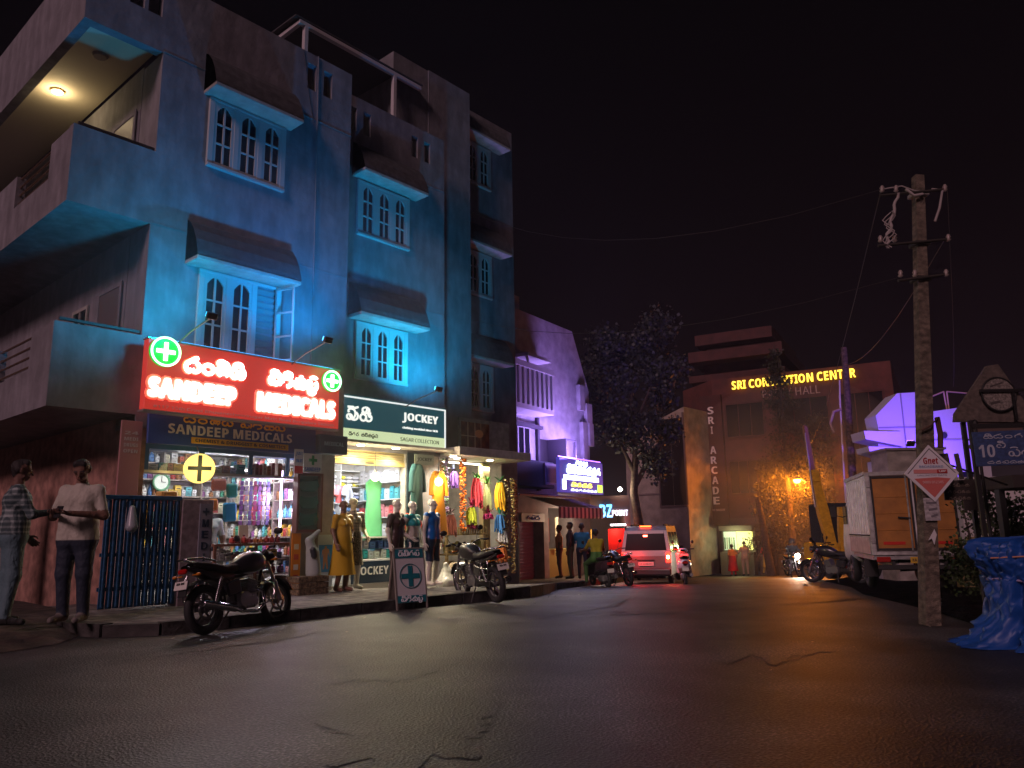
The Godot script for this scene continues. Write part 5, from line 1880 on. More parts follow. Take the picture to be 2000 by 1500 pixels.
# shared little shapes one metre wide, scaled where they stand
func unit_mesh(kind: String) -> Mesh:
	if unit.has(kind):
		return unit[kind]
	var m := M.new()
	match kind:
		"box":
			m.tinted = true
			m.col = Color(.6, .6, .6)
			m.box(Vector3(-.5, 0, -.5), Vector3(.5, 1, .5), 0.03)
			m.col = Color.WHITE
			m.box(Vector3(-.5, .55, .501), Vector3(.5, .85, .504))
			m.col = Color(.15, .15, .15)
			for k in 3:
				m.box(Vector3(-.38, .14 + k * .13, .502), Vector3(.3 - k * .2, .2 + k * .13, .506))
			m.box(Vector3(-.3, .64, .505), Vector3(.3, .76, .508))
		"bottle":
			m.tinted = true
			m.col = Color(.65, .65, .65)
			m.lathe([v2(0.01, 0), v2(.42, 0.01), v2(.46, .08), v2(.46, .6), v2(.4, .68), v2(.16, .76), v2(.15, .84), v2(.2, .85)], Vector3.ZERO, 12)
			m.col = Color.WHITE
			m.lathe([v2(.47, .2), v2(.475, .21), v2(.475, .52), v2(.47, .53)], Vector3.ZERO, 12)
			m.col = Color(.2, .2, .2)
			m.lathe([v2(.2, .85), v2(.22, .86), v2(.22, .99), v2(0.01, 1.0)], Vector3.ZERO, 12)
			m.box(Vector3(-.2, .3, .46), Vector3(.2, .42, .485))
		"fold":
			m.bx(Vector3(0, .5, 0), Vector3(1, 1, 1), Basis(), 0.28)
		"pack":
			m.tinted = true
			m.col = Color(.72, .72, .72)
			m.bx(Vector3(0, .5, 0), Vector3(1, 1, 1), Basis(), 0.1)
			m.col = Color.WHITE
			m.box(Vector3(-.3, .35, .5), Vector3(.3, .8, .506))
			m.col = Color(.2, .2, .2)
			m.box(Vector3(-.2, .5, .505), Vector3(.2, .6, .51))
	unit[kind] = m.mesh()
	return unit[kind]


func printed(c: Color, rough: float) -> StandardMaterial3D:
	var key := ["printed", c, rough]
	if not mats.has(key):
		var m := StandardMaterial3D.new()
		m.albedo_color = c.linear_to_srgb()
		m.vertex_color_use_as_albedo = true
		m.roughness = rough
		mats[key] = m
	return mats[key]


func shelf_goods(called: String, kind: String, label: String, cat: String, group: String, x0: float, x1: float, y: float, z: float, wmin: float, wmax: float, hmin: float, hmax: float, deep: float, palette: Array, rough := 0.5, axis_z := false, gap := 0.012) -> void:
	var x := x0
	while x < x1 - wmin:
		var w := R.randf_range(wmin, wmax)
		var h := R.randf_range(hmin, hmax)
		var p := Vector3(z, y, x + w / 2) if axis_z else Vector3(x + w / 2, y, z)
		var bs := Basis(Vector3.UP, (-PI / 2 if axis_z else 0.0) + R.randf_range(-0.06, 0.06)) * Basis.from_scale(Vector3(w, h, deep))
		var c: Color = palette[R.randi() % palette.size()]
		var o := put_mesh(unit_mesh(kind), called, printed(c, rough), null, Transform3D(bs, p))
		tag(o, label, cat, group)
		x += w + gap + (R.randf() * 0.05 if R.randf() < 0.2 else 0.0)


func pharmacy() -> void:
	var wood := mat(Color(0.36, 0.3, 0.25), 0.5, 0.0, 0.3, 1.5)
	var steel := mat(Color(0.5, 0.5, 0.52), 0.35, 0.6)
	# back shelves
	var t := thing("medicine_shelf", "tall open back shelf crowded with medicines inside the pharmacy", "shelf", Vector3(6.6, 0.16, -14.7))
	for i in 8:
		put(M.new().box(Vector3(5.06, 0.3 + i * 0.31, -14.88), Vector3(8.15, 0.325 + i * 0.31, -14.55)), "shelf_board", wood, t)
	for i in 5:
		put(M.new().box(Vector3(5.06 + i * 0.765, 0.16, -14.89), Vector3(5.09 + i * 0.765, 2.68, -14.54)), "upright", wood, t)
	for i in range(2, 8):
		for k in 4:
			shelf_goods("medicine_box" if (i + k) % 2 else "medicine_bottle", "box" if (i + k) % 2 else "bottle", "small coloured medicine %s standing on the pharmacy's back shelf" % ("box" if (i + k) % 2 else "bottle"), "medicine", "medicine %s on the back shelf" % ("boxes" if (i + k) % 2 else "bottles"), 5.1 + k * 0.765, 5.8 + k * 0.765, 0.326 + i * 0.31, -14.68, 0.06, 0.12, 0.12, 0.24, 0.1, tones)
	# shelf on the right-hand wall
	t = thing("side_shelf", "side shelf of cosmetics along the pharmacy's inner wall", "shelf", Vector3(8.0, 0.16, -13.6))
	for i in 7:
		put(M.new().box(Vector3(7.86, 0.4 + i * 0.33, -14.5), Vector3(8.18, 0.42 + i * 0.33, -11.95)), "shelf_board", wood, t)
	for z in [-14.5, -13.65, -12.8, -11.98]:
		put(M.new().box(Vector3(7.86, 0.16, z), Vector3(8.18, 2.6, z + 0.03)), "upright", wood, t)
	for i in 7:
		for k in 3:
			shelf_goods("cosmetic_bottle" if (i + k) % 2 else "cosmetic_box", "bottle" if (i + k) % 2 else "box", "cosmetics %s on the side shelf of the pharmacy" % ("bottle" if (i + k) % 2 else "box"), "cosmetics", "cosmetics %s on the side shelf" % ("bottles" if (i + k) % 2 else "boxes"), -14.45 + k * 0.85, -13.68 + k * 0.85, 0.421 + i * 0.33, 7.95, 0.06, 0.11, 0.13, 0.26, 0.09, tones, 0.4, true)
	# blue framed shelf over the opening
	t = thing("overhead_shelf", "blue overhead shelf across the top of the pharmacy opening", "shelf", Vector3(6.4, 2.1, -11.85))
	var blue := mat(Color(0.01, 0.09, 0.28), 0.4)
	put(M.new().box(Vector3(5.03, 2.42, -12.0), Vector3(7.9, 2.5, -11.74)), "fascia", blue, t)
	put(M.new().box(Vector3(5.03, 2.06, -12.0), Vector3(7.9, 2.1, -11.74)), "shelf_board", steel, t)
	for x in [5.03, 5.9, 6.75, 7.45]:
		put(M.new().box(Vector3(x, 2.1, -11.78), Vector3(x + 0.06, 2.42, -11.74)), "post", blue, t)
	put(M.new().quad(Vector3(5.1, 2.1, -11.75), Vector3(6.75, 2.1, -11.75), Vector3(6.75, 2.42, -11.75), Vector3(5.1, 2.42, -11.75)), "pane", glass(Color(0.3, 0.5, 0.9), 0.25), t)
	shelf_goods("wrapped_packet", "pack", "red wrapped packet leaning on the overhead pharmacy shelf", "packet", "red packets on the overhead shelf", 6.82, 7.44, 2.102, -11.87, 0.05, 0.09, 0.16, 0.26, 0.12, [Color(0.45, 0.04, 0.05), Color(0.35, 0.03, 0.05), Color(0.6, 0.3, 0.25), Color(0.5, 0.12, 0.05)])
	shelf_goods("carton", "box", "small bright carton on top of the pharmacy's blue fascia", "carton", "cartons over the blue fascia", 5.1, 5.6, 2.505, -11.86, 0.08, 0.15, 0.08, 0.11, 0.12, [Color(0.1, 0.4, 0.7), Color(0.75, 0.75, 0.7), Color(0.75, 0.6, 0.05)])
	shelf_goods("carton", "box", "pale small carton in the glass front of the overhead shelf", "carton", "cartons in the overhead shelf", 5.12, 6.7, 2.102, -11.87, 0.07, 0.16, 0.1, 0.24, 0.12, tones)
	# counter
	t = thing("glass_counter", "dark framed glass display counter with stock at the pharmacy front", "counter", Vector3(6.9, 0.16, -11.95))
	var frame := mat(Color(0.16, 0.07, 0.045), 0.45)
	put(M.new().box(Vector3(6.2, 0.94, -12.2), Vector3(7.66, 0.98, -11.72)), "counter_top", frame, t)
	put(M.new().box(Vector3(6.2, 0.14, -12.2), Vector3(7.66, 0.24, -11.72)), "plinth", mat(Color(0.2, 0.19, 0.18), 0.6), t)
	for x in [6.2, 6.92, 7.62]:
		put(M.new().box(Vector3(x, 0.24, -11.76), Vector3(x + 0.04, 0.94, -11.72)), "post", frame, t)
	for y in [0.46, 0.7]:
		put(M.new().box(Vector3(6.24, y, -12.18), Vector3(7.62, y + 0.015, -11.76)), "glass_shelf", steel, t)
	put(M.new().quad(Vector3(6.24, 0.24, -11.73), Vector3(7.62, 0.24, -11.73), Vector3(7.62, 0.94, -11.73), Vector3(6.24, 0.94, -11.73)), "pane", glass(Color(0.5, 0.5, 0.5), 0.12), t)
	for y in [0.242, 0.476, 0.716]:
		shelf_goods("counter_bottle" if y < 0.5 else "counter_box", "bottle" if y < 0.5 else "box", "stock %s behind the glass of the pharmacy counter" % ("bottle" if y < 0.5 else "box"), "stock", "stock %s in the counter" % ("bottles" if y < 0.5 else "boxes"), 6.28, 7.6, y, -11.9, 0.06, 0.14, 0.1, 0.2, 0.12, tones)
	shelf_goods("counter_jar", "bottle", "red lidded jar standing on the pharmacy counter top", "jar", "jars on the counter", 6.55, 7.55, 0.982, -11.9, 0.08, 0.12, 0.1, 0.15, 0.11, [Color(0.45, 0.05, 0.04), Color(0.5, 0.2, 0.06), Color(0.3, 0.05, 0.05)])
	tag(put(M.new().box(Vector3(6.75, 0.98, -12.0), Vector3(6.92, 1.28, -11.97)), "price_card", mat(Color(0.75, 0.7, 0.55), 0.6)), "cream price card propped up on the pharmacy counter", "card")
	# stack of bright packs in front on the left
	for i in 5:
		tag(put_mesh(unit_mesh("pack"), "detergent_pack", printed([Color(0.05, 0.4, 0.65), Color(0.1, 0.5, 0.7), Color(0.7, 0.65, 0.68), Color(0.62, 0.12, 0.15), Color(0.68, 0.3, 0.05)][i], 0.4), null, Transform3D(Basis().scaled(Vector3(0.34 - 0.02 * i, 0.1, 0.25)), Vector3(5.75, 1.32 + i * 0.102, -12.5))), ["lowest sky blue pack of the stack behind the gate", "second light blue pack of the stack behind the gate", "white middle pack of the stack behind the gate", "red pack near the top of the stack behind the gate", "orange pack topping the stack behind the gate"][i], "pack")
	t = thing("stock_table", "plain table under the stack of bright packs behind the gate", "table", Vector3(5.6, 0.16, -12.55))
	put(M.new().box(Vector3(5.1, 1.26, -12.8), Vector3(6.1, 1.31, -12.3)), "table_top", wood, t)
	for x in [5.14, 6.03]:
		for z in [-12.77, -12.36]:
			put(M.new().box(Vector3(x, 0.16, z), Vector3(x + 0.05, 1.26, z + 0.05)), "leg", wood, t)
	tag(put_mesh(unit_mesh("bottle"), "yellow_can", printed(Color(0.75, 0.45, 0.02), 0.4), null, Transform3D(Basis().scaled(Vector3(0.16, 0.42, 0.16)), Vector3(5.45, 1.311, -12.5))), "tall yellow can beside the stack of bright packs", "can")
	tag(put_mesh(unit_mesh("box"), "beige_carton", printed(Color(0.5, 0.45, 0.33), 0.7), null, Transform3D(Basis().scaled(Vector3(0.22, 0.2, 0.2)), Vector3(5.25, 1.311, -12.5))), "beige carton by the yellow can behind the gate", "carton")
	# strings of sachets, blue and green hanging packs
	for i in 7:
		var s := thing("sachet_strip", "purple strip of hanging sachets inside the pharmacy", "sachets", Vector3(6.95 + i * 0.085, 1.3, -12.3), 0.0, "hanging sachet strips")
		var mm := M.new()
		for k in 9:
			mm.bx(Vector3(6.95 + i * 0.085, 2.0 - k * 0.085, -12.3 + 0.01 * (k % 2)), Vector3(0.065, 0.075, 0.012), Basis(Vector3.RIGHT, 0.15), 0.004)
		put(mm, "sachet", mat([Color(0.35, 0.15, 0.45), Color(0.55, 0.5, 0.6), Color(0.25, 0.2, 0.5), Color(0.5, 0.1, 0.25)][i % 4], 0.35), s)
		s.get_child(0).set_meta("kind", "stuff")
	for r in [[6.72, 1.5, 0.24, 0.32, Color(0.02, 0.3, 0.6), "hanging blue pouch under the green pouch in the pharmacy"], [6.74, 1.86, 0.2, 0.24, Color(0.02, 0.35, 0.28), "hanging green pouch above the blue pouch in the pharmacy"], [6.42, 1.62, 0.16, 0.2, Color(0.75, 0.25, 0.03), "hanging orange pouch beside the blue pouch in the pharmacy"], [6.5, 1.95, 0.26, 0.2, Color(0.55, 0.18, 0.12), "hanging brick red pouch high in the pharmacy"]]:
		tag(put(M.new().bx(Vector3(r[0], r[1], -12.25), Vector3(r[2], r[3], 0.07), Basis(Vector3.BACK, 0.06), 0.03), "hanging_pouch", mat(r[4], 0.35)), r[5], "pouch")
	var clock := thing("wall_clock", "round pale wall clock behind the yellow lamp sign", "clock", Vector3(6.55, 2.1, -14.5))
	put(M.new().ring(Vector3(6.55, 2.12, -14.5), Vector3.BACK, 0.15, 0.02, 24, 6), "clock_rim", mat(Color(0.1, 0.3, 0.15), 0.4), clock)
	put(M.new().at(Transform3D(Basis(Vector3.RIGHT, PI / 2), Vector3(6.55, 2.12, -14.51))).tube(Vector3(0, -0.01, 0), Vector3(0, 0.01, 0), 0.145, -1, 24), "dial", mat(Color(0.6, 0.65, 0.55), 0.5), clock)
	put(M.new().box(Vector3(6.545, 2.12, -14.495), Vector3(6.556, 2.23, -14.49)).box(Vector3(6.556, 2.115, -14.495), Vector3(6.63, 2.125, -14.49)), "clock_hand", mat(Color(0.02, 0.02, 0.02), 0.5), clock)
	# lamps
	t = thing("tube_light", "white fluorescent tube light across the back of the pharmacy", "lamp", Vector3(7.2, 2.3, -13.9))
	put(M.new().box(Vector3(6.5, 2.38, -13.92), Vector3(8.0, 2.43, -13.86)), "fitting", mat(Color(0.6, 0.6, 0.6), 0.5), t)
	put(M.new().tube(Vector3(6.52, 2.36, -13.86), Vector3(7.98, 2.36, -13.86), 0.018, -1, 10), "tube", lit(Color(1, 0.97, 1.0), 7.0), t)
	area("tube_light_glow", Vector3(7.25, 2.3, -13.8), Vector3(7.1, 0.9, -12.4), 1.4, 0.08, Color(0.93, 0.96, 1.0), 2.9)
	area("tube_light_glow", Vector3(6.4, 2.55, -12.6), Vector3(6.4, 1.0, -14.6), 2.4, 0.08, Color(0.93, 0.96, 1.0), 2.7)
	put(M.new().tube(Vector3(5.3, 2.6, -12.55), Vector3(7.5, 2.6, -12.55), 0.018, -1, 10), "tube", lit(Color(1, 0.97, 1.0), 5.0), t)
	t = thing("upright_tube_light", "upright violet white tube light beside the pharmacy side shelf", "lamp", Vector3(7.72, 1.2, -12.3))
	put(M.new().tube(Vector3(7.72, 1.2, -12.3), Vector3(7.72, 2.25, -12.3), 0.018, -1, 10), "tube", lit(Color(0.85, 0.6, 1.0), 6.0), t)
	omni("upright_tube_light_glow", Vector3(7.62, 1.7, -12.2), Color(0.85, 0.65, 1.0), 0.5, 0.15)
	# garment case at the right
	t = thing("garment_case", "wood framed glass case with green garments pinned inside", "display case", Vector3(7.82, 1.18, -11.6))
	put(M.new().box(Vector3(7.58, 1.18, -11.68), Vector3(8.06, 2.14, -11.64)), "back_panel", mat(Color(0.12, 0.3, 0.24), 0.6), t)
	put(M.new().box(Vector3(7.56, 1.14, -11.68), Vector3(8.08, 1.19, -11.54)).box(Vector3(7.56, 2.12, -11.68), Vector3(8.08, 2.16, -11.54)).box(Vector3(7.56, 1.19, -11.68), Vector3(7.6, 2.12, -11.54)).box(Vector3(8.04, 1.19, -11.68), Vector3(8.08, 2.12, -11.54)), "frame", frame, t)
	put(M.new().quad(Vector3(7.6, 1.19, -11.545), Vector3(8.04, 1.19, -11.545), Vector3(8.04, 2.12, -11.545), Vector3(7.6, 2.12, -11.545)), "pane", glass(Color(0.5, 0.7, 0.6), 0.15), t)
	for i in 3:
		var g := [v2(-0.17, 0.12), v2(-0.07, 0.09), v2(0.07, 0.09), v2(0.17, 0.12), v2(0.2, 0.0), v2(0.12, -0.1), v2(-0.12, -0.1), v2(-0.2, 0.0)]
		tag(put(M.new().at(Transform3D(Basis(), Vector3(7.82, 1.94 - i * 0.29, -11.6))).prism(g, -0.03, 0.02), "green_garment", mat(Color(0.01, 0.2, 0.15), 0.7)), ["uppermost", "middle", "lowest"][i] + " green garment pinned in the wood framed case", "garment")
	put(M.new().box(Vector3(7.56, 0.16, -11.72), Vector3(8.08, 1.14, -11.7)), "lower_panel", mat(Color(0.22, 0.2, 0.17), 0.7), t)
	t = thing("orange_banner", "narrow orange upright banner on the counter end below the garment case", "banner", Vector3(7.62, 0.2, -11.6))
	put(M.new().box(Vector3(7.53, 0.22, -11.62), Vector3(7.7, 1.13, -11.6)), "cloth", mat(Color(0.75, 0.26, 0.02), 0.5), t)
	for i in 4:
		put(M.new().box(Vector3(7.57, 0.86 - i * 0.17, -11.599), Vector3(7.66, 0.95 - i * 0.17, -11.595)), "print", mat([Color(0.7, 0.6, 0.4), Color(0.6, 0.1, 0.05), Color(0.75, 0.7, 0.65), Color(0.55, 0.05, 0.05)][i], 0.5), t)
	# wrapped thing on the wooden crate
	t = thing("wooden_crate", "old wooden crate on the pavement carrying a wrapped bundle", "crate", Vector3(7.66, 0.13, -11.3))
	var plank := mat(Color(0.28, 0.2, 0.12), 0.85, 0.0, 0.5, 2.0)
	for i in 3:
		put(M.new().box(Vector3(7.4, 0.13 + i * 0.1, -11.16), Vector3(7.95, 0.22 + i * 0.1, -11.14), 0.004), "plank", plank, t)
		put(M.new().box(Vector3(7.38, 0.13 + i * 0.1, -11.5), Vector3(7.4, 0.22 + i * 0.1, -11.14), 0.004), "plank", plank, t)
		put(M.new().box(Vector3(7.95, 0.13 + i * 0.1, -11.5), Vector3(7.97, 0.22 + i * 0.1, -11.14), 0.004), "plank", plank, t)
	put(M.new().box(Vector3(7.4, 0.41, -11.5), Vector3(7.95, 0.425, -11.16)), "lid", plank, t)
	var wrap := body_mesh([[Vector3(7.8, 0.47, -11.35), Vector3(7.78, 0.8, -11.36), 0.13, 0.11, "a"], [Vector3(7.78, 0.8, -11.36), Vector3(7.72, 1.0, -11.38), 0.1, 0.07, "a"], [Vector3(7.72, 1.0, -11.38), Vector3(7.9, 1.16, -11.38), 0.06, 0.035, "a"], [Vector3(7.72, 0.85, -11.26), Vector3(7.74, 0.75, -11.25), 0.05, 0.05, "b"]], 0.016, func(r, _p): return Color(0.03, 0.035, 0.04) if r == "b" else Color(0.34, 0.38, 0.37), 0.03)
	tag(put(wrap, "wrapped_bundle", tint_mat(0.3)), "grey plastic wrapped bundle standing on the wooden crate", "bundle")


# a hanging dress: rows of [height, half width, half depth] from the shoulder down, arms of length sl
func garment(called: String, label: String, at: Vector3, turn: float, rows: Array, sl: float, material: Material, cat := "dress") -> Node3D:
	var t := thing(called, label, cat, at, turn)
	var sec := []
	for r in rows:
		sec.append([-r[0], -r[2], r[2], r[1]])
	var m := loft(sec, 2.4)
	# the loft runs along x; stand it up
	var o := M.new()
	o.add(m, whole(t) * Transform3D(Basis(Vector3(0, 1, 0), Vector3(0, 0, 1), Vector3(1, 0, 0)), Vector3.ZERO))
	put(o, "cloth", material, t)
	if sl > 0.0:
		for s in [-1.0, 1.0]:
			var w: float = rows[0][1]
			var a := M.new()
			a.at(whole(t))
			a.path([Vector3(s * w * 0.7, -0.05, 0), Vector3(s * (w + 0.07), -0.1 - sl * 0.25, 0.01), Vector3(s * (w + 0.12), -0.12 - sl, 0.02)], 0.075, 10, false, 0.06)
			put(a, "sleeve", material, t)
	var h := M.new()
	h.at(whole(t))
	h.path([Vector3(0, 0.02, 0), Vector3(0, 0.08, 0), Vector3(0.02, 0.12, 0), Vector3(-0.01, 0.14, 0)], 0.006, 5)
	put(h, "hanger", mat(Color(0.1, 0.1, 0.1), 0.4), t)
	return t


func bulb(at: Vector3, label: String, warm: Color, e: float) -> void:
	var t := thing("hanging_bulb", label, "lamp", at)
	put(M.new().ball(at, Vector3(0.085, 0.085, 0.085), 18, 12), "bulb", lit(warm, 7.0), t)
	put(M.new().tube(at + Vector3(0, 0.08, 0), at + Vector3(0, 0.14, 0), 0.03, 0.025, 10), "cap", mat(Color(0.3, 0.3, 0.3), 0.4), t)
	put(M.new().tube(at + Vector3(0, 0.14, 0), at + Vector3(0, 0.5, 0), 0.005), "flex", mat(Color(0.02, 0.02, 0.02), 0.5), t)
	omni("hanging_bulb_light", at, warm, e, 0.08)


func downlight(at: Vector3, label: String, c: Color, e: float) -> void:
	var t := thing("downlight", label, "lamp", at, 0.0, "downlights over the shop fronts")
	put(M.new().tube(at + Vector3(0, 0.03, 0), at, 0.1, 0.1, 18), "rim", mat(Color(0.6, 0.6, 0.6), 0.4), t)
	put(M.new().tube(at + Vector3(0, 0.002, 0), at + Vector3(0, -0.012, 0), 0.08, 0.07, 18), "lamp_glass", lit(c, 9.0), t)
	spot("downlight_beam", at + Vector3(0, -0.03, 0), at + Vector3(0, -2, 0.1), c, e, 75.0, 0.06)


func clothes_shop() -> void:
	var white := mat(Color(0.6, 0.6, 0.6), 0.5)
	var cream := mat(Color(0.5, 0.4, 0.2), 0.5, 0.2)
	# half raised rolling shutter: each lath a piece
	var t := thing("rolling_shutter", "half raised yellowish rolling shutter above the clothes shop opening", "shutter", Vector3(9.5, 2.4, -12.2))
	for i in 6:
		put(M.new().bx(Vector3(9.58, 2.82 - i * 0.055, -12.22 + 0.012 * (i % 2)), Vector3(2.0, 0.052, 0.03), Basis(Vector3.RIGHT, 0.3), 0.01), "slat", cream, t)
	put(M.new().box(Vector3(8.55, 2.44, -12.25), Vector3(10.6, 2.53, -12.18), 0.01), "bottom_bar", mat(Color(0.55, 0.42, 0.14), 0.4), t)
	put(M.new().box(Vector3(9.5, 2.46, -12.18), Vector3(9.7, 2.49, -12.15)), "handle", mat(Color(0.05, 0.05, 0.05), 0.4), t)
	for x in [8.46, 10.56]:
		put(M.new().box(Vector3(x, 0.1, -12.26), Vector3(x + 0.07, 2.8, -12.16)), "guide_rail", mat(Color(0.35, 0.35, 0.36), 0.4, 0.5), t)
	# shelves
	t = thing("clothes_shelf", "white back shelf filled with folded clothes in the clothes shop", "shelf", Vector3(9.8, 0.16, -14.45))
	for i in 7:
		put(M.new().box(Vector3(8.5, 0.34 + i * 0.36, -14.68), Vector3(11.15, 0.36 + i * 0.36, -14.3)), "shelf_board", white, t)
	for i in 5:
		put(M.new().box(Vector3(8.5 + i * 0.655, 0.16, -14.69), Vector3(8.52 + i * 0.655, 2.65, -14.29)), "upright", white, t)
	var pals := [[Color(0.05, 0.35, 0.45), Color(0.5, 0.6, 0.65), Color(0.1, 0.45, 0.5)], [Color(0.7, 0.72, 0.74), Color(0.5, 0.5, 0.55), Color(0.6, 0.15, 0.1)], [Color(0.2, 0.3, 0.5), Color(0.55, 0.58, 0.65), Color(0.45, 0.6, 0.1)], [Color(0.35, 0.4, 0.6), Color(0.62, 0.6, 0.68), Color(0.1, 0.2, 0.4)], [Color(0.1, 0.3, 0.45), Color(0.6, 0.6, 0.65), Color(0.3, 0.35, 0.55)], [Color(0.75, 0.65, 0.05), Color(0.65, 0.65, 0.68), Color(0.5, 0.5, 0.55)], [Color(0.6, 0.08, 0.1), Color(0.65, 0.65, 0.68), Color(0.68, 0.25, 0.28)]]
	for i in 6:
		for k in 4:
			for r in 3:
				shelf_goods("folded_garment", "fold", "folded garment in a pile on the clothes shop's back shelf", "clothing", "folded clothes on the back shelf", 8.54 + k * 0.655, 9.14 + k * 0.655, 0.361 + i * 0.36 + r * 0.085, -14.46, 0.15, 0.19, 0.07, 0.083, 0.26, pals[i], 0.9, false, 0.02)
	# racks of packed shirts along the right-hand wall
	t = thing("wall_rack", "white wall rack of packed shirts on the clothes shop's inner side", "rack", Vector3(11.05, 0.3, -13.6))
	for i in 6:
		put(M.new().box(Vector3(10.85, 0.3 + i * 0.38, -14.28), Vector3(11.15, 0.32 + i * 0.38, -12.4)), "shelf_board", white, t)
	for i in 6:
		shelf_goods("shirt_packet", "pack", "clear wrapped shirt packet on the wall rack of the clothes shop", "clothing", "shirt packets on the wall rack", -14.24, -12.45, 0.321 + i * 0.38, 10.98, 0.12, 0.2, 0.22, 0.3, 0.05, pals[(i + 3) % 7], 0.4, true)
	# glass counter with printed front
	t = thing("display_counter", "low white display counter with a dark JOCKEY front panel", "counter", Vector3(9.7, 0.13, -12.3))
	put(M.new().box(Vector3(9.2, 0.13, -12.6), Vector3(10.5, 0.62, -12.2), 0.01), "body", white, t)
	put(M.new().box(Vector3(9.22, 0.17, -12.198), Vector3(10.3, 0.58, -12.18)), "front_panel", mat(Color(0.012, 0.03, 0.06), 0.3), t)
	put(text(M.new(), "JOCKEY", 0.8, 0.2, 0.006, Transform3D(Basis(), Vector3(9.72, 0.38, -12.177))), "lettering", mat(Color(0.75, 0.75, 0.75), 0.5), t)
	put(M.new().box(Vector3(9.2, 1.02, -12.6), Vector3(10.5, 1.05, -12.2)).box(Vector3(9.2, 0.62, -12.6), Vector3(9.23, 1.02, -12.2)).box(Vector3(10.47, 0.62, -12.6), Vector3(10.5, 1.02, -12.2)), "upper_case", white, t)
	for k in 2:
		shelf_goods("boxed_shirt", "pack", "%s boxed garment in the display counter" % ["teal or white", "blue or white"][k], "clothing", "boxed garments in the display counter %d" % k, 9.25, 10.45, 0.625 + k * 0.19, -12.4, 0.1, 0.16, 0.15, 0.18, 0.25, [[Color(0.03, 0.4, 0.45), Color(0.55, 0.65, 0.68)], [Color(0.08, 0.2, 0.5), Color(0.6, 0.62, 0.65)]][k], 0.4)
	# poster of a man on the left jamb
	t = thing("clothing_poster", "blue and white poster of a figure on the clothes shop's jamb", "poster", Vector3(8.3, 0.2, -11.74))
	put(M.new().box(Vector3(8.12, 0.2, -11.715), Vector3(8.44, 1.1, -11.7)), "sheet", mat(Color(0.55, 0.68, 0.75), 0.4), t)
	put(M.new().box(Vector3(8.14, 0.45, -11.699), Vector3(8.42, 0.92, -11.697)), "blue_field", mat(Color(0.06, 0.28, 0.6), 0.4), t)
	put(M.new().at(Transform3D(Basis(), Vector3(8.28, 0.5, -11.697))).prism([v2(-0.03, 0), v2(0.0, 0.14), v2(0.03, 0), v2(0.06, 0), v2(0.04, 0.2), v2(0.05, 0.3), v2(0.09, 0.2), v2(0.07, 0.34), v2(0.02, 0.36), v2(0.02, 0.4), v2(-0.02, 0.4), v2(-0.02, 0.36), v2(-0.07, 0.33), v2(-0.08, 0.2), v2(-0.05, 0.3), v2(-0.05, 0.0)], 0.0, 0.004), "printed_figure", mat(Color(0.45, 0.25, 0.15), 0.5), t)
	# dark pillar board with upright letters
	t = thing("pillar_board", "dark upright board with white letters between the clothes and garland shops", "sign", Vector3(10.75, 1.4, -12.1))
	put(M.new().box(Vector3(10.55, 0.3, -12.16), Vector3(10.85, 2.75, -12.12)), "board", mat(Color(0.01, 0.03, 0.045), 0.4), t)
	put(text(M.new(), "JOCKEY", 1.3, 0.17, 0.006, Transform3D(Basis(Vector3.BACK, -PI / 2), Vector3(10.66, 1.45, -12.115))), "lettering", mat(Color(0.7, 0.7, 0.7), 0.5), t)
	put(M.new().box(Vector3(10.66, 2.5, -12.05), Vector3(11.2, 2.72, -12.03)), "small_board", mat(Color(0.3, 0.36, 0.34), 0.5), t)
	put(text(M.new(), "JOCKEY", 0.42, 0.09, 0.005, Transform3D(Basis(), Vector3(10.93, 2.61, -12.026))), "small_lettering", mat(Color(0.05, 0.08, 0.09), 0.5), t)
	# hanging garments
	garment("hanging_kurta", "dark green kurta hanging by the dark pillar board", Vector3(10.62, 2.5, -11.92), 0.3, [[0.0, 0.12, 0.05], [0.08, 0.2, 0.07], [0.4, 0.17, 0.075], [0.7, 0.18, 0.08], [1.15, 0.23, 0.09]], 0.45, mat(Color(0.02, 0.09, 0.09), 0.85), "kurta")
	garment("hanging_kurta", "bright orange kurta hanging in front of the grey top", Vector3(11.06, 2.36, -11.75), 0.15, [[0.0, 0.12, 0.05], [0.08, 0.21, 0.07], [0.35, 0.16, 0.075], [0.6, 0.17, 0.08], [1.3, 0.3, 0.1]], 0.38, mat(Color(0.72, 0.26, 0.01), 0.85), "kurta")
	garment("hanging_dress", "pale green dress hanging inside the clothes shop doorway", Vector3(10.05, 2.2, -12.6), 0.0, [[0.0, 0.1, 0.05], [0.08, 0.2, 0.08], [0.4, 0.16, 0.08], [0.8, 0.2, 0.09], [1.4, 0.24, 0.1]], 0.0, mat(Color(0.1, 0.42, 0.2), 0.85))
	garment("hanging_shawl", "magenta cloth hanging at the left jamb of the clothes shop", Vector3(8.42, 2.35, -11.95), 0.5, [[0.0, 0.06, 0.03], [0.1, 0.09, 0.04], [0.6, 0.1, 0.05], [1.05, 0.12, 0.06]], 0.0, mat(Color(0.3, 0.01, 0.08), 0.85), "cloth")
	garment("hanging_blouse", "small red top hanging low beside the mannequins", Vector3(10.55, 1.5, -12.0), 0.0, [[0.0, 0.1, 0.04], [0.08, 0.16, 0.05], [0.5, 0.16, 0.06]], 0.2, mat(Color(0.5, 0.06, 0.03), 0.85), "top")
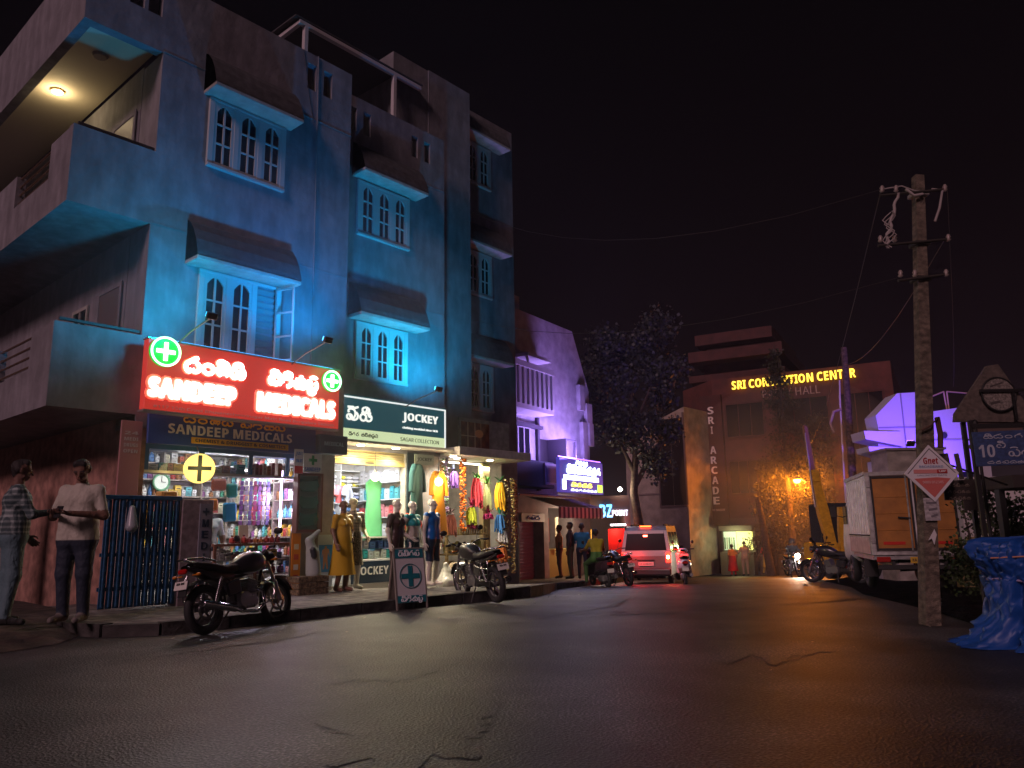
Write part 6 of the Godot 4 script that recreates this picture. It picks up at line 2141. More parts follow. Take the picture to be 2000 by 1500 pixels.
	for i in 8:
		var c: Color = [Color(0.7, 0.62, 0.03), Color(0.7, 0.7, 0.72), Color(0.75, 0.68, 0.05), Color(0.6, 0.6, 0.64), Color(0.35, 0.08, 0.1), Color(0.65, 0.66, 0.7), Color(0.55, 0.1, 0.12), Color(0.3, 0.32, 0.4)][i]
		garment("hung_shirt", ["yellow shirt hung first in the row over the shelf", "white shirt hung second in the row over the shelf", "deep yellow shirt hung third in the row over the shelf", "grey shirt hung fourth in the row over the shelf", "maroon shirt hung fifth in the row over the shelf", "pale shirt hung sixth in the row over the shelf", "red shirt hung seventh in the row over the shelf", "slate shirt hung last in the row over the shelf"][i], Vector3(8.72 + i * 0.2, 2.12, -13.6), 0.5, [[0.0, 0.06, 0.03], [0.05, 0.1, 0.04], [0.36, 0.1, 0.045]], 0.1, mat(c, 0.85), "shirt")
	bulb(Vector3(9.45, 2.18, -11.8), "round warm bulb hanging in the clothes shop doorway", Color(1.0, 0.78, 0.42), 1.21)
	bulb(Vector3(10.95, 2.13, -11.62), "round warm bulb hanging in front of the orange kurta", Color(1.0, 0.8, 0.45), 1.21)
	for p in [[9.2, 2.79, -11.95, "downlight over the middle of the rolling shutter"], [10.08, 2.79, -11.95, "downlight over the shutter's right end"], [11.5, 2.7, -11.75, "downlight at the corner of the garland shop's soffit"], [11.85, 2.7, -12.0, "small violet tinted downlight behind the orange garland column"], [12.81, 2.7, -11.9, "downlight in the middle of the garland shop's soffit"]]:
		downlight(Vector3(p[0], p[1], p[2]), p[3], Color(1.0, 0.9, 0.72), 1.6)
	area("shop_tube_glow", Vector3(9.7, 2.6, -13.0), Vector3(9.7, 1.0, -14.4), 1.8, 0.1, Color(0.95, 0.97, 1.0), 4.42)
	t = thing("shop_tube_light", "white tube light on the clothes shop ceiling", "lamp", Vector3(9.7, 2.66, -13.1))
	put(M.new().tube(Vector3(8.8, 2.66, -13.1), Vector3(10.6, 2.66, -13.1), 0.02, -1, 10), "tube", lit(Color(1, 1, 1), 5.0), t)


func flower_strand(label: String, x: float, z: float, y1: float, y0: float, c1: Color, c2: Color, r: float) -> void:
	var t := thing("flower_garland", label, "garland", Vector3(x, y0, z))
	var m := M.new()
	m.tinted = true
	var y := y1
	while y > y0:
		for k in 3:
			var a := R.randf() * TAU
			m.col = c1 if R.randf() < 0.6 else c2
			var p := Vector3(x + cos(a) * r * 0.7, y + R.randf_range(-0.01, 0.01), z + sin(a) * r * 0.7)
			m.at(Transform3D(Basis.from_euler(Vector3(R.randf() * 3, R.randf() * 3, 0)), p))
			m.bx(Vector3.ZERO, Vector3(r * 0.9, r * 0.75, r * 0.35), Basis(), r * 0.15)
		y -= r * 0.62
	m.xf = Transform3D()
	put(m, "petal", tint_mat(0.7), t)


func tassel_bunch(label: String, at: Vector3, r: float, h: float, c: Color, top: Color, n := 60) -> void:
	var t := thing("flower_bunch", label, "garland", at)
	var m := M.new()
	m.tinted = true
	for i in n:
		var a := R.randf() * TAU
		var rr := r * sqrt(R.randf())
		m.col = c * R.randf_range(0.75, 1.1)
		var p := at + Vector3(cos(a) * rr * 0.5, -0.02, sin(a) * rr * 0.5)
		var q := at + Vector3(cos(a) * rr, -h * R.randf_range(0.6, 1.0), sin(a) * rr)
		var mid := (p + q) / 2 + Vector3(cos(a) * rr * 0.3, 0.03, 0)
		m.path([p, mid, q], 0.016, 4, false, 0.022)
	put(m, "petal", tint_mat(0.7), t)
	m = M.new()
	for i in 14:
		var a := R.randf() * TAU
		m.at(Transform3D(Basis.from_euler(Vector3(R.randf_range(-0.8, 0.8), a, 0)), at + Vector3(0, R.randf_range(0, 0.06), 0)))
		m.quad(Vector3(-0.02, 0, 0), Vector3(0.02, 0, 0), Vector3(0.015, 0.06, 0.16), Vector3(-0.015, 0.06, 0.16))
	put(m, "leaf", mat(top, 0.7), t)


func garland_shop() -> void:
	var wood := mat(Color(0.5, 0.36, 0.14), 0.6, 0.0, 0.3, 2.0)
	flower_strand("outer long strand of cream and yellow flowers at the garland shop's edge", 13.62, -11.95, 2.3, 0.16, Color(0.62, 0.52, 0.2), Color(0.2, 0.1, 0.02), 0.055)
	flower_strand("inner long strand of pale flowers beside the yellow bunch", 13.45, -12.0, 2.28, 0.2, Color(0.68, 0.6, 0.32), Color(0.15, 0.06, 0.02), 0.055)
	flower_strand("red brown strand of flowers against the garland shop's end wall", 13.84, -12.05, 2.28, 0.9, Color(0.35, 0.06, 0.03), Color(0.5, 0.2, 0.05), 0.05)
	flower_strand("thick orange marigold column at the garland shop front", 12.14, -12.1, 2.78, 1.15, Color(0.75, 0.2, 0.01), Color(0.6, 0.13, 0.0), 0.075)
	flower_strand("multi coloured flower strand behind the orange marigold column", 11.8, -12.3, 2.7, 1.2, Color(0.3, 0.2, 0.35), Color(0.15, 0.25, 0.12), 0.07)
	flower_strand("dark red strand beside the orange kurta", 11.6, -12.25, 2.65, 0.8, Color(0.25, 0.04, 0.05), Color(0.3, 0.18, 0.05), 0.06)
	tassel_bunch("bright pink red tassel bunch with green leaves on top", Vector3(12.62, 2.32, -12.15), 0.14, 0.72, Color(0.75, 0.07, 0.1), Color(0.05, 0.3, 0.05))
	tassel_bunch("soft pink tassel bunch beside the pale green strand", Vector3(12.88, 2.25, -12.3), 0.1, 0.55, Color(0.7, 0.2, 0.2), Color(0.06, 0.32, 0.05))
	tassel_bunch("pale green tassel bunch hanging by the cream pillar", Vector3(13.02, 2.2, -12.2), 0.11, 0.7, Color(0.45, 0.5, 0.2), Color(0.1, 0.35, 0.06))
	tassel_bunch("large marigold yellow tassel bunch with a dark green top", Vector3(13.3, 2.24, -12.05), 0.16, 0.68, Color(0.78, 0.42, 0.01), Color(0.02, 0.2, 0.05), 90)
	tassel_bunch("lime green tassel bunch low over the wooden rack", Vector3(12.4, 1.66, -12.1), 0.13, 0.42, Color(0.55, 0.62, 0.04), Color(0.3, 0.02, 0.1))
	tassel_bunch("magenta flower cluster under the pale green bunch", Vector3(12.95, 1.52, -12.1), 0.12, 0.14, Color(0.4, 0.01, 0.12), Color(0.35, 0.01, 0.1), 40)
	tassel_bunch("dark magenta flower cluster on the wooden rack", Vector3(12.5, 1.28, -12.15), 0.14, 0.12, Color(0.35, 0.02, 0.1), Color(0.5, 0.02, 0.15), 40)
	tassel_bunch("blue and green ribbon bunch low by the end strands", Vector3(13.22, 1.5, -12.0), 0.12, 0.45, Color(0.03, 0.15, 0.4), Color(0.02, 0.35, 0.2), 40)
	tassel_bunch("silver white ribbon bunch under the blue ribbons", Vector3(13.3, 1.15, -12.0), 0.14, 0.3, Color(0.55, 0.55, 0.55), Color(0.6, 0.2, 0.1), 40)
	tassel_bunch("rust orange bunch at the bottom by the end strands", Vector3(13.25, 0.8, -12.0), 0.16, 0.4, Color(0.5, 0.13, 0.02), Color(0.5, 0.25, 0.04), 50)
	tassel_bunch("small purple bunch high beside the orange marigold column", Vector3(11.95, 2.45, -12.2), 0.1, 0.4, Color(0.2, 0.08, 0.35), Color(0.15, 0.2, 0.3), 40)
	tassel_bunch("brown red bunch hanging low left of the orange marigold column", Vector3(11.8, 1.5, -12.15), 0.13, 0.5, Color(0.3, 0.08, 0.05), Color(0.1, 0.05, 0.05), 40)
	var t := thing("pillar", "cream painted pillar standing inside the garland shop", "pillar", Vector3(13.22, 0.0, -12.45))
	put(M.new().box(Vector3(13.1, 0.0, -12.55), Vector3(13.34, 2.7, -12.4), 0.01), "shaft", mat(Color(0.6, 0.5, 0.28), 0.6), t)
	t = thing("wooden_rack", "yellow slatted wooden rack with hanging rows of goods", "rack", Vector3(12.3, 0.05, -12.3))
	for i in 17:
		put(M.new().box(Vector3(11.72 + i * 0.075, 1.06, -12.16), Vector3(11.77 + i * 0.075, 1.22, -12.14), 0.003), "slat", wood, t)
	put(M.new().box(Vector3(11.68, 1.04, -12.6), Vector3(13.0, 1.07, -12.13)).box(Vector3(11.68, 0.62, -12.6), Vector3(13.0, 0.65, -12.13)), "shelf_board", wood, t)
	for x in [11.68, 12.96]:
		put(M.new().box(Vector3(x, 0.05, -12.2), Vector3(x + 0.05, 1.04, -12.14)), "leg", wood, t)
	for k in 2:
		shelf_goods("boxed_offering", "fold", "small %s bundle on the wooden rack's shelf" % ["olive", "cream"][k], "bundle", "bundles on the wooden rack %d" % k, 11.75, 12.9, [0.651, 0.2][k], -12.3, 0.07, 0.11, 0.2, 0.32, 0.12, [[Color(0.3, 0.3, 0.1), Color(0.4, 0.36, 0.18), Color(0.2, 0.22, 0.12)], [Color(0.45, 0.36, 0.22), Color(0.3, 0.25, 0.15)]][k], 0.8)
	# bag and sacks on the pavement
	var bag := body_mesh([[Vector3(10.86, 0.14, -11.3), Vector3(10.9, 0.3, -11.32), 0.2, 0.13, "a"], [Vector3(10.9, 0.3, -11.32), Vector3(10.86, 0.48, -11.32), 0.1, 0.05, "a"], [Vector3(10.75, 0.12, -11.2), Vector3(11.0, 0.12, -11.22), 0.11, 0.12, "a"]], 0.018, func(_r, _p): return Color(0.55, 0.53, 0.5), 0.04)
	tag(put(bag, "plastic_bag", tint_mat(0.25)), "knotted white plastic bag on the pavement beside the blue vest mannequin", "bag")
	for i in 2:
		var s := body_mesh([[Vector3(11.35 + i * 0.3, 0.1, -11.6), Vector3(11.4 + i * 0.3, 0.34, -11.62), 0.19, 0.16, "a"], [Vector3(11.25 + i * 0.3, 0.1, -11.5), Vector3(11.5 + i * 0.3, 0.12, -11.55), 0.13, 0.14, "a"]], 0.022, func(_r, _p): return [Color(0.35, 0.28, 0.18), Color(0.28, 0.22, 0.15)][i], 0.05)
		tag(put(s, "sack", tint_mat(0.9)), ["full tan sack next to the white plastic bag", "darker brown sack behind the second motorcycle"][i], "sack")
	area("garland_shop_glow", Vector3(12.6, 2.6, -12.4), Vector3(12.6, 1.2, -13.6), 1.6, 0.1, Color(1.0, 0.85, 0.6), 1.82)
	t = thing("garland_shop_tube", "warm tube light under the garland shop's soffit", "lamp", Vector3(12.6, 2.66, -12.5))
	put(M.new().tube(Vector3(11.9, 2.66, -12.5), Vector3(13.3, 2.66, -12.5), 0.018, -1, 8), "tube", lit(Color(1, 0.88, 0.65), 4.0), t)


# a point d metres down the street and s metres to the right of the viewer's line of sight, y above the road there
func dl(d: float, s: float, y := 0.0) -> Vector3:
	var x := 0.753 * d + 0.658 * s
	var z := -0.658 * d + 0.753 * s
	return Vector3(x, road_y(x, z) + y, z)


const TURN := -0.8527   # turns a thing so that its x runs across the viewer's line of sight


func violet_house() -> void:
	var t := thing("corner_house", "violet lit plastered house with a balcony, sloping gable edge and lit shop sign", "building", Vector3(16.6, -0.36, -15.0), deg_to_rad(9))
	var W := whole(t)
	var wall := mat(Color(0.44, 0.40, 0.44), 0.8, 0.0, 0.2, 0.3)
	var dark := mat(Color(0.06, 0.05, 0.07), 0.8)
	var trim := mat(Color(0.45, 0.42, 0.45), 0.7)
	put(M.new().at(W).prism([v2(-2, 2.6), v2(5.75, 2.6), v2(5.9, 6.4), v2(4.75, 8.4), v2(-2, 8.3)], -6.0, 0.0), "upper_wall", wall, t)
	put(M.new().at(W).box(Vector3(-2, 0, -6), Vector3(1.0, 2.6, -0.02)).box(Vector3(2.45, 0, -6), Vector3(2.75, 2.6, -0.02)).box(Vector3(4.4, 0, -6), Vector3(5.7, 2.6, -0.02)).box(Vector3(1.0, 1.95, -6), Vector3(2.45, 2.6, -0.02)).box(Vector3(2.75, 2.2, -3), Vector3(4.4, 2.6, -0.02)).box(Vector3(2.75, 0, -3.2), Vector3(4.4, 2.2, -3.0)).box(Vector3(1.0, 0, -0.6), Vector3(2.45, 1.95, -0.4)), "lower_wall", mat(Color(0.3, 0.27, 0.32), 0.8, 0.0, 0.2, 0.3), t)
	put(M.new().at(W).box(Vector3(0.5, 8.3, -3), Vector3(1.7, 8.95, -0.3)), "water_tank", wall, t)
	# broken edge of the gable end
	for r in [[4.95, 5.3, 5.6, 6.5], [5.45, 5.85, 5.2, 5.9], [5.6, 5.92, 4.4, 5.2], [5.1, 5.4, 3.2, 5.2]]:
		put(M.new().at(W).box(Vector3(r[0], r[2], -0.3), Vector3(r[1], r[3], 0.14)), "ledge", wall, t)
	# balcony with uprights
	var b := put(M.new().at(W).box(Vector3(-1.0, 5.0, 0), Vector3(2.0, 5.14, 0.72)).box(Vector3(-1.0, 6.24, 0.62), Vector3(2.04, 6.4, 0.76)), "balcony", trim, t)
	for i in 9:
		put(M.new().at(W).box(Vector3(-0.36 + i * 0.28, 5.14, 0.64), Vector3(-0.22 + i * 0.28, 6.24, 0.74)), "baluster", trim, b)
	put(M.new().at(W).box(Vector3(-0.2, 5.2, -0.05), Vector3(1.9, 6.2, 0.006)), "balcony_opening", dark, t)
	put(M.new().at(W).box(Vector3(0.9, 6.75, 0.0), Vector3(2.3, 6.85, 0.5)).bx(Vector3(1.0, 6.6, 0.4), Vector3(0.06, 0.6, 0.06), Basis(Vector3.BACK, 0.5)), "ledge", trim, t)
	# windows under the balcony
	for r in [[0.9, 1.65, 3.7, 4.6], [-0.2, 0.6, 3.7, 4.6]]:
		var w := put(M.new().at(W).box(Vector3(r[0], r[2], -0.01), Vector3(r[1], r[2] + 0.06, 0.05)).box(Vector3(r[0], r[3], -0.01), Vector3(r[1], r[3] + 0.06, 0.05)).box(Vector3(r[0], r[2] + 0.06, -0.01), Vector3(r[0] + 0.06, r[3], 0.05)).box(Vector3(r[1] - 0.06, r[2] + 0.06, -0.01), Vector3(r[1], r[3], 0.05)).box(Vector3((r[0] + r[1]) / 2 - 0.03, r[2] + 0.06, -0.01), Vector3((r[0] + r[1]) / 2 + 0.03, r[3], 0.05)), "window", trim, t)
		put(M.new().at(W).box(Vector3(r[0] + 0.06, r[2] + 0.06, -0.01), Vector3(r[1] - 0.06, r[3], 0.015)), "pane", mat(Color(0.015, 0.015, 0.02), 0.08), w)
	put(M.new().at(W).box(Vector3(2.02, 2.7, 0), Vector3(2.14, 5.0, 0.1)).box(Vector3(-0.5, 4.62, 0), Vector3(2.2, 4.72, 0.2)), "pipe", dark, t)
	var w := put(M.new().at(W).box(Vector3(2.75, 3.2, 0.0), Vector3(2.82, 4.35, 0.7)).box(Vector3(3.4, 3.2, 0.62), Vector3(3.46, 4.35, 0.7)).box(Vector3(2.82, 4.29, 0.62), Vector3(3.4, 4.35, 0.7)).box(Vector3(2.82, 3.2, 0.62), Vector3(3.4, 3.26, 0.7)).box(Vector3(2.82, 3.7, 0.62), Vector3(3.4, 3.75, 0.7)), "open_window", dark, t)
	put(M.new().at(W).box(Vector3(2.3, 3.2, -0.02), Vector3(2.75, 4.35, 0.006)), "window_opening", mat(Color(0.02, 0.015, 0.02), 0.7), w)
	# dark band, box and tin canopy
	put(M.new().at(W).box(Vector3(-1.0, 2.75, 0), Vector3(2.2, 3.55, 0.55), 0.02), "awning_band", mat(Color(0.06, 0.08, 0.10), 0.7), t)
	put(M.new().at(W).box(Vector3(1.55, 2.85, 0.552), Vector3(2.4, 3.5, 0.6)), "sign_back", mat(Color(0.3, 0.28, 0.32), 0.6), t)
	put(M.new().at(W).box(Vector3(1.62, 2.92, 0.602), Vector3(2.33, 3.43, 0.612)), "sign_panel", mat(Color(0.08, 0.05, 0.09), 0.5), t)
	put(M.new().at(W).bx(Vector3(1.2, 2.52, 0.6), Vector3(4.4, 0.04, 1.3), Basis(Vector3.RIGHT, 0.12)), "tin_canopy", mat(Color(0.2, 0.2, 0.24), 0.5, 0.3), t)
	# rolled down shutters of narrow laths
	for r in [[1.02, 2.43]]:
		for i in 18:
			put(M.new().at(W).bx(Vector3((r[0] + r[1]) / 2, 0.1 + i * 0.1, -0.38), Vector3(r[1] - r[0], 0.09, 0.03), Basis(Vector3.RIGHT, 0.25), 0.008), "slat", mat(Color(0.2, 0.16, 0.3), 0.5, 0.3), t)
	put(M.new().at(W).box(Vector3(1.02, 1.75, -0.3), Vector3(2.4, 2.0, 0.05)), "shutter_sign", mat(Color(0.3, 0.32, 0.42), 0.6), t)
	put(kannada(M.new().at(W), ["ga", "la", "sa"], 0.8, 0.14, 0.014, Transform3D(Basis(), Vector3(1.7, 1.87, 0.06))), "lettering", mat(Color(0.02, 0.08, 0.5), 0.5), t)
	# glowing sign
	var s := thing("lit_shop_sign", "glowing white and violet sign board with yellow lower letters on the violet house", "sign", W * Vector3(2.85, 2.6, 1.2), deg_to_rad(9))
	put(M.new().at(W).box(Vector3(1.36, 2.6, 1.08), Vector3(4.3, 3.62, 1.2), 0.01), "board", lit(Color(0.12, 0.1, 0.75), 0.25, Color(0.06, 0.05, 0.3)), s)
	var glow := lit(Color(0.72, 0.8, 1.0), 3.0)
	put(kannada(M.new().at(W), ["ka", "+i", "ma", "+ee", "na", "da", "sa", "+an", "ra", "+sub", "ga"], 2.3, 0.24, 0.036, Transform3D(Basis(), Vector3(2.95, 3.3, 1.215))), "lettering", glow, s)
	put(M.new().at(W).box(Vector3(1.6, 2.98, 1.205), Vector3(3.95, 3.12, 1.215)).box(Vector3(1.5, 2.68, 1.205), Vector3(1.72, 2.98, 1.215)), "light_bar", glow, s)
	put(kannada(M.new().at(W), ["ga", "+i", "la", "ma", "ra"], 0.8, 0.12, 0.02, Transform3D(Basis(), Vector3(2.8, 3.52, 1.215))), "small_lettering", glow, s)
	put(kannada(M.new().at(W), ["ma", "+ee", "da", "sa", "+an", "la"], 1.4, 0.12, 0.02, Transform3D(Basis(), Vector3(2.75, 2.84, 1.22))), "yellow_lettering", lit(Color(1, 0.75, 0.02), 1.6), s)
	put(M.new().at(W).box(Vector3(3.85, 2.66, 1.205), Vector3(4.2, 2.9, 1.215)), "green_badge", lit(Color(0.5, 0.9, 0.05), 1.2), s)
	put(kannada(M.new().at(W), ["a", "ra", "+an", "ga", "da", "la", "pa", "ra"], 1.8, 0.06, 0.012, Transform3D(Basis(), Vector3(2.9, 2.68, 1.22))), "lower_lettering", lit(Color(0.8, 0.85, 1), 1.4), s)
	area("lit_shop_sign_light", W * Vector3(2.85, 3.05, 1.3), W * Vector3(2.85, 2.0, 4.0), 2.8, 0.9, Color(0.4, 0.4, 1.0), 2.6)
	put(M.new().at(W).tube(Vector3(1.4, 3.66, 1.14), Vector3(4.26, 3.66, 1.14), 0.014, -1, 8), "added_led_strip", lit(Color(0.35, 0.12, 1.0), 3.0), s)  # strip added at the sign top to turn the wall violet
	area("added_violet_strip_light", W * Vector3(2.85, 3.7, 1.15), W * Vector3(2.5, 6.2, 0.0), 2.8, 0.12, Color(0.42, 0.27, 1.0), 19.0)
	# striped awning: each stripe a flap
	var a := thing("striped_awning", "scalloped awning with pale and dark stripes under the glowing sign", "awning", W * Vector3(2.7, 2.0, 1.2), deg_to_rad(9))
	for i in 22:
		var c := mat(Color(0.5, 0.47, 0.52), 0.8) if i % 2 else mat(Color(0.07, 0.05, 0.1), 0.8)
		var x := 1.2 + i * 0.135
		var mm := M.new().at(W)
		mm.quad(Vector3(x, 2.16, 1.22), Vector3(x + 0.133, 2.16, 1.22), Vector3(x + 0.133, 2.5, 0.1), Vector3(x, 2.5, 0.1))
		mm.prism([v2(x, 1.86), v2(x + 0.066, 1.82), v2(x + 0.133, 1.86), v2(x + 0.133, 2.16), v2(x, 2.16)], 1.21, 1.225)
		put(mm, "stripe", c, a)
	# goods in the open shop
	var k := thing("snack_stall", "warmly lit shop opening with yellow hanging goods under the striped awning", "stall", W * Vector3(3.5, 0, -0.3), deg_to_rad(9))
	put(M.new().at(W).box(Vector3(2.8, 0, -0.5), Vector3(4.35, 0.9, -0.1), 0.02), "counter", mat(Color(0.4, 0.3, 0.1), 0.6), k)
	for i in 5:
		put(M.new().at(W).box(Vector3(2.85 + i * 0.3, 1.1, -0.9), Vector3(3.08 + i * 0.3, 1.9, -0.86)), "hanging_pack", mat([Color(0.7, 0.62, 0.5), Color(0.6, 0.3, 0.05), Color(0.5, 0.5, 0.4), Color(0.7, 0.45, 0.03), Color(0.3, 0.1, 0.1)][i], 0.6), k)
	put(M.new().at(W).box(Vector3(3.1, 0.95, 0.0), Vector3(3.3, 1.9, 0.03)), "pale_banner", mat(Color(0.6, 0.55, 0.42), 0.7), k)
	put(M.new().at(W).tube(Vector3(3.3, 1.9, 0.5), Vector3(3.9, 1.9, 0.5), 0.02), "tube_light", lit(Color(1, 0.75, 0.6), 6.0), k)
	omni("snack_stall_light", W * Vector3(3.6, 1.8, 0.5), Color(1.0, 0.75, 0.45), 0.7, 0.1)


func far_side() -> void:
	# low lit shops between the violet house and the big tree
	var t := thing("row_of_shops" if false else "low_shop", "low dark shop with small blue glowing letters behind the parked scooters", "building", dl(31, 2.7), TURN)
	var W := whole(t)
	put(M.new().at(W).box(Vector3(-1.2, 0, -4), Vector3(1.9, 3.3, -2.5)).box(Vector3(-1.2, 2.6, -2.5), Vector3(1.9, 3.3, 0)).box(Vector3(-1.2, 0, -2.5), Vector3(-1.0, 2.6, 0)).box(Vector3(1.7, 0, -2.5), Vector3(1.9, 2.6, 0)), "wall", mat(Color(0.14, 0.09, 0.09), 0.8), t)
	put(text(M.new().at(W), "G&", 0.62, 0.4, 0.03, Transform3D(Basis(), Vector3(0.0, 2.66, 0.06))), "blue_lettering", lit(Color(0.05, 0.35, 1.0), 2.6), t)
	put(text(M.new().at(W), "BZ", 0.5, 0.5, 0.03, Transform3D(Basis(), Vector3(0.95, 2.7, 0.06))), "blue_lettering", lit(Color(0.05, 0.45, 1.0), 2.6), t)
	put(text(M.new().at(W), "POINT", 0.62, 0.22, 0.03, Transform3D(Basis(), Vector3(1.5, 2.62, 0.06))), "white_lettering", lit(Color(0.8, 0.8, 1.0), 2.2), t)
	put(M.new().at(W).box(Vector3(1.0, 0.3, 0.0), Vector3(1.65, 2.0, 0.05)), "red_banner", mat(Color(0.5, 0.02, 0.02), 0.6), t)
	put(M.new().at(W).tube(Vector3(1.1, 2.15, 0.1), Vector3(1.7, 2.15, 0.1), 0.03), "tube_light", lit(Color(1, 0.9, 0.95), 7.0), t)
	put(M.new().at(W).box(Vector3(-1.0, 0.3, -0.6), Vector3(0.4, 2.0, -0.5)), "yellow_display", mat(Color(0.6, 0.42, 0.06), 0.6), t)
	omni("low_shop_light", W * Vector3(0.2, 2.2, 0.3), Color(1.0, 0.75, 0.45), 0.9, 0.1)
	omni("low_shop_light", W * Vector3(1.3, 1.9, 0.4), Color(1.0, 0.1, 0.06), 0.6, 0.1)
	var bl := thing("bare_bulb", "bare bright bulb above the small blue glowing letters", "lamp", dl(31, 4.25, 3.55))
	put(M.new().ball(dl(31, 4.25, 3.55), Vector3(0.09, 0.09, 0.09)), "bulb", lit(Color(1, 0.85, 0.65), 12.0), bl)
	omni("bare_bulb_light", dl(31, 4.25, 3.55), Color(1, 0.8, 0.55), 1.2, 0.08)
	# pale wing beside the big building
	t = thing("pale_building", "pale plastered building with one tall dark window beside the red brown arcade", "building", Vector3(36, -1.27, -22), -PI / 2)
	W = whole(t)
	var pale := mat(Color(0.38, 0.30, 0.26), 0.85, 0.0, 0.2, 0.2)
	put(M.new().at(W).prism([v2(-1.3, 0), v2(2.4, 0), v2(2.5, 8.7), v2(0.3, 7.95), v2(-1.2, 7.95)], -7, 0), "wall", pale, t)
	put(M.new().at(W).box(Vector3(-1.1, 4.2, 0), Vector3(0.8, 4.28, 0.06)), "floor_band", mat(Color(0.2, 0.15, 0.14), 0.8), t)
	var w := put(M.new().at(W).box(Vector3(0.82, 3.5, 0), Vector3(0.9, 8.2, 0.1)).box(Vector3(2.4, 3.6, 0), Vector3(2.48, 8.4, 0.1)).box(Vector3(0.9, 3.5, 0), Vector3(2.4, 3.6, 0.1)), "window", mat(Color(0.12, 0.08, 0.08), 0.7), t)
	for i in 2:
		put(M.new().at(W).box(Vector3(0.9 + i * 0.76, 3.6, 0), Vector3(1.63 + i * 0.76, 8.15, 0.04)), "pane", mat(Color(0.02, 0.015, 0.018), 0.1), w)
	# the arcade
	t = thing("arcade_building", "tall red brown arcade building with lit yellow roof lettering behind the trees", "building", Vector3(39, -1.27, -19.3), -(PI / 2 - deg_to_rad(12)))
	W = whole(t)
	var red := mat(Color(0.12, 0.032, 0.026), 0.8, 0.0, 0.25, 0.2)
	var red2 := mat(Color(0.09, 0.024, 0.02), 0.8, 0.0, 0.25, 0.2)
	var black := mat(Color(0.012, 0.01, 0.011), 0.15)
	put(M.new().at(W).box(Vector3(-0.02, 2.9, -9), Vector3(9.0, 10.5, 0)), "front_wall", red, t)
	var m := M.new().at(W)
	m.quad(Vector3(-1.9, 2.9, -0.8), Vector3(-0.02, 2.9, 0), Vector3(-0.02, 10.5, 0), Vector3(-1.9, 10.2, -0.8))
	m.quad(Vector3(-1.9, 2.9, -8), Vector3(-1.9, 2.9, -0.8), Vector3(-1.9, 10.2, -0.8), Vector3(-1.9, 10.2, -8))
	m.quad(Vector3(-1.9, 10.2, -0.8), Vector3(-0.02, 10.5, 0), Vector3(-0.02, 10.5, -8), Vector3(-1.9, 10.2, -8))
	put(m, "corner_wall", red, t)
	put(M.new().at(W).box(Vector3(-0.66, 2.6, 0.002), Vector3(0.5, 9.6, 0.3)), "letter_pier", red2, t)
	put(M.new().at(W).box(Vector3(-1.35, 10.51, -8), Vector3(3.9, 10.9, -0.3)).box(Vector3(-1.2, 11.6, -8), Vector3(3.9, 12.2, 0.1)).box(Vector3(-0.85, 12.6, -8), Vector3(3.4, 13.2, -0.2)).box(Vector3(-0.7, 10.9, -7), Vector3(3.2, 11.6, -1.2)).box(Vector3(-0.5, 12.2, -7), Vector3(3.0, 12.6, -1.2)), "roof_tier", red2, t)
	# ground floor: open bays
	put(M.new().at(W).box(Vector3(-1.9, 0, -6), Vector3(9, 2.9, -2.6)).box(Vector3(-1.9, 2.55, -2.6), Vector3(9, 2.9, 0.05)), "ground_wall", mat(Color(0.12, 0.06, 0.05), 0.8), t)
	for x in [-1.8, -0.6, 0.5, 2.4, 4.6, 6.8]:
		put(M.new().at(W).box(Vector3(x, 0, -0.5), Vector3(x + 0.35, 2.55, -0.1)), "pier", red2, t)
	for r in [[0.62, 2.75, 7.15, 9.0], [0.62, 2.2, 4.1, 5.9], [3.3, 6.0, 7.15, 9.0], [3.0, 6.0, 4.1, 5.9], [6.5, 8.6, 4.1, 9.0]]:
		var win := put(M.new().at(W).box(Vector3(r[0], r[2], 0.0), Vector3(r[1], r[2] + 0.1, 0.1)).box(Vector3(r[0], r[3], 0.0), Vector3(r[1], r[3] + 0.1, 0.1)).box(Vector3(r[0], r[2] + 0.1, 0), Vector3(r[0] + 0.08, r[3], 0.1)).box(Vector3(r[1] - 0.08, r[2] + 0.1, 0), Vector3(r[1], r[3], 0.1)), "window", red2, t)
		var n := 3
		for i in n:
			var x0: float = lerpf(r[0] + 0.08, r[1] - 0.08, float(i) / n)
			put(M.new().at(W).box(Vector3(x0, r[2] + 0.1, 0.004), Vector3(x0 + (r[1] - r[0] - 0.16) / n - 0.04, r[3], 0.04)), "pane", black, win)
	for y in [4.0, 6.95]:
		var win := put(M.new().at(W).at(W * Transform3D(Basis(Vector3.UP, -0.398), Vector3(-0.95, y, -0.38))).box(Vector3(-0.42, 0, 0), Vector3(0.42, 0.08, 0.08)).box(Vector3(-0.42, 1.9, 0), Vector3(0.42, 1.98, 0.08)), "window", red2, t)
		put(M.new().at(W * Transform3D(Basis(Vector3.UP, -0.398), Vector3(-0.95, y, -0.38))).box(Vector3(-0.42, 0.08, 0), Vector3(0.42, 1.9, 0.04)), "pane", black, win)
	put(text(M.new().at(W), "SRI CONVENTION CENTER", 6.25, 0.46, 0.08, Transform3D(Basis(), Vector3(4.25, 10.05, 0.12))), "lit_lettering", lit(Color(1.0, 0.62, 0.02), 1.5), t)
	put(text(M.new().at(W), "PARTY HALL", 2.9, 0.42, 0.05, Transform3D(Basis(), Vector3(4.15, 9.4, 0.06)), false), "lettering", mat(Color(0.4, 0.25, 0.22), 0.5), t)
	var word := "SRI ARCADE"
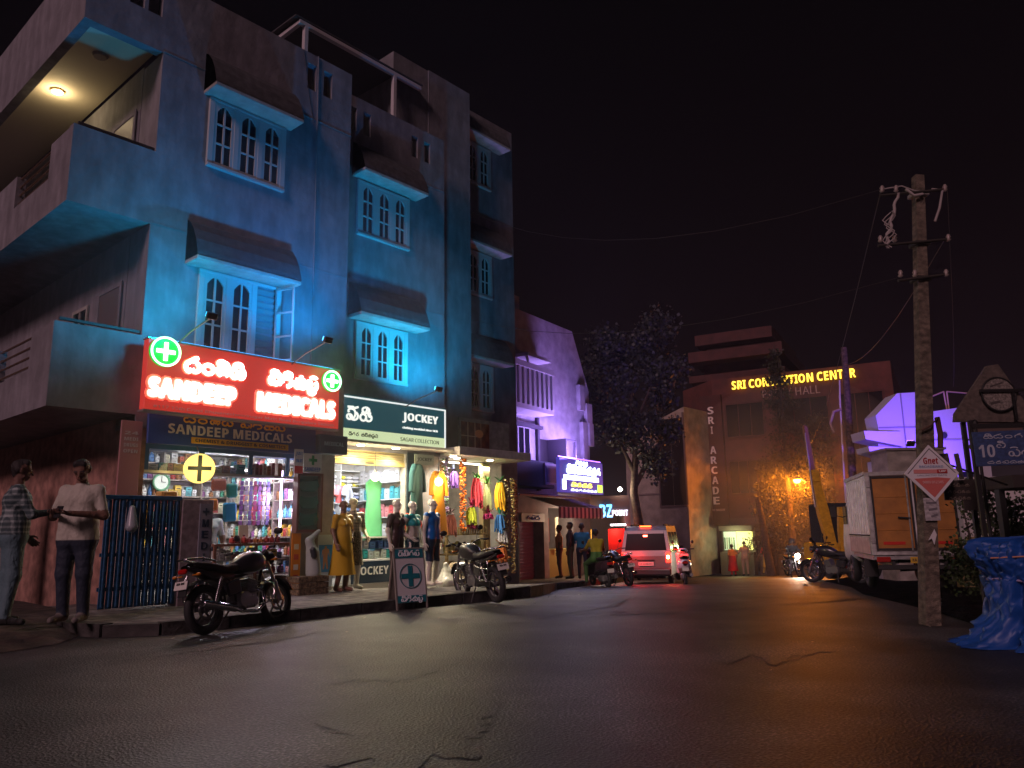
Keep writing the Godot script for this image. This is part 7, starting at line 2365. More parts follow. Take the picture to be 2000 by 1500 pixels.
	for i in word.length():
		if word[i] == " ":
			continue
		var hw := 0.1 if word[i] == "I" else 0.32
		put(text(M.new().at(W), word[i], hw, 0.4, 0.06, Transform3D(Basis(), Vector3(-0.08, 8.75 - i * 0.545, 0.34)), true), "pier_letter", mat(Color(0.72, 0.6, 0.58), 0.5), t)
	put(text(M.new().at(W), "RIGHT BAKERY", 0.9, 0.12, 0.03, Transform3D(Basis(), Vector3(-0.1, 3.35, 0.33))), "small_lettering", mat(Color(0.55, 0.42, 0.4), 0.5), t)
	area("roof_lettering_light", W * Vector3(4.2, 10.05, 0.5), W * Vector3(4.2, 9.4, 3), 6.0, 0.5, Color(1.0, 0.6, 0.05), 0.6)
	# orange lit shop and kiosk windows
	var s := thing("orange_shop_board", "glowing orange red board over a shop at the arcade's corner", "sign", W * Vector3(-2.0, 2.4, 0.1), -(PI / 2 - deg_to_rad(12)))
	put(M.new().at(W).box(Vector3(-2.5, 2.2, 0.0), Vector3(-1.45, 2.75, 0.1)), "board", lit(Color(1.0, 0.16, 0.01), 0.8), s)
	omni("orange_shop_board_light", W * Vector3(-2.0, 2.2, 0.7), Color(1.0, 0.25, 0.08), 1.2, 0.1)
	put(M.new().at(W).box(Vector3(-2.6, 2.85, 0.0), Vector3(-0.6, 2.9, 1.2)), "canopy", mat(Color(0.1, 0.06, 0.06), 0.7), s)
	var k := thing("kiosk", "small kiosk with a lit pale green and yellow window near the people", "kiosk", W * Vector3(0.95, 0, 0.6), -(PI / 2 - deg_to_rad(12)))
	put(M.new().at(W).box(Vector3(0.1, 0, 0.2), Vector3(1.8, 1.15, 1.0)).box(Vector3(0.1, 2.25, 0.2), Vector3(1.8, 2.5, 1.0)).box(Vector3(0.1, 1.15, 0.2), Vector3(1.8, 2.25, 0.4)), "cabin", mat(Color(0.15, 0.13, 0.1), 0.8), k)
	put(M.new().at(W).box(Vector3(0.2, 1.25, 0.42), Vector3(0.85, 2.2, 0.46)), "green_panel", lit(Color(0.4, 0.55, 0.3), 0.8), k)
	put(M.new().at(W).box(Vector3(0.88, 1.25, 0.42), Vector3(1.7, 2.2, 0.46)), "yellow_panel", lit(Color(0.75, 0.75, 0.12), 1.0), k)
	for i in 5:
		put(M.new().at(W).box(Vector3(0.24 + i * 0.12, 1.3, 0.5), Vector3(0.3 + i * 0.12, 1.9, 0.56)), "hung_packet", mat([Color(0.1, 0.2, 0.1), Color(0.5, 0.5, 0.4)][i % 2], 0.6), k)
	omni("kiosk_light", W * Vector3(1.0, 1.9, 1.3), Color(0.9, 0.95, 0.45), 0.8, 0.1)
	# low wall and dark planting along the far side
	t = thing("low_wall", "low plastered wall under the trees beyond the far road", "wall", dl(41, 13.5), TURN)
	W = whole(t)
	put(M.new().at(W).box(Vector3(-0.7, 0, -0.3), Vector3(7.5, 0.95, 0)), "wall_face", mat(Color(0.36, 0.26, 0.2), 0.85, 0.0, 0.3, 0.4), t)
	put(M.new().at(W).box(Vector3(-0.75, 0.951, -0.34), Vector3(7.55, 1.03, 0.04)), "coping", mat(Color(0.3, 0.22, 0.18), 0.85), t)
	# street lamp
	var lp := thing("street_lamp", "sodium street lamp glowing orange on an arm from a leaning pole", "street lamp", dl(37, 14.9))
	var top := dl(37, 14.15, 6.05)
	put(M.new().tube(dl(37, 14.95), top, 0.11, 0.07, 10), "pole", mat(Color(0.3, 0.26, 0.22), 0.8), lp)
	var lamp := dl(37, 13.55, 4.42)
	put(M.new().path([dl(37, 14.4, 4.1), dl(37, 14.05, 4.3), lamp + Vector3(0.1, 0.1, 0.12)], 0.035, 8), "arm", mat(Color(0.25, 0.23, 0.2), 0.6, 0.4), lp)
	put(M.new().ball(lamp + Vector3(0, 0.09, 0), Vector3(0.2, 0.08, 0.2)), "lamp_hood", mat(Color(0.2, 0.18, 0.16), 0.6), lp)
	put(M.new().ball(lamp, Vector3(0.17, 0.14, 0.17)), "bulb", lit(Color(1.0, 0.42, 0.03), 30.0), lp)
	omni("street_lamp_light", lamp, Color(1.0, 0.25, 0.015), 40.0, 0.14, 60.0)
	haze("added_lamp_haze", "faint added haze that makes the glow round the street lamp", lamp, Vector3(11, 10, 11), 0.02)  # haze added to spread the lamp's orange glow


# crown of leaf clumps round limb ends; each leaf is a small folded face
func tree(called: String, label: String, base: Vector3, limbs: Array, clumps: Array, trunk_r: float, bark: Material, leaf: Material, n: int, size: float, narrow := 1.0) -> void:
	var t := thing(called, label, "tree", base)
	var m := M.new()
	for l in limbs:
		var pts := []
		for p in l[0]:
			pts.append(base + p)
		m.path(pts, l[1], 8, false, l[2])
	put(m, "trunk", bark, t)
	var lm := M.new()
	lm.quad(Vector3(-0.5 * narrow, 0, 0), Vector3(0, 0.06, 0.5), Vector3(0.5 * narrow, 0, 0), Vector3(0, -0.04, -0.5))
	var tr: Array[Transform3D] = []
	var cs: Array[Color] = []
	for c in clumps:
		var tone := R.randf_range(0.55, 1.25)
		for i in n:
			var d := Vector3(R.randfn(), R.randfn(), R.randfn()) * 0.42
			if d.length() > 1.15:
				d = d.normalized() * R.randf_range(0.5, 1.1)
			var s := size * R.randf_range(0.6, 1.3)
			tr.append(Transform3D(Basis.from_euler(Vector3(R.randf() * TAU, R.randf() * TAU, R.randf() * TAU)).scaled(Vector3(s, s, s)), Vector3(c[0], c[1], c[2]) + d * Vector3(c[3], c[4] if c.size() > 4 else c[3], c[3])))
			var v := tone * R.randf_range(0.7, 1.3)
			cs.append(Color(v, v, v))
	var mm := MultiMesh.new()
	mm.transform_format = MultiMesh.TRANSFORM_3D
	mm.use_colors = true
	mm.mesh = lm.mesh()
	mm.instance_count = tr.size()
	for i in tr.size():
		mm.set_instance_transform(i, tr[i])
		mm.set_instance_color(i, cs[i])
	var mi := MultiMeshInstance3D.new()
	mi.multimesh = mm
	mi.material_override = leaf
	mi.name = "crown"
	mi.set_meta("kind", "stuff")
	t.add_child(mi)


func leaf_mat(c: Color) -> StandardMaterial3D:
	var key := ["leaf", c]
	if mats.has(key):
		return mats[key]
	var m := StandardMaterial3D.new()
	m.albedo_color = c.linear_to_srgb()
	m.vertex_color_use_as_albedo = true
	m.roughness = 0.6
	m.backlight_enabled = true
	m.backlight = Color(0.25, 0.25, 0.2)
	mats[key] = m
	return m


func trees() -> void:
	var bark := mat(Color(0.10, 0.065, 0.05), 0.9, 0.0, 0.5, 1.0, 2.0)
	# tall dark tree beside the violet house
	var ax := Vector3(0.658, 0, 0.753)
	var b := dl(31, 5.15)
	var cl := []
	for i in 26:
		var y := R.randf_range(4.2, 10.6)
		var w := 1.75 * sin(clampf((y - 3.0) / 8.4, 0.05, 1.0) * PI) + 0.35
		var p := ax * R.randf_range(-w, w) + Vector3(-0.658, 0, 0.0) * R.randf_range(-1.2, 1.2)
		cl.append([p.x - ax.x * 0.25, y, p.z - ax.z * 0.25, R.randf_range(0.6, 1.05)])
	tree("broad_tree", "tall dark leafy tree with a bare leaning trunk beside the violet house", b, [[[Vector3.ZERO, ax * -0.15 + Vector3(0, 1.6, 0), ax * -0.35 + Vector3(0, 3.4, 0), ax * -0.2 + Vector3(0, 5.2, 0), ax * -0.3 + Vector3(0, 7.5, 0)], 0.26, 0.06], [[ax * -0.33 + Vector3(0, 3.6, 0), ax * 0.25 + Vector3(0, 4.6, 0), ax * 0.9 + Vector3(0, 5.4, 0), ax * 1.5 + Vector3(0, 5.8, 0)], 0.12, 0.03], [[ax * -0.3 + Vector3(0, 4.2, 0), ax * -0.8 + Vector3(0, 5.4, 0), ax * -1.2 + Vector3(0, 6.6, 0)], 0.1, 0.03], [[ax * 0.25 + Vector3(0, 4.6, 0), ax * 0.5 + Vector3(0, 5.6, 0), ax * 0.8 + Vector3(0, 7.0, 0)], 0.07, 0.02], [[ax * -0.25 + Vector3(0, 6, 0), ax * 0.4 + Vector3(0, 7.4, 0), ax * 0.9 + Vector3(0, 8.6, 0)], 0.06, 0.02]], cl, 0.26, bark, leaf_mat(Color(0.02, 0.024, 0.026)), 430, 0.14)
	# conifers in front of the arcade
	var k := 0
	for r in [[38.0, 13.45, 11.0, 1.5, "feathery conifer in front of the arcade lettering, lit orange at its foot"], [38.5, 14.9, 7.4, 2.0, "broad dark tree just behind the glowing street lamp"], [39.5, 15.9, 8.2, 1.9, "dark tree standing between the street lamp and the violet wing"], [38.8, 12.75, 5.6, 1.2, "small bushy tree left of the feathery conifer"]]:
		cl = []
		b = dl(r[0], r[1])
		var lim := [[[Vector3.ZERO, Vector3(0.05, r[2] * 0.5, 0), Vector3(0, r[2] * 0.97, 0.05)], 0.2, 0.03]]
		for i in 34:
			var u := R.randf_range(0.0, 1.0)
			var y: float = lerpf(2.0 if k == 0 else 1.2, r[2], u)
			var w: float = r[3] * (1.05 - u * 0.9) * R.randf_range(0.5, 1.05)
			var a := R.randf() * TAU
			cl.append([cos(a) * w * 0.75, y, sin(a) * w * 0.75, 0.45 + 0.5 * (1 - u), 0.3 + 0.2 * (1 - u)])
			if i % 4 == 0:
				lim.append([[Vector3(0, y - 0.2, 0), Vector3(cos(a) * w * 0.4, y - 0.1, sin(a) * w * 0.4), Vector3(cos(a) * w * 0.9, y + 0.05, sin(a) * w * 0.9)], 0.04, 0.012])
		tree("conifer" if k == 0 else "dark_tree", r[4], b, lim, cl, 0.2, bark, leaf_mat(Color(0.035, 0.035, 0.02)), 170, 0.16, 0.5)
		k += 1
	# bare pollarded trunk by the walkers
	var t := thing("tree_trunk", "bare leaning trunk lit orange beside the walking woman", "tree", dl(37, 11.9))
	put(M.new().path([dl(37, 12.0), dl(37, 11.85, 1.2), dl(37, 11.75, 2.4), dl(37, 11.6, 3.6)], 0.22, 10, false, 0.12), "trunk", bark, t)


func cable(m: M, a: Vector3, b: Vector3, sag: float, r := 0.008) -> void:
	var pts := []
	for i in 9:
		var t := i / 8.0
		pts.append(a.lerp(b, t) - Vector3(0, sag * 4.0 * t * (1.0 - t), 0))
	m.path(pts, r, 4)


func right_side() -> void:
	var ax := Vector3(0.658, 0, 0.753)
	# near concrete pole
	var base := Vector3(9.62, 0, -2.37)
	var top := Vector3(9.93, 5.3, -2.0)
	var t := thing("utility_pole", "weathered concrete utility pole nearest the viewer with crossarms and hanging wires", "utility pole", base)
	var conc := mat(Color(0.24, 0.19, 0.14), 0.95, 0.0, 0.55, 1.6, 1.2)
	var up := (top - base).normalized()
	var bz := ax.cross(up).normalized()
	var bs := Basis(up.cross(bz), up, bz)
	var m := M.new()
	var n := 14
	for i in n:
		var y0 := 5.31 * i / n
		var y1 := 5.31 * (i + 1) / n
		var w0 := lerpf(0.082, 0.052, float(i) / n)
		var w1 := lerpf(0.082, 0.052, float(i + 1) / n)
		m.at(Transform3D(bs, base))
		var q := [Vector3(-1, 0, 1), Vector3(1, 0, 1), Vector3(1, 0, -1), Vector3(-1, 0, -1)]
		for k in 4:
			var a: Vector3 = q[k]
			var b: Vector3 = q[(k + 1) % 4]
			m.quad(a * w0 + Vector3(0, y0, 0), b * w0 + Vector3(0, y0, 0), b * w1 + Vector3(0, y1, 0), a * w1 + Vector3(0, y1, 0))
		if i == n - 1:
			m.quad(q[0] * w1 + Vector3(0, y1, 0), q[1] * w1 + Vector3(0, y1, 0), q[2] * w1 + Vector3(0, y1, 0), q[3] * w1 + Vector3(0, y1, 0))
	put(m, "shaft", conc, t)
	var iron := mat(Color(0.04, 0.035, 0.03), 0.7, 0.4)
	var L := func(s: float, y: float, z := 0.0) -> Vector3: return base + up * y + ax * s + bs.z * z
	for r in [[5.06, -0.52, 0.3], [4.42, -0.55, 0.32], [3.98, -0.32, 0.28]]:
		var arm := put(M.new().tube(L.call(r[1], r[0] - 0.04, 0.1), L.call(r[2], r[0] + 0.03, 0.1), 0.018, -1, 6), "crossarm", iron, t)
		put(M.new().at(Transform3D(bs, base + up * r[0])).bx(Vector3.ZERO, Vector3(0.18, 0.05, 0.18), Basis(), 0.005), "band", mat(Color(0.3, 0.28, 0.26), 0.6, 0.3) if r[0] > 5 else iron, arm)
		for s in [r[1] + 0.03, r[2] - 0.03, r[1] + 0.2]:
			put(M.new().at(Transform3D(bs, L.call(s, r[0], 0.1))).lathe([v2(0.012, 0), v2(0.03, 0.02), v2(0.018, 0.04), v2(0.028, 0.06), v2(0.012, 0.09)], Vector3.ZERO, 10), "insulator", mat(Color(0.25, 0.2, 0.18), 0.3), arm)
	# hanging wires and a knotted strip
	var grey := mat(Color(0.32, 0.28, 0.27), 0.8)
	m = M.new()
	var pts := []
	for i in 14:
		pts.append(L.call(-0.3 - 0.012 * i + 0.02 * sin(i * 1.7), 5.05 - i * 0.052, 0.1 + 0.015 * cos(i * 2.1)))
	m.path(pts, 0.018, 6)
	for k in 3:
		pts = []
		for i in 10:
			pts.append(L.call(-0.4 - 0.02 * k + 0.05 * sin(i * 1.3 + k), 4.8 - i * 0.05, 0.12 + 0.03 * cos(i + k)))
		m.path(pts, 0.007, 4)
	put(m, "hanging_wire", grey, t)
	m = M.new()
	m.path([L.call(0.12, 5.1, 0.08), L.call(0.24, 5.08, 0.1), L.call(0.2, 4.85, 0.1), L.call(0.14, 4.68, 0.1)], 0.016, 5)
	m.path([L.call(-0.5, 5.1, 0.1), L.call(-0.25, 5.14, 0.1), L.call(-0.06, 5.06, 0.1)], 0.009, 5)
	m.path([L.call(-0.2, 5.1, 0.1), L.call(-0.12, 5.0, 0.13), L.call(0.0, 5.03, 0.1)], 0.02, 5)
	put(m, "hanging_wire", grey, t)
	m = M.new()
	m.path([L.call(-0.1, 2.15, 0.12), L.call(0, 2.2, 0.13), L.call(0.11, 2.3, 0.1), L.call(0.12, 2.05, 0.11)], 0.012, 5)
	m.path([L.call(0.115, 2.3, 0.06), L.call(0.13, 2.1, 0.09), L.call(0.125, 1.95, 0.09)], 0.03, 6)
	put(m, "tied_cloth", mat(Color(0.08, 0.045, 0.03), 0.9), t)
	# overhead wires
	for w in [[L.call(-0.5, 5.1, 0.1), dl(37, 14.15, 5.9), 0.5, "upper"], [L.call(0.25, 4.45, 0.1), dl(26, 11.5, 7.2), 0.4, "lower"]]:
		m = M.new()
		cable(m, w[0], w[1], w[2], 0.006)
		tag(put(m, "overhead_wire", mat(Color(0.015, 0.013, 0.013), 0.6)), "%s thin black overhead wire leaving the near pole's crossarm" % w[3], "wire")
	for w in [[L.call(-0.5, 5.1, 0.1), Vector3(13.0, 9.0, -12.65), 0.7, "long sagging black wire from the near pole to the apartment tower"], [L.call(-0.3, 3.98, 0.1), Vector3(13.04, 6.2, -12.65), 0.5, "lower sagging black wire from the near pole to the apartment tower"], [L.call(0.3, 5.1, 0.1), dl(24, 14.0, 5.9), 0.4, "black wire from the near pole to the violet lit house"]]:
		m = M.new()
		cable(m, w[0], w[1], w[2], 0.004)
		tag(put(m, "overhead_wire", mat(Color(0.015, 0.013, 0.013), 0.6)), w[3], "wire")
	# diamond board and a notice
	var sg := thing("diamond_sign", "white diamond shaped internet advert board fixed to the near concrete pole", "sign", base + up * 1.66 + bs.z * 0.12, TURN + 0.06)
	var Z := whole(sg)
	var sq := Basis(Vector3.BACK, PI / 4)
	put(M.new().at(Z).bx(Vector3(0, 0, 0), Vector3(0.45, 0.45, 0.012), sq), "board", mat(Color(0.62, 0.6, 0.62), 0.35), sg)
	var dkred := mat(Color(0.32, 0.015, 0.015), 0.5)
	m = M.new().at(Z)
	for k in 2:
		m.bx(sq * Vector3(0 if k == 0 else 0.195, 0.195 if k == 0 else -0.0, 0.008), Vector3(0.4, 0.006, 0.004) if k == 0 else Vector3(0.006, 0.384, 0.004), sq)
	put(m, "black_rule", mat(Color(0.01, 0.01, 0.012), 0.6), sg)
	put(text(M.new().at(Z), "Gnet", 0.17, 0.07, 0.006, Transform3D(Basis(), Vector3(0, 0.14, 0.01))), "lettering", dkred, sg)
	put(text(M.new().at(Z), "BROADBAND", 0.28, 0.026, 0.004, Transform3D(Basis(), Vector3(0, 0.075, 0.01))), "small_lettering", mat(Color(0.25, 0.32, 0.45), 0.5), sg)
	put(M.new().at(Z).bx(Vector3(-0.03, 0.02, 0.009), Vector3(0.36, 0.045, 0.004), Basis(), 0.002), "pink_band", mat(Color(0.55, 0.22, 0.2), 0.5), sg)
	put(M.new().at(Z).bx(Vector3(0.12, 0.02, 0.012), Vector3(0.12, 0.045, 0.004), Basis(), 0.002), "red_band", dkred, sg)
	put(text(M.new().at(Z), "1,499*", 0.085, 0.026, 0.004, Transform3D(Basis(), Vector3(0.12, 0.02, 0.016))), "price", mat(Color(0.65, 0.63, 0.62), 0.5), sg)
	put(text(M.new().at(Z), "UNLIMITED DATA", 0.34, 0.016, 0.004, Transform3D(Basis(), Vector3(0, -0.022, 0.01)), false), "small_lettering", mat(Color(0.3, 0.3, 0.35), 0.5), sg)
	put(M.new().at(Z).prism([v2(-0.21, -0.06), v2(0.0, -0.27), v2(0.21, -0.06), v2(0.05, -0.045)], 0.006, 0.009), "red_field", mat(Color(0.5, 0.13, 0.11), 0.5), sg)
	put(text(M.new().at(Z), "9880 012345", 0.24, 0.03, 0.004, Transform3D(Basis(), Vector3(0, -0.1, 0.012)), false), "small_lettering", mat(Color(0.62, 0.4, 0.38), 0.5), sg)
	var nt := thing("paper_notice", "torn pale paper notice pasted on the near pole under the diamond board", "notice", base + up * 1.26 + bs.z * 0.108, TURN + 0.02)
	Z = whole(nt)
	put(M.new().at(Z).bx(Vector3.ZERO, Vector3(0.17, 0.25, 0.003)), "sheet", mat(Color(0.5, 0.47, 0.47), 0.8, 0.0, 0.35, 3.0), nt)
	for i in 3:
		put(M.new().at(Z).bx(Vector3(0.01 * i, 0.07 - i * 0.07, 0.003), Vector3(0.12 - 0.02 * i, 0.025, 0.002), Basis(Vector3.BACK, 0.15 * i)), "print", mat(Color(0.13, 0.12, 0.13), 0.8), nt)
	nt = thing("paper_scrap", "small torn white paper scrap stuck low on the near pole", "notice", base + up * 0.92 + bs.z * 0.108, TURN)
	put(M.new().at(whole(nt)).prism([v2(-0.05, 0.0), v2(0.03, 0.12), v2(0.05, 0.06), v2(0.01, -0.05), v2(-0.01, 0.02)], 0, 0.003), "sheet", mat(Color(0.55, 0.53, 0.52), 0.8), nt)
	# second pole with a pipe strapped to it
	var b2 := dl(26, 11.3)
	t = thing("utility_pole", "dark wooden utility pole with a pale pipe strapped along it behind the truck", "utility pole", b2)
	put(M.new().tube(b2, dl(26, 11.55, 7.8), 0.15, 0.1, 12), "shaft", mat(Color(0.16, 0.1, 0.07), 0.95, 0.0, 0.5, 1.0, 1.0), t)
	put(M.new().path([dl(25.8, 10.95), dl(25.8, 11.02, 3.0), dl(25.8, 11.15, 6.0), dl(25.8, 11.2, 6.6)], 0.03, 6), "pipe", mat(Color(0.45, 0.36, 0.34), 0.6), t)
	put(M.new().path([dl(25.8, 11.15, 5.6), dl(25.7, 10.85, 5.5), dl(25.7, 10.7, 5.1), dl(25.7, 10.8, 4.8)], 0.05, 6), "hanging_wire", mat(Color(0.3, 0.2, 0.15), 0.8), t)
	# violet lit house on the far right
	t = thing("violet_lit_house", "angular white house flooded with violet light behind the near pole", "building", dl(24, 12.4), TURN)
	var W := whole(t)
	var wh := mat(Color(0.45, 0.42, 0.48), 0.7)
	var o := -12.4
	put(M.new().at(W).prism([v2(11.4 + o, 3.9), v2(12.95 + o, 3.9), v2(12.95 + o, 5.75), v2(12.2 + o, 5.72), v2(11.45 + o, 5.02), v2(11.5 + o, 4.5)], -0.8, 0), "upper_wall", wh, t)
	put(M.new().at(W).prism([v2(10.86 + o, 4.5), v2(10.9 + o, 4.24), v2(12.0 + o, 4.0), v2(12.0 + o, 4.45)], -0.6, 0.35), "eave_slab", wh, t)
	put(M.new().at(W).prism([v2(10.98 + o, 4.02), v2(11.0 + o, 3.86), v2(11.9 + o, 3.6), v2(11.9 + o, 3.98)], -0.6, 0.3), "eave_slab", wh, t)
	put(M.new().at(W).box(Vector3(11.3 + o, 0, -0.6), Vector3(11.75 + o, 3.6, 0)), "corner_column", wh, t)
	put(M.new().at(W).box(Vector3(11.75 + o, 0, -0.8), Vector3(12.95 + o, 3.9, -0.1)), "lower_wall", wh, t)
	put(M.new().at(W).prism([v2(13.0 + o, 0), v2(14.5 + o, 0), v2(14.35 + o, 5.25), v2(13.15 + o, 5.1)], -1.0, 0.1), "side_wall", wh, t)
	put(M.new().at(W).box(Vector3(14.4 + o, 0, -1.2), Vector3(15.1 + o, 4.85, -0.4)), "side_wall", wh, t)
	put(M.new().at(W).tube(Vector3(13.45 + o, 4.35, 0.08), Vector3(13.45 + o, 4.35, 0.14), 0.1, -1, 14), "vent_hole", mat(Color(0.02, 0.02, 0.03), 0.8), t)
	m = M.new().at(W)
	for r in [[13.2, 5.1, 13.2, 5.55], [13.2, 5.55, 13.85, 5.8], [13.85, 5.8, 13.88, 5.2], [13.95, 5.2, 13.95, 5.8], [13.95, 5.8, 14.9, 5.7]]:
		m.tube(Vector3(r[0] + o, r[1], -0.3), Vector3(r[2] + o, r[3], -0.3), 0.025, -1, 6)
	put(m, "roof_frame", mat(Color(0.4, 0.25, 0.2), 0.6), t)
	for r in [[12.28, 3.9, 12.31, 5.7, 0.002], [11.5, 4.62, 12.94, 4.65, 0.004], [13.1, 4.2, 14.4, 4.225, 0.102]]:
		put(M.new().at(W).box(Vector3(r[0] + o, r[1], r[4]), Vector3(r[2] + o, r[3], r[4] + 0.03)), "joint", mat(Color(0.2, 0.18, 0.22), 0.8), t)
	for r in [[13.75, 2.4, 14.2, 3.2, 0.104], [12.1, 2.6, 12.6, 3.4, -0.096]]:
		put(M.new().at(W).box(Vector3(r[0] + o, r[1], r[4]), Vector3(r[2] + o, r[3], r[4] + 0.04)), "window", mat(Color(0.015, 0.014, 0.02), 0.1), t)
	t = thing("grey_wall", "grey plastered wall block standing before the violet lit house", "wall", dl(21.5, 11.3), TURN)
	put(M.new().at(whole(t)).box(Vector3(-0.85, 0, -1), Vector3(0.75, 3.55, 0)), "wall_face", mat(Color(0.36, 0.32, 0.28), 0.85, 0.0, 0.3, 0.4), t)
	put(M.new().at(whole(t)).box(Vector3(-0.9, 3.552, -1.05), Vector3(0.8, 3.62, 0.05)), "coping", mat(Color(0.2, 0.17, 0.16), 0.85), t)
	# flood lamps
	for r in [[21.6, 11.2, 3.75, "small blue floodlight on the grey wall's left end"], [22.8, 13.0, 3.1, "blue floodlight low before the violet lit house's right wing"]]:
		var f := thing("flood_light", r[3], "lamp", dl(r[0], r[1], r[2]), TURN)
		put(M.new().at(whole(f)).bx(Vector3.ZERO, Vector3(0.22, 0.16, 0.08), Basis(Vector3.RIGHT, 0.7), 0.01), "housing", mat(Color(0.03, 0.03, 0.03), 0.5), f)
		put(M.new().at(whole(f)).bx(Vector3(0, 0.04, -0.045), Vector3(0.18, 0.12, 0.02), Basis(Vector3.RIGHT, 0.7)), "lamp_glass", lit(Color(0.25, 0.1, 1.0), 6.0), f)
		spot("flood_light_beam", dl(r[0] + 0.15, r[1], r[2] + 0.1), dl(24.4, 12.0 if r[1] < 12 else 13.8, 4.7), Color(0.17, 0.07, 1.0), 10.0 if r[1] < 12 else 3.6, 75.0, 0.1)
	# truck, tools and bikes behind it
	truck(dl(13.2, 6.78) + Vector3(0.9, 0, -0.435) * 1.17, 0.45)
	var c := dl(24, 9.65)
	t = thing("backhoe_loader", "yellow backhoe digger with raised boom parked behind the truck", "digger", c)
	var yel := mat(Color(0.72, 0.38, 0.02), 0.5, 0.0, 0.25, 1.0)
	put(M.new().at(Transform3D(Basis(Vector3.UP, TURN), c)).prism([v2(-0.05, 0.7), v2(0.2, 0.65), v2(0.0, 2.1), v2(-0.2, 3.1), v2(-0.42, 3.0), v2(-0.3, 2.0)], -0.12, 0.12), "boom", yel, t)
	put(M.new().at(Transform3D(Basis(Vector3.UP, TURN), c)).prism([v2(-0.42, 3.2), v2(-0.28, 3.2), v2(-0.42, 4.7), v2(-0.52, 4.75)], -0.08, 0.08), "dipper", mat(Color(0.2, 0.09, 0.03), 0.6), t)
	put(M.new().at(Transform3D(Basis(Vector3.UP, TURN), c)).bx(Vector3(-0.3, 3.15, 0), Vector3(0.26, 0.4, 0.3), Basis(Vector3.BACK, 0.1), 0.04), "boom_joint", yel, t)
	put(M.new().at(Transform3D(Basis(Vector3.UP, TURN), c)).tube(Vector3(-0.42, 2.2, 0.15), Vector3(-0.52, 4.5, 0.1), 0.03, 0.025, 8), "ram", mat(Color(0.4, 0.3, 0.25), 0.3, 0.6), t)
	for s in [0.32, 0.7]:
		put(M.new().at(Transform3D(Basis(Vector3.UP, TURN), c)).prism([v2(s, 0.8), v2(s + 0.2, 0.8), v2(s + 0.24, 1.6), v2(s + 0.16, 2.2), v2(s + 0.06, 2.2), v2(s, 1.5)], -0.2, -0.05), "stabiliser_leg", yel, t)
	put(M.new().at(Transform3D(Basis(Vector3.UP, TURN), c)).bx(Vector3(0.9, 0.75, -1.4), Vector3(1.6, 0.7, 2.4), Basis(), 0.06), "body", yel, t)
	put(M.new().at(Transform3D(Basis(Vector3.UP, TURN), c)).bx(Vector3(0.9, 1.7, -1.6), Vector3(1.3, 1.3, 1.3), Basis(), 0.06), "cab", mat(Color(0.03, 0.03, 0.03), 0.2), t)
	for x in [0.3, 1.5]:
		put(M.new().at(Transform3D(Basis(Vector3.UP, TURN), c)).tube(Vector3(x - 0.15, 0.5, -0.8), Vector3(x + 0.15, 0.5, -0.8), 0.5, -1, 20), "wheel", mat(Color(0.015, 0.015, 0.015), 0.8), t)
	# signs and ironwork
	var iron2 := mat(Color(0.012, 0.011, 0.011), 0.6, 0.3)
	t = thing("street_name_sign", "faded blue street name board reading 10 in Kannada on black posts", "sign", dl(8.0, 5.28, 1.86), TURN - 0.08)
	W = whole(t)
	put(M.new().at(W).bx(Vector3.ZERO, Vector3(0.92, 0.36, 0.02), Basis(Vector3.BACK, 0.02), 0.004), "board", mat(Color(0.035, 0.07, 0.19), 0.6, 0.0, 0.35, 3.0), t)
	var fad := mat(Color(0.3, 0.32, 0.38), 0.7)
	put(text(M.new().at(W), "10", 0.16, 0.13, 0.006, Transform3D(Basis(), Vector3(-0.34, -0.03, 0.012))), "numeral", fad, t)
	put(kannada(M.new().at(W), ["na", "+ee"], 0.1, 0.07, 0.006, Transform3D(Basis(), Vector3(-0.19, 0.03, 0.012))), "lettering", fad, t)
	put(kannada(M.new().at(W), ["a", "dda", "+sub", "ra", "sa", "+sub", "ta", "+ee"].filter(func(x): return GLYPH.has(x.trim_prefix("+"))), 0.5, 0.1, 0.008, Transform3D(Basis(), Vector3(0.12, -0.05, 0.012))), "lettering", fad, t)
	put(kannada(M.new().at(W), ["ka", "+i", "sa", "an", "ga", "da", "+ii", "pa", "ra"], 0.72, 0.05, 0.005, Transform3D(Basis(), Vector3(0.0, 0.12, 0.012))), "small_lettering", fad, t)
	put(kannada(M.new().at(W), ["sa", "ra", "la", "pa", "ka", "da", "ra", "ga", "na", "la"], 0.74, 0.03, 0.004, Transform3D(Basis(), Vector3(0.02, -0.15, 0.012))), "small_lettering", fad, t)
	for s in [-0.47, 0.4]:
		put(M.new().at(W).box(Vector3(s, -1.86, -0.05), Vector3(s + 0.04, 0.3, -0.012)), "post", iron2, t)
	put(M.new().at(W).box(Vector3(-0.45, 0.21, -0.03), Vector3(0.5, 0.26, 0.0)), "top_rail", iron2, t)
	t = thing("iron_bracket", "black wrought iron bracket and finial beside the street name board", "ironwork", dl(8.95, 5.42), TURN)
	W = whole(t)
	m = M.new().at(W)
	m.tube(Vector3(0.02, 0, 0), Vector3(0.0, 2.2, 0), 0.022, 0.018, 8)
	m.ball(Vector3(0, 2.24, 0), Vector3(0.035, 0.05, 0.035), 8, 6)
	m.ball(Vector3(0, 2.12, 0), Vector3(0.03, 0.02, 0.03), 8, 6)
	m.tube(Vector3(-0.4, 1.78, 0), Vector3(0.28, 1.52, 0), 0.012, -1, 6)
	m.tube(Vector3(-0.02, 1.63, 0), Vector3(-0.05, 1.52, 0), 0.01, -1, 6)
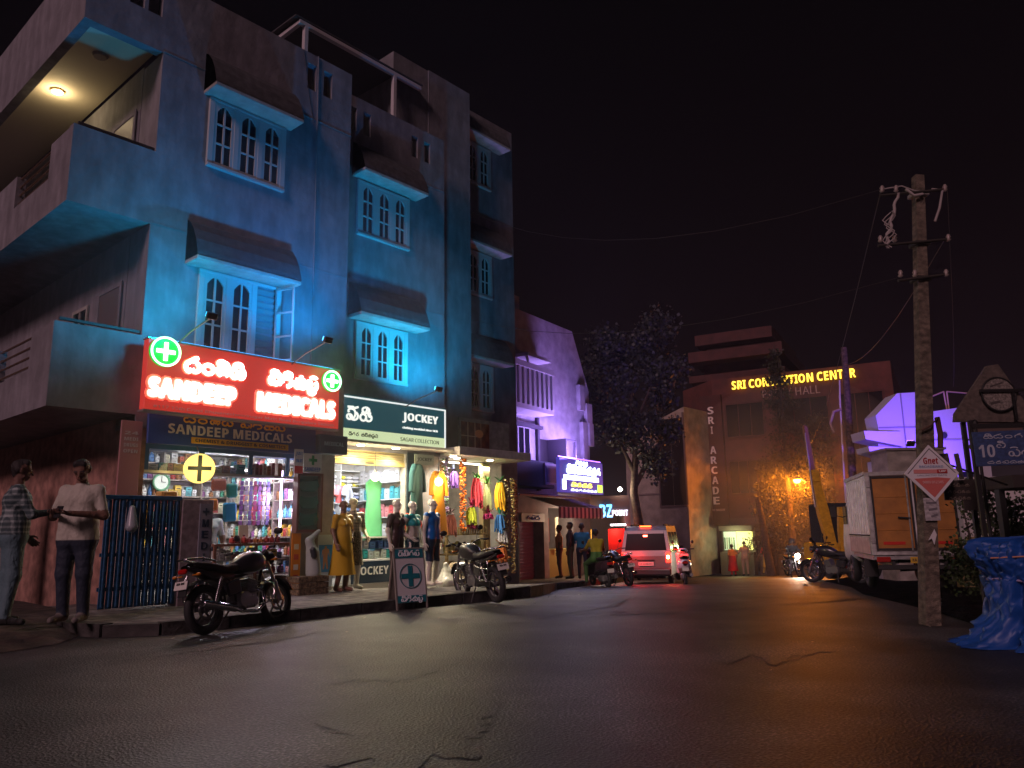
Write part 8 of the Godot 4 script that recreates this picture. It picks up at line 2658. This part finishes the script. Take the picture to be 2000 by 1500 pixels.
	for k in 2:
		var sg2 := 1.0 if k == 0 else -1.0
		var q := []
		for i in 16:
			var a := i * 0.45
			var rr := 0.09 * (1.0 - i / 20.0)
			q.append(Vector3(0.07 * sg2 + rr * cos(a) * sg2, 1.98 + rr * sin(a), 0.0))
		m.path(q, 0.009, 5)
	put(m, "scroll", iron2, t)
	for r in [[-0.44, 1.72, 0.13, 0.34], [-0.28, 1.74, 0.05, 0.3]]:
		put(M.new().at(W).bx(Vector3(r[0], r[1], 0.05), Vector3(r[2], r[3], 0.03), Basis(Vector3.BACK, 0.1), 0.006), "plate", mat(Color(0.1, 0.085, 0.075), 0.7, 0.0, 0.5, 4.0), t)
	t = thing("lettered_board", "dark lettered board on the railing behind the near pole", "sign", dl(9.0, 5.15, 1.38), TURN)
	W = whole(t)
	put(M.new().at(W).prism([v2(-0.16, -0.02), v2(0.05, -0.02), v2(0.05, -0.14), v2(0.22, -0.14), v2(0.22, 0.22), v2(-0.16, 0.2)], -0.015, 0.0), "board", mat(Color(0.03, 0.022, 0.018), 0.7), t)
	for i in 3:
		put(kannada(M.new().at(W), ["ga", "ra", "la", "da", "ka"], 0.26, 0.035, 0.004, Transform3D(Basis(), Vector3(0.01, 0.15 - i * 0.075, 0.003))), "lettering", mat(Color(0.16, 0.13, 0.1), 0.7), t)
	# gable shaped clock board
	t = thing("clock_board", "dark gable shaped board with a grimy pale round face and black bars", "sign", dl(9.2, 5.95), TURN)
	W = whole(t)
	put(M.new().at(W).prism([v2(-0.14, 2.98), v2(0.0, 3.0), v2(0.32, 2.42), v2(0.3, 2.28), v2(-0.62, 2.3), v2(-0.6, 2.4)], -0.05, 0.0), "gable_panel", mat(Color(0.14, 0.11, 0.09), 0.8, 0.0, 0.4, 2.0), t)
	put(M.new().at(W).box(Vector3(-0.4, 2.12, -0.08), Vector3(0.2, 2.3, -0.02)), "lower_panel", mat(Color(0.09, 0.06, 0.05), 0.8), t)
	put(M.new().at(W * Transform3D(Basis(Vector3.RIGHT, PI / 2), Vector3(-0.06, 2.62, 0.02))).tube(Vector3(0, -0.015, 0), Vector3(0, 0.015, 0), 0.2, -1, 28), "face", mat(Color(0.33, 0.29, 0.25), 0.7, 0.0, 0.6, 5.0), t)
	put(M.new().at(W).ring(Vector3(-0.06, 2.62, 0.03), Vector3.BACK, 0.205, 0.014, 28, 6), "face_ring", iron2, t)
	put(M.new().at(W).box(Vector3(-0.3, 2.645, 0.04), Vector3(0.34, 2.68, 0.065)).box(Vector3(0.08, 2.3, 0.036), Vector3(0.115, 2.64, 0.06)), "bar", iron2, t)
	put(M.new().at(W).bx(Vector3(-0.12, 2.52, 0.037), Vector3(0.12, 0.03, 0.004), Basis(Vector3.BACK, 0.2)).bx(Vector3(-0.08, 2.74, 0.037), Vector3(0.16, 0.02, 0.004), Basis(Vector3.BACK, 0.3)), "smudge", mat(Color(0.05, 0.04, 0.035), 0.8), t)
	for s in [-0.5, 0.24]:
		put(M.new().at(W).box(Vector3(s, 0, -0.1), Vector3(s + 0.05, 2.3, -0.06)), "post", iron2, t)
	# white wall, gate ironwork and hedge
	t = thing("boundary_wall", "pale boundary wall with a yellowish lower part right of the truck", "wall", dl(15.2, 9.2), TURN)
	W = whole(t)
	put(M.new().at(W).box(Vector3(-0.62, 0.95, -0.2), Vector3(1.6, 2.1, 0)), "upper_wall", mat(Color(0.5, 0.46, 0.45), 0.8), t)
	put(M.new().at(W).box(Vector3(-0.62, 0, -0.22), Vector3(1.6, 0.95, 0.002)), "lower_wall", mat(Color(0.3, 0.24, 0.1), 0.8, 0.0, 0.3, 1.0), t)
	t = thing("gate_ironwork", "black iron gate ornament hanging in front of the pale boundary wall", "ironwork", dl(10.2, 6.25), TURN)
	W = whole(t)
	m = M.new().at(W)
	for i in 4:
		m.ring(Vector3(-0.16 + 0.012 * (i % 2), 1.05 - i * 0.13, 0), Vector3.BACK, 0.05, 0.01, 14, 5)
	m.tube(Vector3(-0.16, 1.6, 0), Vector3(-0.16, 0.3, 0), 0.008)
	m.tube(Vector3(-0.4, 1.02, 0), Vector3(0.0, 1.2, 0), 0.012)
	for k in 2:
		var q := []
		for i in 12:
			var a := i * 0.5
			q.append(Vector3(-0.1 + (0.05 - i * 0.003) * cos(a) * (1 if k == 0 else -1), 1.5 + (0.06 - i * 0.004) * sin(a), 0))
		m.path(q, 0.009, 5)
	put(m, "scroll", iron2, t)
	t = thing("dark_ledge", "dark flat ledge over the hedge below the street name board", "canopy", dl(9.6, 6.45), TURN)
	put(M.new().at(whole(t)).box(Vector3(-0.45, 1.5, -0.5), Vector3(1.2, 1.66, 0.3), 0.01), "slab", mat(Color(0.025, 0.018, 0.016), 0.9), t)
	put(M.new().at(whole(t)).box(Vector3(-0.45, 0, -0.1), Vector3(-0.38, 1.5, 0.0)), "post", iron2, t)
	var cl := []
	for i in 22:
		var p := dl(10.3 + R.randf() * 0.4, R.randf_range(5.95, 7.3), R.randf_range(0.3, 1.4))
		cl.append([p.x, p.y, p.z, 0.3])
	for i in cl.size():
		cl[i][0] -= dl(10.5, 6.6).x
		cl[i][2] -= dl(10.5, 6.6).z
	var hb := dl(10.5, 6.6)
	tree("hedge", "dense small leaved hedge at the right behind the blue covered cart", hb, [[[Vector3.ZERO, Vector3(0, 0.6, 0), Vector3(0.05, 1.2, 0)], 0.03, 0.01], [[Vector3(-0.3, 0, -0.3), Vector3(-0.35, 0.6, -0.35), Vector3(-0.4, 1.2, -0.4)], 0.03, 0.01]], cl, 0.03, mat(Color(0.07, 0.05, 0.04), 0.9), leaf_mat(Color(0.05, 0.075, 0.02)), 260, 0.05)
	tarp_cart()


func tarp_cart() -> void:
	var ctr := dl(7.25, 4.78)
	var t := thing("tarp_covered_cart", "cart covered in a crumpled shiny blue tarpaulin that trails on the ground", "cart", ctr, TURN)
	var W := whole(t)
	var f := FastNoiseLite.new()
	f.seed = 5
	f.frequency = 1.0
	var m := M.new().at(W)
	# height, radius across, radius in depth, depth of the folds
	var rows := []
	var keys := [[0.005, 0.5, 0.42, 0.3], [0.06, 0.44, 0.4, 0.28], [0.2, 0.42, 0.38, 0.26], [0.4, 0.4, 0.36, 0.24], [0.56, 0.39, 0.35, 0.14], [0.6, 0.41, 0.37, 0.06], [0.68, 0.44, 0.41, 0.06], [0.76, 0.5, 0.45, 0.05], [0.84, 0.46, 0.42, 0.06], [0.9, 0.4, 0.38, 0.06], [0.925, 0.34, 0.34, 0.04], [0.935, 0.02, 0.02, 0.0]]
	for i in keys.size() - 1:
		var steps := 1 if i > 8 else 4
		for j in steps:
			var row := []
			for e in 4:
				row.append(lerpf(keys[i][e], keys[i + 1][e], float(j) / steps))
			rows.append(row)
	rows.append(keys[-1])
	var nu := 150
	for i in rows.size():
		var r: Array = rows[i]
		for k in nu + 1:
			var a := TAU * k / nu
			var fold := pow(absf(sin(a * 5.5 + sin(a * 3.0) * 1.5 + r[0] * 1.6 + sin(r[0] * 9.0) * 0.15)), 0.8) - 0.55
			var q := Vector3(cos(a), 0, sin(a))
			var cr := (absf(f.get_noise_3d(q.x * 2.6, r[0] * 5.0, q.z * 2.6)) - 0.15) * 0.5 + (absf(f.get_noise_3d(q.x * 7, r[0] * 14.0 + 9, q.z * 7)) - 0.15) * 0.2
			var left := 1.0 + 0.45 * clampf(-cos(a) - 0.2, 0, 1) * clampf(0.25 - r[0], 0, 0.25) / 0.25
			var rr: float = (1.0 + fold * r[3] * 1.4 + cr * 0.8) * left
			m.vert(Vector3(cos(a) * r[1] * rr, maxf(0.004, r[0] + cr * (0.16 if r[0] > 0.5 else 0.05)), sin(a) * r[2] * rr), Vector3.UP, v2(float(k) / nu, r[0]))
	for i in rows.size() - 1:
		for k in nu:
			var a := i * (nu + 1) + k
			var b := a + nu + 1
			m.ix.append_array([a, a + 1, b, a + 1, b + 1, b])
	# normals from the folded sheet
	var acc := PackedVector3Array()
	acc.resize(m.v.size())
	for i in range(0, m.ix.size(), 3):
		var nn := (m.v[m.ix[i + 2]] - m.v[m.ix[i]]).cross(m.v[m.ix[i + 1]] - m.v[m.ix[i]])
		for e in 3:
			acc[m.ix[i + e]] += nn
	for i in m.v.size():
		m.n[i] = acc[i].normalized()
	var tarp := mat(Color(0.008, 0.06, 0.27), 0.48)
	put(m, "tarpaulin", tarp, t)
	# rope and edge hem
	var q := []
	for k in 30:
		var a := TAU * k / 30
		q.append(W * Vector3(cos(a) * 0.41, 0.585 + 0.01 * sin(a * 5), sin(a) * 0.385))
	put(M.new().path(q, 0.012, 6, true), "rope", mat(Color(0.25, 0.2, 0.35), 0.7), t)
	put(M.new().path([W * Vector3(-0.5, 0.78, 0.15), W * Vector3(-0.3, 0.8, 0.38), W * Vector3(0.05, 0.84, 0.47), W * Vector3(0.35, 0.82, 0.4)], 0.008, 5), "rope", mat(Color(0.45, 0.2, 0.12), 0.7), t)
	# the cart's own body and a dark cloth over its right side
	put(M.new().at(W).bx(Vector3(0.75, 0.62, 0.0), Vector3(1.1, 0.45, 0.8), Basis(), 0.06), "cart_body", mat(Color(0.012, 0.014, 0.05), 0.6), t)
	put(M.new().at(W).tube(Vector3(0.9, 0.22, 0.3), Vector3(0.9, 0.22, 0.36), 0.22, -1, 20), "wheel", mat(Color(0.012, 0.012, 0.012), 0.8), t)
	var h := M.new().at(W)
	for i in 8:
		var x0 := 0.25 + i * 0.1
		var y0 := 0.26 + 0.05 * sin(i * 1.1) - (0.03 * maxf(0, i - 2))
		var y1 := 0.26 + 0.05 * sin((i + 1) * 1.1) - (0.03 * maxf(0, i - 1))
		h.quad(Vector3(x0, y0 - 0.07 - i * 0.01, 0.52), Vector3(x0 + 0.1, y1 - 0.08 - i * 0.01, 0.52), Vector3(x0 + 0.1, y1, 0.46), Vector3(x0, y0, 0.46))
		h.quad(Vector3(x0, y0, 0.46), Vector3(x0 + 0.1, y1, 0.46), Vector3(x0 + 0.1, y1 + 0.04, 0.2), Vector3(x0, y0 + 0.04, 0.2))
	tag(put(h, "cream_cloth", mat(Color(0.42, 0.3, 0.2), 0.85)), "cream cloth edge sticking out under the blue tarpaulin cart", "cloth")


func street_things() -> void:
	trees()
	# blue gate of upright sheet strips, with slits between
	var t := thing("sheet_gate", "blue corrugated sheet gate with bright slits in front of the pharmacy", "gate", Vector3(4.8, 0.13, -11.1))
	var blue := mat(Color(0.02, 0.12, 0.27), 0.45, 0.1, 0.3, 1.5)
	for i in 11:
		var x := 4.28 + i * 0.0945
		put(M.new().box(Vector3(x, 0.17, -11.115), Vector3(x + 0.085, 1.62, -11.1), 0.004).bx(Vector3(x + 0.042, 0.9, -11.093), Vector3(0.03, 1.42, 0.02), Basis(), 0.006), "slat", blue, t)
	put(M.new().box(Vector3(4.26, 1.62, -11.13), Vector3(5.33, 1.68, -11.08), 0.006), "top_rail", blue, t)
	put(M.new().box(Vector3(4.26, 0.4, -11.13), Vector3(5.33, 0.45, -11.116)).box(Vector3(4.26, 0.85, -11.13), Vector3(5.33, 0.9, -11.116)), "cross_rail", blue, t)
	t = thing("gate_pillar", "mauve gate pillar with dark upright MEDICAL letters beside the blue gate", "pillar", Vector3(5.56, 0.13, -11.2))
	put(M.new().box(Vector3(5.34, 0.1, -11.35), Vector3(5.82, 1.64, -11.08), 0.01), "shaft", mat(Color(0.32, 0.25, 0.27), 0.8, 0.0, 0.25, 1.0), t)
	put(M.new().box(Vector3(5.6, 0.25, -11.079), Vector3(5.78, 1.58, -11.06)), "letter_board", mat(Color(0.22, 0.22, 0.27), 0.7), t)
	var ink := mat(Color(0.012, 0.03, 0.06), 0.6)
	var wd := "+MEDICAL"
	for i in wd.length():
		put(text(M.new(), wd[i], 0.035 if wd[i] == "I" else 0.1, 0.11, 0.008, Transform3D(Basis(), Vector3(5.69, 1.46 - i * 0.165, -11.056))), "letter", ink, t)
	var bag := body_mesh([[Vector3(4.62, 1.5, -11.06), Vector3(4.62, 1.25, -11.04), 0.04, 0.08, "a"]], 0.015, func(_r, _p): return Color(0.3, 0.32, 0.36), 0.02)
	tag(put(bag, "hanging_bag", tint_mat(0.3)), "thin pale plastic bag hanging on the blue gate", "bag")
	# dark doorway and slab at the left edge
	t = thing("neighbour_gate", "dark navy gate with a pale slanting top at the frame's edge behind the men", "gate", Vector3(3.4, 0.1, -14.5))
	put(M.new().box(Vector3(2.2, 0.1, -14.6), Vector3(3.75, 2.42, -14.5)), "panel", mat(Color(0.01, 0.02, 0.06), 0.6), t)
	put(M.new().prism([v2(2.2, 2.43), v2(3.75, 2.43), v2(3.75, 2.6)], -14.65, -14.5), "slanting_top", mat(Color(0.5, 0.4, 0.28), 0.8), t)
	# folding board
	t = thing("folding_sign", "folding board with a teal cross in a circle standing by the kerb", "sign", Vector3(7.8, 0.0, -8.82), -0.22)
	var W := whole(t)
	var F := W * Transform3D(Basis(Vector3.RIGHT, -0.17), Vector3(0, 0.02, 0.0))
	var grey := mat(Color(0.55, 0.55, 0.56), 0.6)
	var teal := mat(Color(0.01, 0.16, 0.2), 0.5)
	put(M.new().at(F).bx(Vector3(0, 0.47, -0.02), Vector3(0.48, 0.78, 0.015)), "front_board", grey, t)
	put(M.new().at(F).bx(Vector3(0, 0.79, -0.008), Vector3(0.47, 0.13, 0.008)).bx(Vector3(0, 0.13, -0.008), Vector3(0.47, 0.1, 0.008)), "teal_band", teal, t)
	put(M.new().at(F).ring(Vector3(0, 0.46, -0.006), Vector3.BACK, 0.175, 0.007, 32, 5), "circle", teal, t)
	put(M.new().at(F).box(Vector3(-0.15, 0.425, -0.012), Vector3(0.15, 0.495, -0.002)).box(Vector3(-0.035, 0.495, -0.012), Vector3(0.035, 0.61, -0.002)).box(Vector3(-0.035, 0.31, -0.012), Vector3(0.035, 0.425, -0.002)), "cross", teal, t)
	var pale := mat(Color(0.6, 0.65, 0.68), 0.6)
	put(kannada(M.new().at(F), ["sa", "+aa", "ma", "+i", "ga", "la"], 0.36, 0.09, 0.009, Transform3D(Basis(), Vector3(0, 0.79, 0.0))), "lettering", pale, t)
	put(kannada(M.new().at(F), ["ma", "+ee", "dda", "+i", "ka", "la", "+sub"], 0.36, 0.08, 0.009, Transform3D(Basis(), Vector3(0, 0.13, 0.0))), "lettering", pale, t)
	put(M.new().at(F).box(Vector3(-0.26, -0.02, -0.035), Vector3(-0.24, 0.87, -0.005)).box(Vector3(0.24, -0.02, -0.035), Vector3(0.26, 0.87, -0.005)).box(Vector3(-0.24, 0.86, -0.035), Vector3(0.24, 0.88, -0.005)), "front_frame", mat(Color(0.2, 0.18, 0.16), 0.6), t)
	var Bk := W * Transform3D(Basis(Vector3.RIGHT, 0.2), Vector3(0, 0.02, -0.34))
	put(M.new().at(Bk).box(Vector3(-0.26, -0.02, 0), Vector3(-0.24, 0.88, 0.03)).box(Vector3(0.24, -0.02, 0), Vector3(0.26, 0.88, 0.03)).box(Vector3(-0.24, 0.05, 0.005), Vector3(0.24, 0.84, 0.02)), "back_frame", mat(Color(0.2, 0.17, 0.14), 0.7), t)
	# motorcycles
	var bike := motorcycle("motorcycle", "black motorcycle parked by the kerb in front of the blue gate", Color(0.012, 0.012, 0.016))
	copy(bike, Transform3D(Basis(Vector3.UP, 1.235) * Basis(Vector3.RIGHT, -0.14) * Basis.from_scale(Vector3(0.96, 0.96, 0.96)), Vector3(9.38, 0.0, -8.96)), "black motorcycle with silver guard parked nose in beside the garland shop")
	copy(bike, Transform3D(Basis(Vector3.UP, 1.5) * Basis(Vector3.RIGHT, -0.13), dl(20.6, 8.35)), "dark motorcycle parked alongside the truck's front wheel")
	copy(bike, Transform3D(Basis(Vector3.UP, 1.35) * Basis(Vector3.RIGHT, -0.13), dl(22.6, 9.2)), "second dark motorcycle in the row beyond the truck")
	copy(bike, Transform3D(Basis(Vector3.UP, 1.0) * Basis(Vector3.RIGHT, -0.13), dl(22.3, 2.95)), "motorcycle with a bright guard parked between the scooter and the van")
	var red := motorcycle("motorcycle", "reddish motorcycle farthest in the row beyond the truck", Color(0.3, 0.05, 0.02))
	red.transform = Transform3D(Basis(Vector3.UP, 1.4) * Basis(Vector3.RIGHT, -0.13), dl(25.0, 10.15))
	bike.transform = Transform3D(Basis(Vector3.UP, 0.3) * Basis(Vector3.RIGHT, -0.13) * Basis.from_scale(Vector3(0.94, 0.94, 0.94)), Vector3(5.06, 0.0, -8.78))
	var sc := scooter("scooter", "dark scooter parked on the left with its rider leaning over it", Color(0.035, 0.02, 0.03))
	var sw := copy(sc, Transform3D(Basis(Vector3.UP, 0.55), dl(23.3, 4.98)), "white scooter alongside the van's right flank")
	for ch in sw.get_children():
		if ch is MeshInstance3D and ch.name in ["rear_body", "leg_shield", "front_apron", "front_mudguard", "headlamp_cowl"]:
			ch.material_override = mat(Color(0.6, 0.55, 0.6), 0.25)
	sc.transform = Transform3D(Basis(Vector3.UP, 0.95) * Basis(Vector3.RIGHT, -0.08), dl(21.4, 2.3))
	van(dl(25.6, 4.5), 0.42)
	omni("van_tail_light_glow", dl(23.5, 3.55, 0.95), Color(1.0, 0.02, 0.01), 0.5, 0.08)
	omni("van_tail_light_glow", dl(23.5, 4.85, 0.95), Color(1.0, 0.02, 0.01), 0.5, 0.08)
	# oncoming rider
	var rb := motorcycle("motorcycle", "oncoming motorcycle with its headlight burning under a helmeted rider", Color(0.1, 0.1, 0.11))
	rb.transform = Transform3D(Basis(Vector3.UP, 0.718 + PI + 0.04), dl(33, 11.6))
	var hl := whole(rb) * Vector3(0.6, 0.87, 0)
	put(M.new().ball(hl, Vector3(0.1, 0.1, 0.1)), "headlight_bulb", lit(Color(1.0, 0.95, 0.85), 40.0), rb)
	spot("headlight_beam", hl + whole(rb).basis.x * 0.13, dl(10, 3.0, 0.2), Color(1.0, 0.85, 0.65), 7.0, 26.0, 0.07, 40.0)


func people() -> void:
	# two men at the left
	person("man in a dark checked shirt and jeans with his back half turned", Vector3(2.93, 0.17, -10.1), -1.75, {"h": 1.82, "folds": 1, "cell": 0.0115, "plaid": true, "top": Color(0.025, 0.05, 0.055), "check": Color(0.3, 0.36, 0.36), "bottom": Color(0.09, 0.15, 0.18), "long": true, "loose": 0.012, "hem": -0.05, "skin": Color(0.14, 0.07, 0.05), "w": 1.08,
		"look": Vector3(-0.15, -0.1, 0), "pose": {"er": Vector3(0.24, 1.12, -0.12), "wr": Vector3(0.1, 1.16, -0.38), "el": Vector3(-0.27, 1.1, 0.06), "wl": Vector3(-0.22, 0.9, -0.14), "kl": Vector3(-0.12, 0.5, 0.0), "tl": Vector3(-0.18, 0.035, -0.12), "kr": Vector3(0.12, 0.5, -0.02), "ar": Vector3(0.15, 0.09, 0.03), "tr": Vector3(0.2, 0.035, -0.13)}})
	person("man in a pale short sleeved shirt looking down at his phone", Vector3(3.47, 0.17, -9.72), 2.25, {"h": 1.83, "folds": 1, "cell": 0.0115, "top": Color(0.42, 0.40, 0.34), "bottom": Color(0.014, 0.02, 0.04), "loose": 0.022, "hem": -0.12, "tail": -0.04, "w": 1.06, "skin": Color(0.17, 0.09, 0.06), "shoe": Color(0.15, 0.13, 0.12),
		"look": Vector3(-0.5, 0.25, 0), "pose": {"er": Vector3(0.28, 1.1, -0.02), "wr": Vector3(0.09, 1.12, -0.3), "el": Vector3(-0.28, 1.1, -0.02), "wl": Vector3(-0.07, 1.12, -0.3)}})
	var ph := thing("phone", "dark mobile phone in the hands of the man in the pale shirt", "phone", Vector3(3.47, 0.17, -9.72), 2.25)
	put(M.new().at(whole(ph)).bx(Vector3(0.0, 1.22, -0.4), Vector3(0.075, 0.15, 0.01), Basis(Vector3.RIGHT, 0.5), 0.004), "handset", mat(Color(0.015, 0.015, 0.018), 0.2), ph)
	# pharmacist behind the counter
	person("pharmacist in a grey shirt standing behind the glass counter", Vector3(6.55, 0.0, -12.65), 2.6, {"h": 1.66, "cell": 0.015, "top": Color(0.38, 0.38, 0.33), "bottom": Color(0.03, 0.03, 0.05), "look": Vector3(-0.3, 0, 0), "skin": Color(0.2, 0.11, 0.07)})
	# shop window dummies
	var dk := Color(0.16, 0.075, 0.05)
	var wh := Color(0.62, 0.58, 0.52)
	var o := {"h": 1.56, "cell": 0.014, "fem": true, "head": "dummy", "skin": dk, "shoe": dk, "top": Color(0.5, 0.3, 0.01), "bottom": dk, "w": 0.86, "rough": 0.35, "blend": 0.03, "tail_color": Color(0.5, 0.3, 0.01), "look": Vector3(0, -0.7, 0), "pose": {"el": Vector3(-0.3, 1.12, 0.08), "wl": Vector3(-0.17, 0.98, -0.06), "er": Vector3(0.22, 1.12, 0.05), "wr": Vector3(0.27, 0.88, -0.1), "kr": Vector3(0.08, 0.5, -0.05)}}
	var d := person("brown mannequin in a long mustard yellow dress, hand on hip", Vector3(8.34, 0.13, -11.28), PI + 0.15, o, "mannequin", "mannequin")
	skirt(d, "dress_skirt", 1.14, 0.28, 0.135, 0.24, mat(Color(0.45, 0.27, 0.008), 0.8), 0.09, 10, 0.85)
	o = {"h": 1.62, "cell": 0.014, "fem": true, "head": "dummy", "skin": Color(0.6, 0.55, 0.3), "shoe": wh, "top": Color(0.42, 0.36, 0.26), "bottom": wh, "w": 0.86, "rough": 0.4, "plaid": true, "check": Color(0.07, 0.06, 0.05), "tail_color": Color(0.4, 0.35, 0.26), "pose": {"wl": Vector3(-0.2, 0.95, -0.2), "wr": Vector3(0.24, 0.9, -0.08)}}
	d = person("mannequin in a cream and dark floral dress behind the yellow dress", Vector3(8.72, 0.13, -11.5), PI - 0.1, o, "mannequin", "mannequin")
	var fl := StandardMaterial3D.new()
	fl.albedo_color = Color(0.45, 0.39, 0.29).linear_to_srgb()
	fl.albedo_texture = grain(0.028, 0.1, 1.0, 0, 21, 2)
	fl.uv1_triplanar = true
	fl.uv1_scale = Vector3(2.2, 2.2, 2.2)
	fl.roughness = 0.85
	skirt(d, "dress_skirt", 1.0, 0.42, 0.15, 0.2, fl, 0.06, 8, 0.8)
	o = {"h": 1.58, "cell": 0.014, "fem": true, "head": "dummy", "skin": wh, "shoe": wh, "top": Color(0.05, 0.025, 0.025), "bottom": Color(0.05, 0.025, 0.025), "w": 0.86, "rough": 0.4, "tail_color": Color(0.05, 0.025, 0.025), "pose": {"wl": Vector3(-0.24, 0.88, -0.1)}}
	person("white mannequin in a dark brown top and trousers behind the folding board", Vector3(9.36, 0.13, -11.05), PI + 0.25, o, "mannequin", "mannequin")
	o = {"h": 1.56, "cell": 0.013, "fem": true, "bare": true, "shorts": true, "head": "dummy", "skin": wh, "shoe": wh, "top": Color(0.02, 0.3, 0.32), "belly": wh, "bottom": Color(0.012, 0.05, 0.07), "w": 0.84, "rough": 0.35, "tail_color": Color(0.012, 0.05, 0.07), "pose": {"er": Vector3(0.3, 1.1, 0.08), "wr": Vector3(0.18, 0.96, -0.1)}}
	person("white mannequin in a teal bra top and dark shorts", Vector3(9.74, 0.13, -11.05), PI + 0.2, o, "mannequin", "mannequin")
	o = {"h": 1.6, "cell": 0.013, "bare": true, "shorts": true, "head": "dummy", "skin": wh, "shoe": wh, "top": Color(0.01, 0.12, 0.42), "bottom": Color(0.01, 0.02, 0.05), "rough": 0.35, "loose": 0.012, "w": 0.98, "hem": -0.06, "tail": -0.02, "look": Vector3(0, 0.3, 0), "pose": {"wr": Vector3(0.28, 0.84, -0.02), "wl": Vector3(-0.29, 0.84, 0.02)}}
	person("white mannequin in a blue vest and navy shorts beside the plastic bag", Vector3(10.2, 0.13, -11.0), PI + 0.2, o, "mannequin", "mannequin")
	# people by the violet house
	person("man in a dark shirt and green grey trousers outside the violet house", Vector3(18.5, -0.28, -14.0), 0.5, {"h": 1.62, "cell": 0.02, "top": Color(0.05, 0.035, 0.045), "bottom": Color(0.11, 0.12, 0.08), "long": true, "look": Vector3(0, 0.4, 0)})
	person("man in a bright blue jacket outside the striped awning shop", Vector3(18.75, -0.3, -13.75), -0.9, {"h": 1.6, "cell": 0.02, "top": Color(0.01, 0.17, 0.35), "bottom": Color(0.025, 0.025, 0.06), "long": true, "pose": {"wl": Vector3(-0.15, 1.1, -0.3), "el": Vector3(-0.26, 1.12, -0.05), "kl": Vector3(-0.1, 0.5, -0.12), "tl": Vector3(-0.1, 0.035, -0.3), "al": Vector3(-0.1, 0.09, -0.14)}})
	person("person in a pale orange shirt half hidden beyond the dark shirted man", Vector3(18.55, -0.28, -14.45), 0.6, {"h": 1.55, "cell": 0.024, "top": Color(0.5, 0.22, 0.1), "bottom": Color(0.1, 0.06, 0.05)})
	var sit := {"h": 1.62, "cell": 0.018, "top": Color(0.38, 0.34, 0.02), "bottom": Color(0.06, 0.18, 0.04), "fem": true, "head": "bun", "skin": Color(0.2, 0.1, 0.05), "pose": {
		"hl": Vector3(-0.1, 0.78, 0.05), "hr": Vector3(0.1, 0.78, 0.05), "waist": Vector3(0, 0.92, 0.04), "kl": Vector3(-0.2, 0.62, -0.36), "kr": Vector3(0.2, 0.62, -0.36), "al": Vector3(-0.24, 0.14, -0.22), "ar": Vector3(0.24, 0.14, -0.22), "tl": Vector3(-0.26, 0.05, -0.38), "tr": Vector3(0.26, 0.05, -0.38),
		"chest": Vector3(0, 1.14, 0.0), "neck": Vector3(0, 1.33, -0.02), "head": Vector3(0, 1.365, -0.04), "sl": Vector3(-0.17, 1.26, 0), "sr": Vector3(0.17, 1.26, 0), "el": Vector3(-0.27, 1.03, -0.16), "er": Vector3(0.27, 1.03, -0.16), "wl": Vector3(-0.28, 1.0, -0.42), "wr": Vector3(0.28, 1.0, -0.42)}}
	person("scooter rider in a yellow green top sitting by the striped awning", dl(21.3, 2.2, 0.0), 0.95 - PI / 2, sit)
	# walkers on the far side
	var w := person("woman in an orange blouse and long red skirt seen from behind", dl(39.5, 10.9), -0.7, {"h": 1.55, "cell": 0.028, "fem": true, "head": "bun", "top": Color(0.6, 0.25, 0.05), "bottom": Color(0.5, 0.02, 0.02), "tail_color": Color(0.5, 0.02, 0.02)})
	skirt(w, "skirt", 1.0, 0.25, 0.16, 0.26, mat(Color(0.55, 0.02, 0.02), 0.8))
	person("man in a pale shirt and trousers walking beside the red skirted woman", dl(39.5, 11.52), -0.9, {"h": 1.68, "cell": 0.028, "top": Color(0.5, 0.35, 0.2), "bottom": Color(0.4, 0.28, 0.17), "pose": {"el": Vector3(-0.32, 1.12, -0.05), "wl": Vector3(-0.12, 1.28, -0.2)}})
	w = person("woman in a red top and yellow skirt striding beside the bare trunk", dl(38.5, 12.3), 2.4, {"h": 1.62, "cell": 0.026, "fem": true, "head": "bun", "top": Color(0.6, 0.03, 0.02), "bottom": Color(0.55, 0.35, 0.05), "tail_color": Color(0.55, 0.35, 0.05), "pose": {"er": Vector3(0.32, 1.1, 0.0), "wr": Vector3(0.48, 0.9, 0.02), "kl": Vector3(-0.08, 0.5, -0.12), "al": Vector3(-0.06, 0.09, -0.1), "tl": Vector3(-0.06, 0.035, -0.24), "kr": Vector3(0.1, 0.48, 0.05), "ar": Vector3(0.12, 0.12, 0.25)}})
	skirt(w, "skirt", 1.0, 0.42, 0.15, 0.22, mat(Color(0.6, 0.38, 0.05), 0.8))
	var ride: Dictionary = sit.duplicate(true)
	ride.merge({"top": Color(0.06, 0.06, 0.07), "bottom": Color(0.3, 0.32, 0.33), "fem": false, "head": "helmet", "hair": Color(0.08, 0.06, 0.06), "long": true, "h": 1.68, "cell": 0.022}, true)
	person("helmeted rider in dark jacket and pale trousers on the oncoming motorcycle", dl(33.25, 11.72), 0.718 + PI + 0.04 - PI / 2, ride)
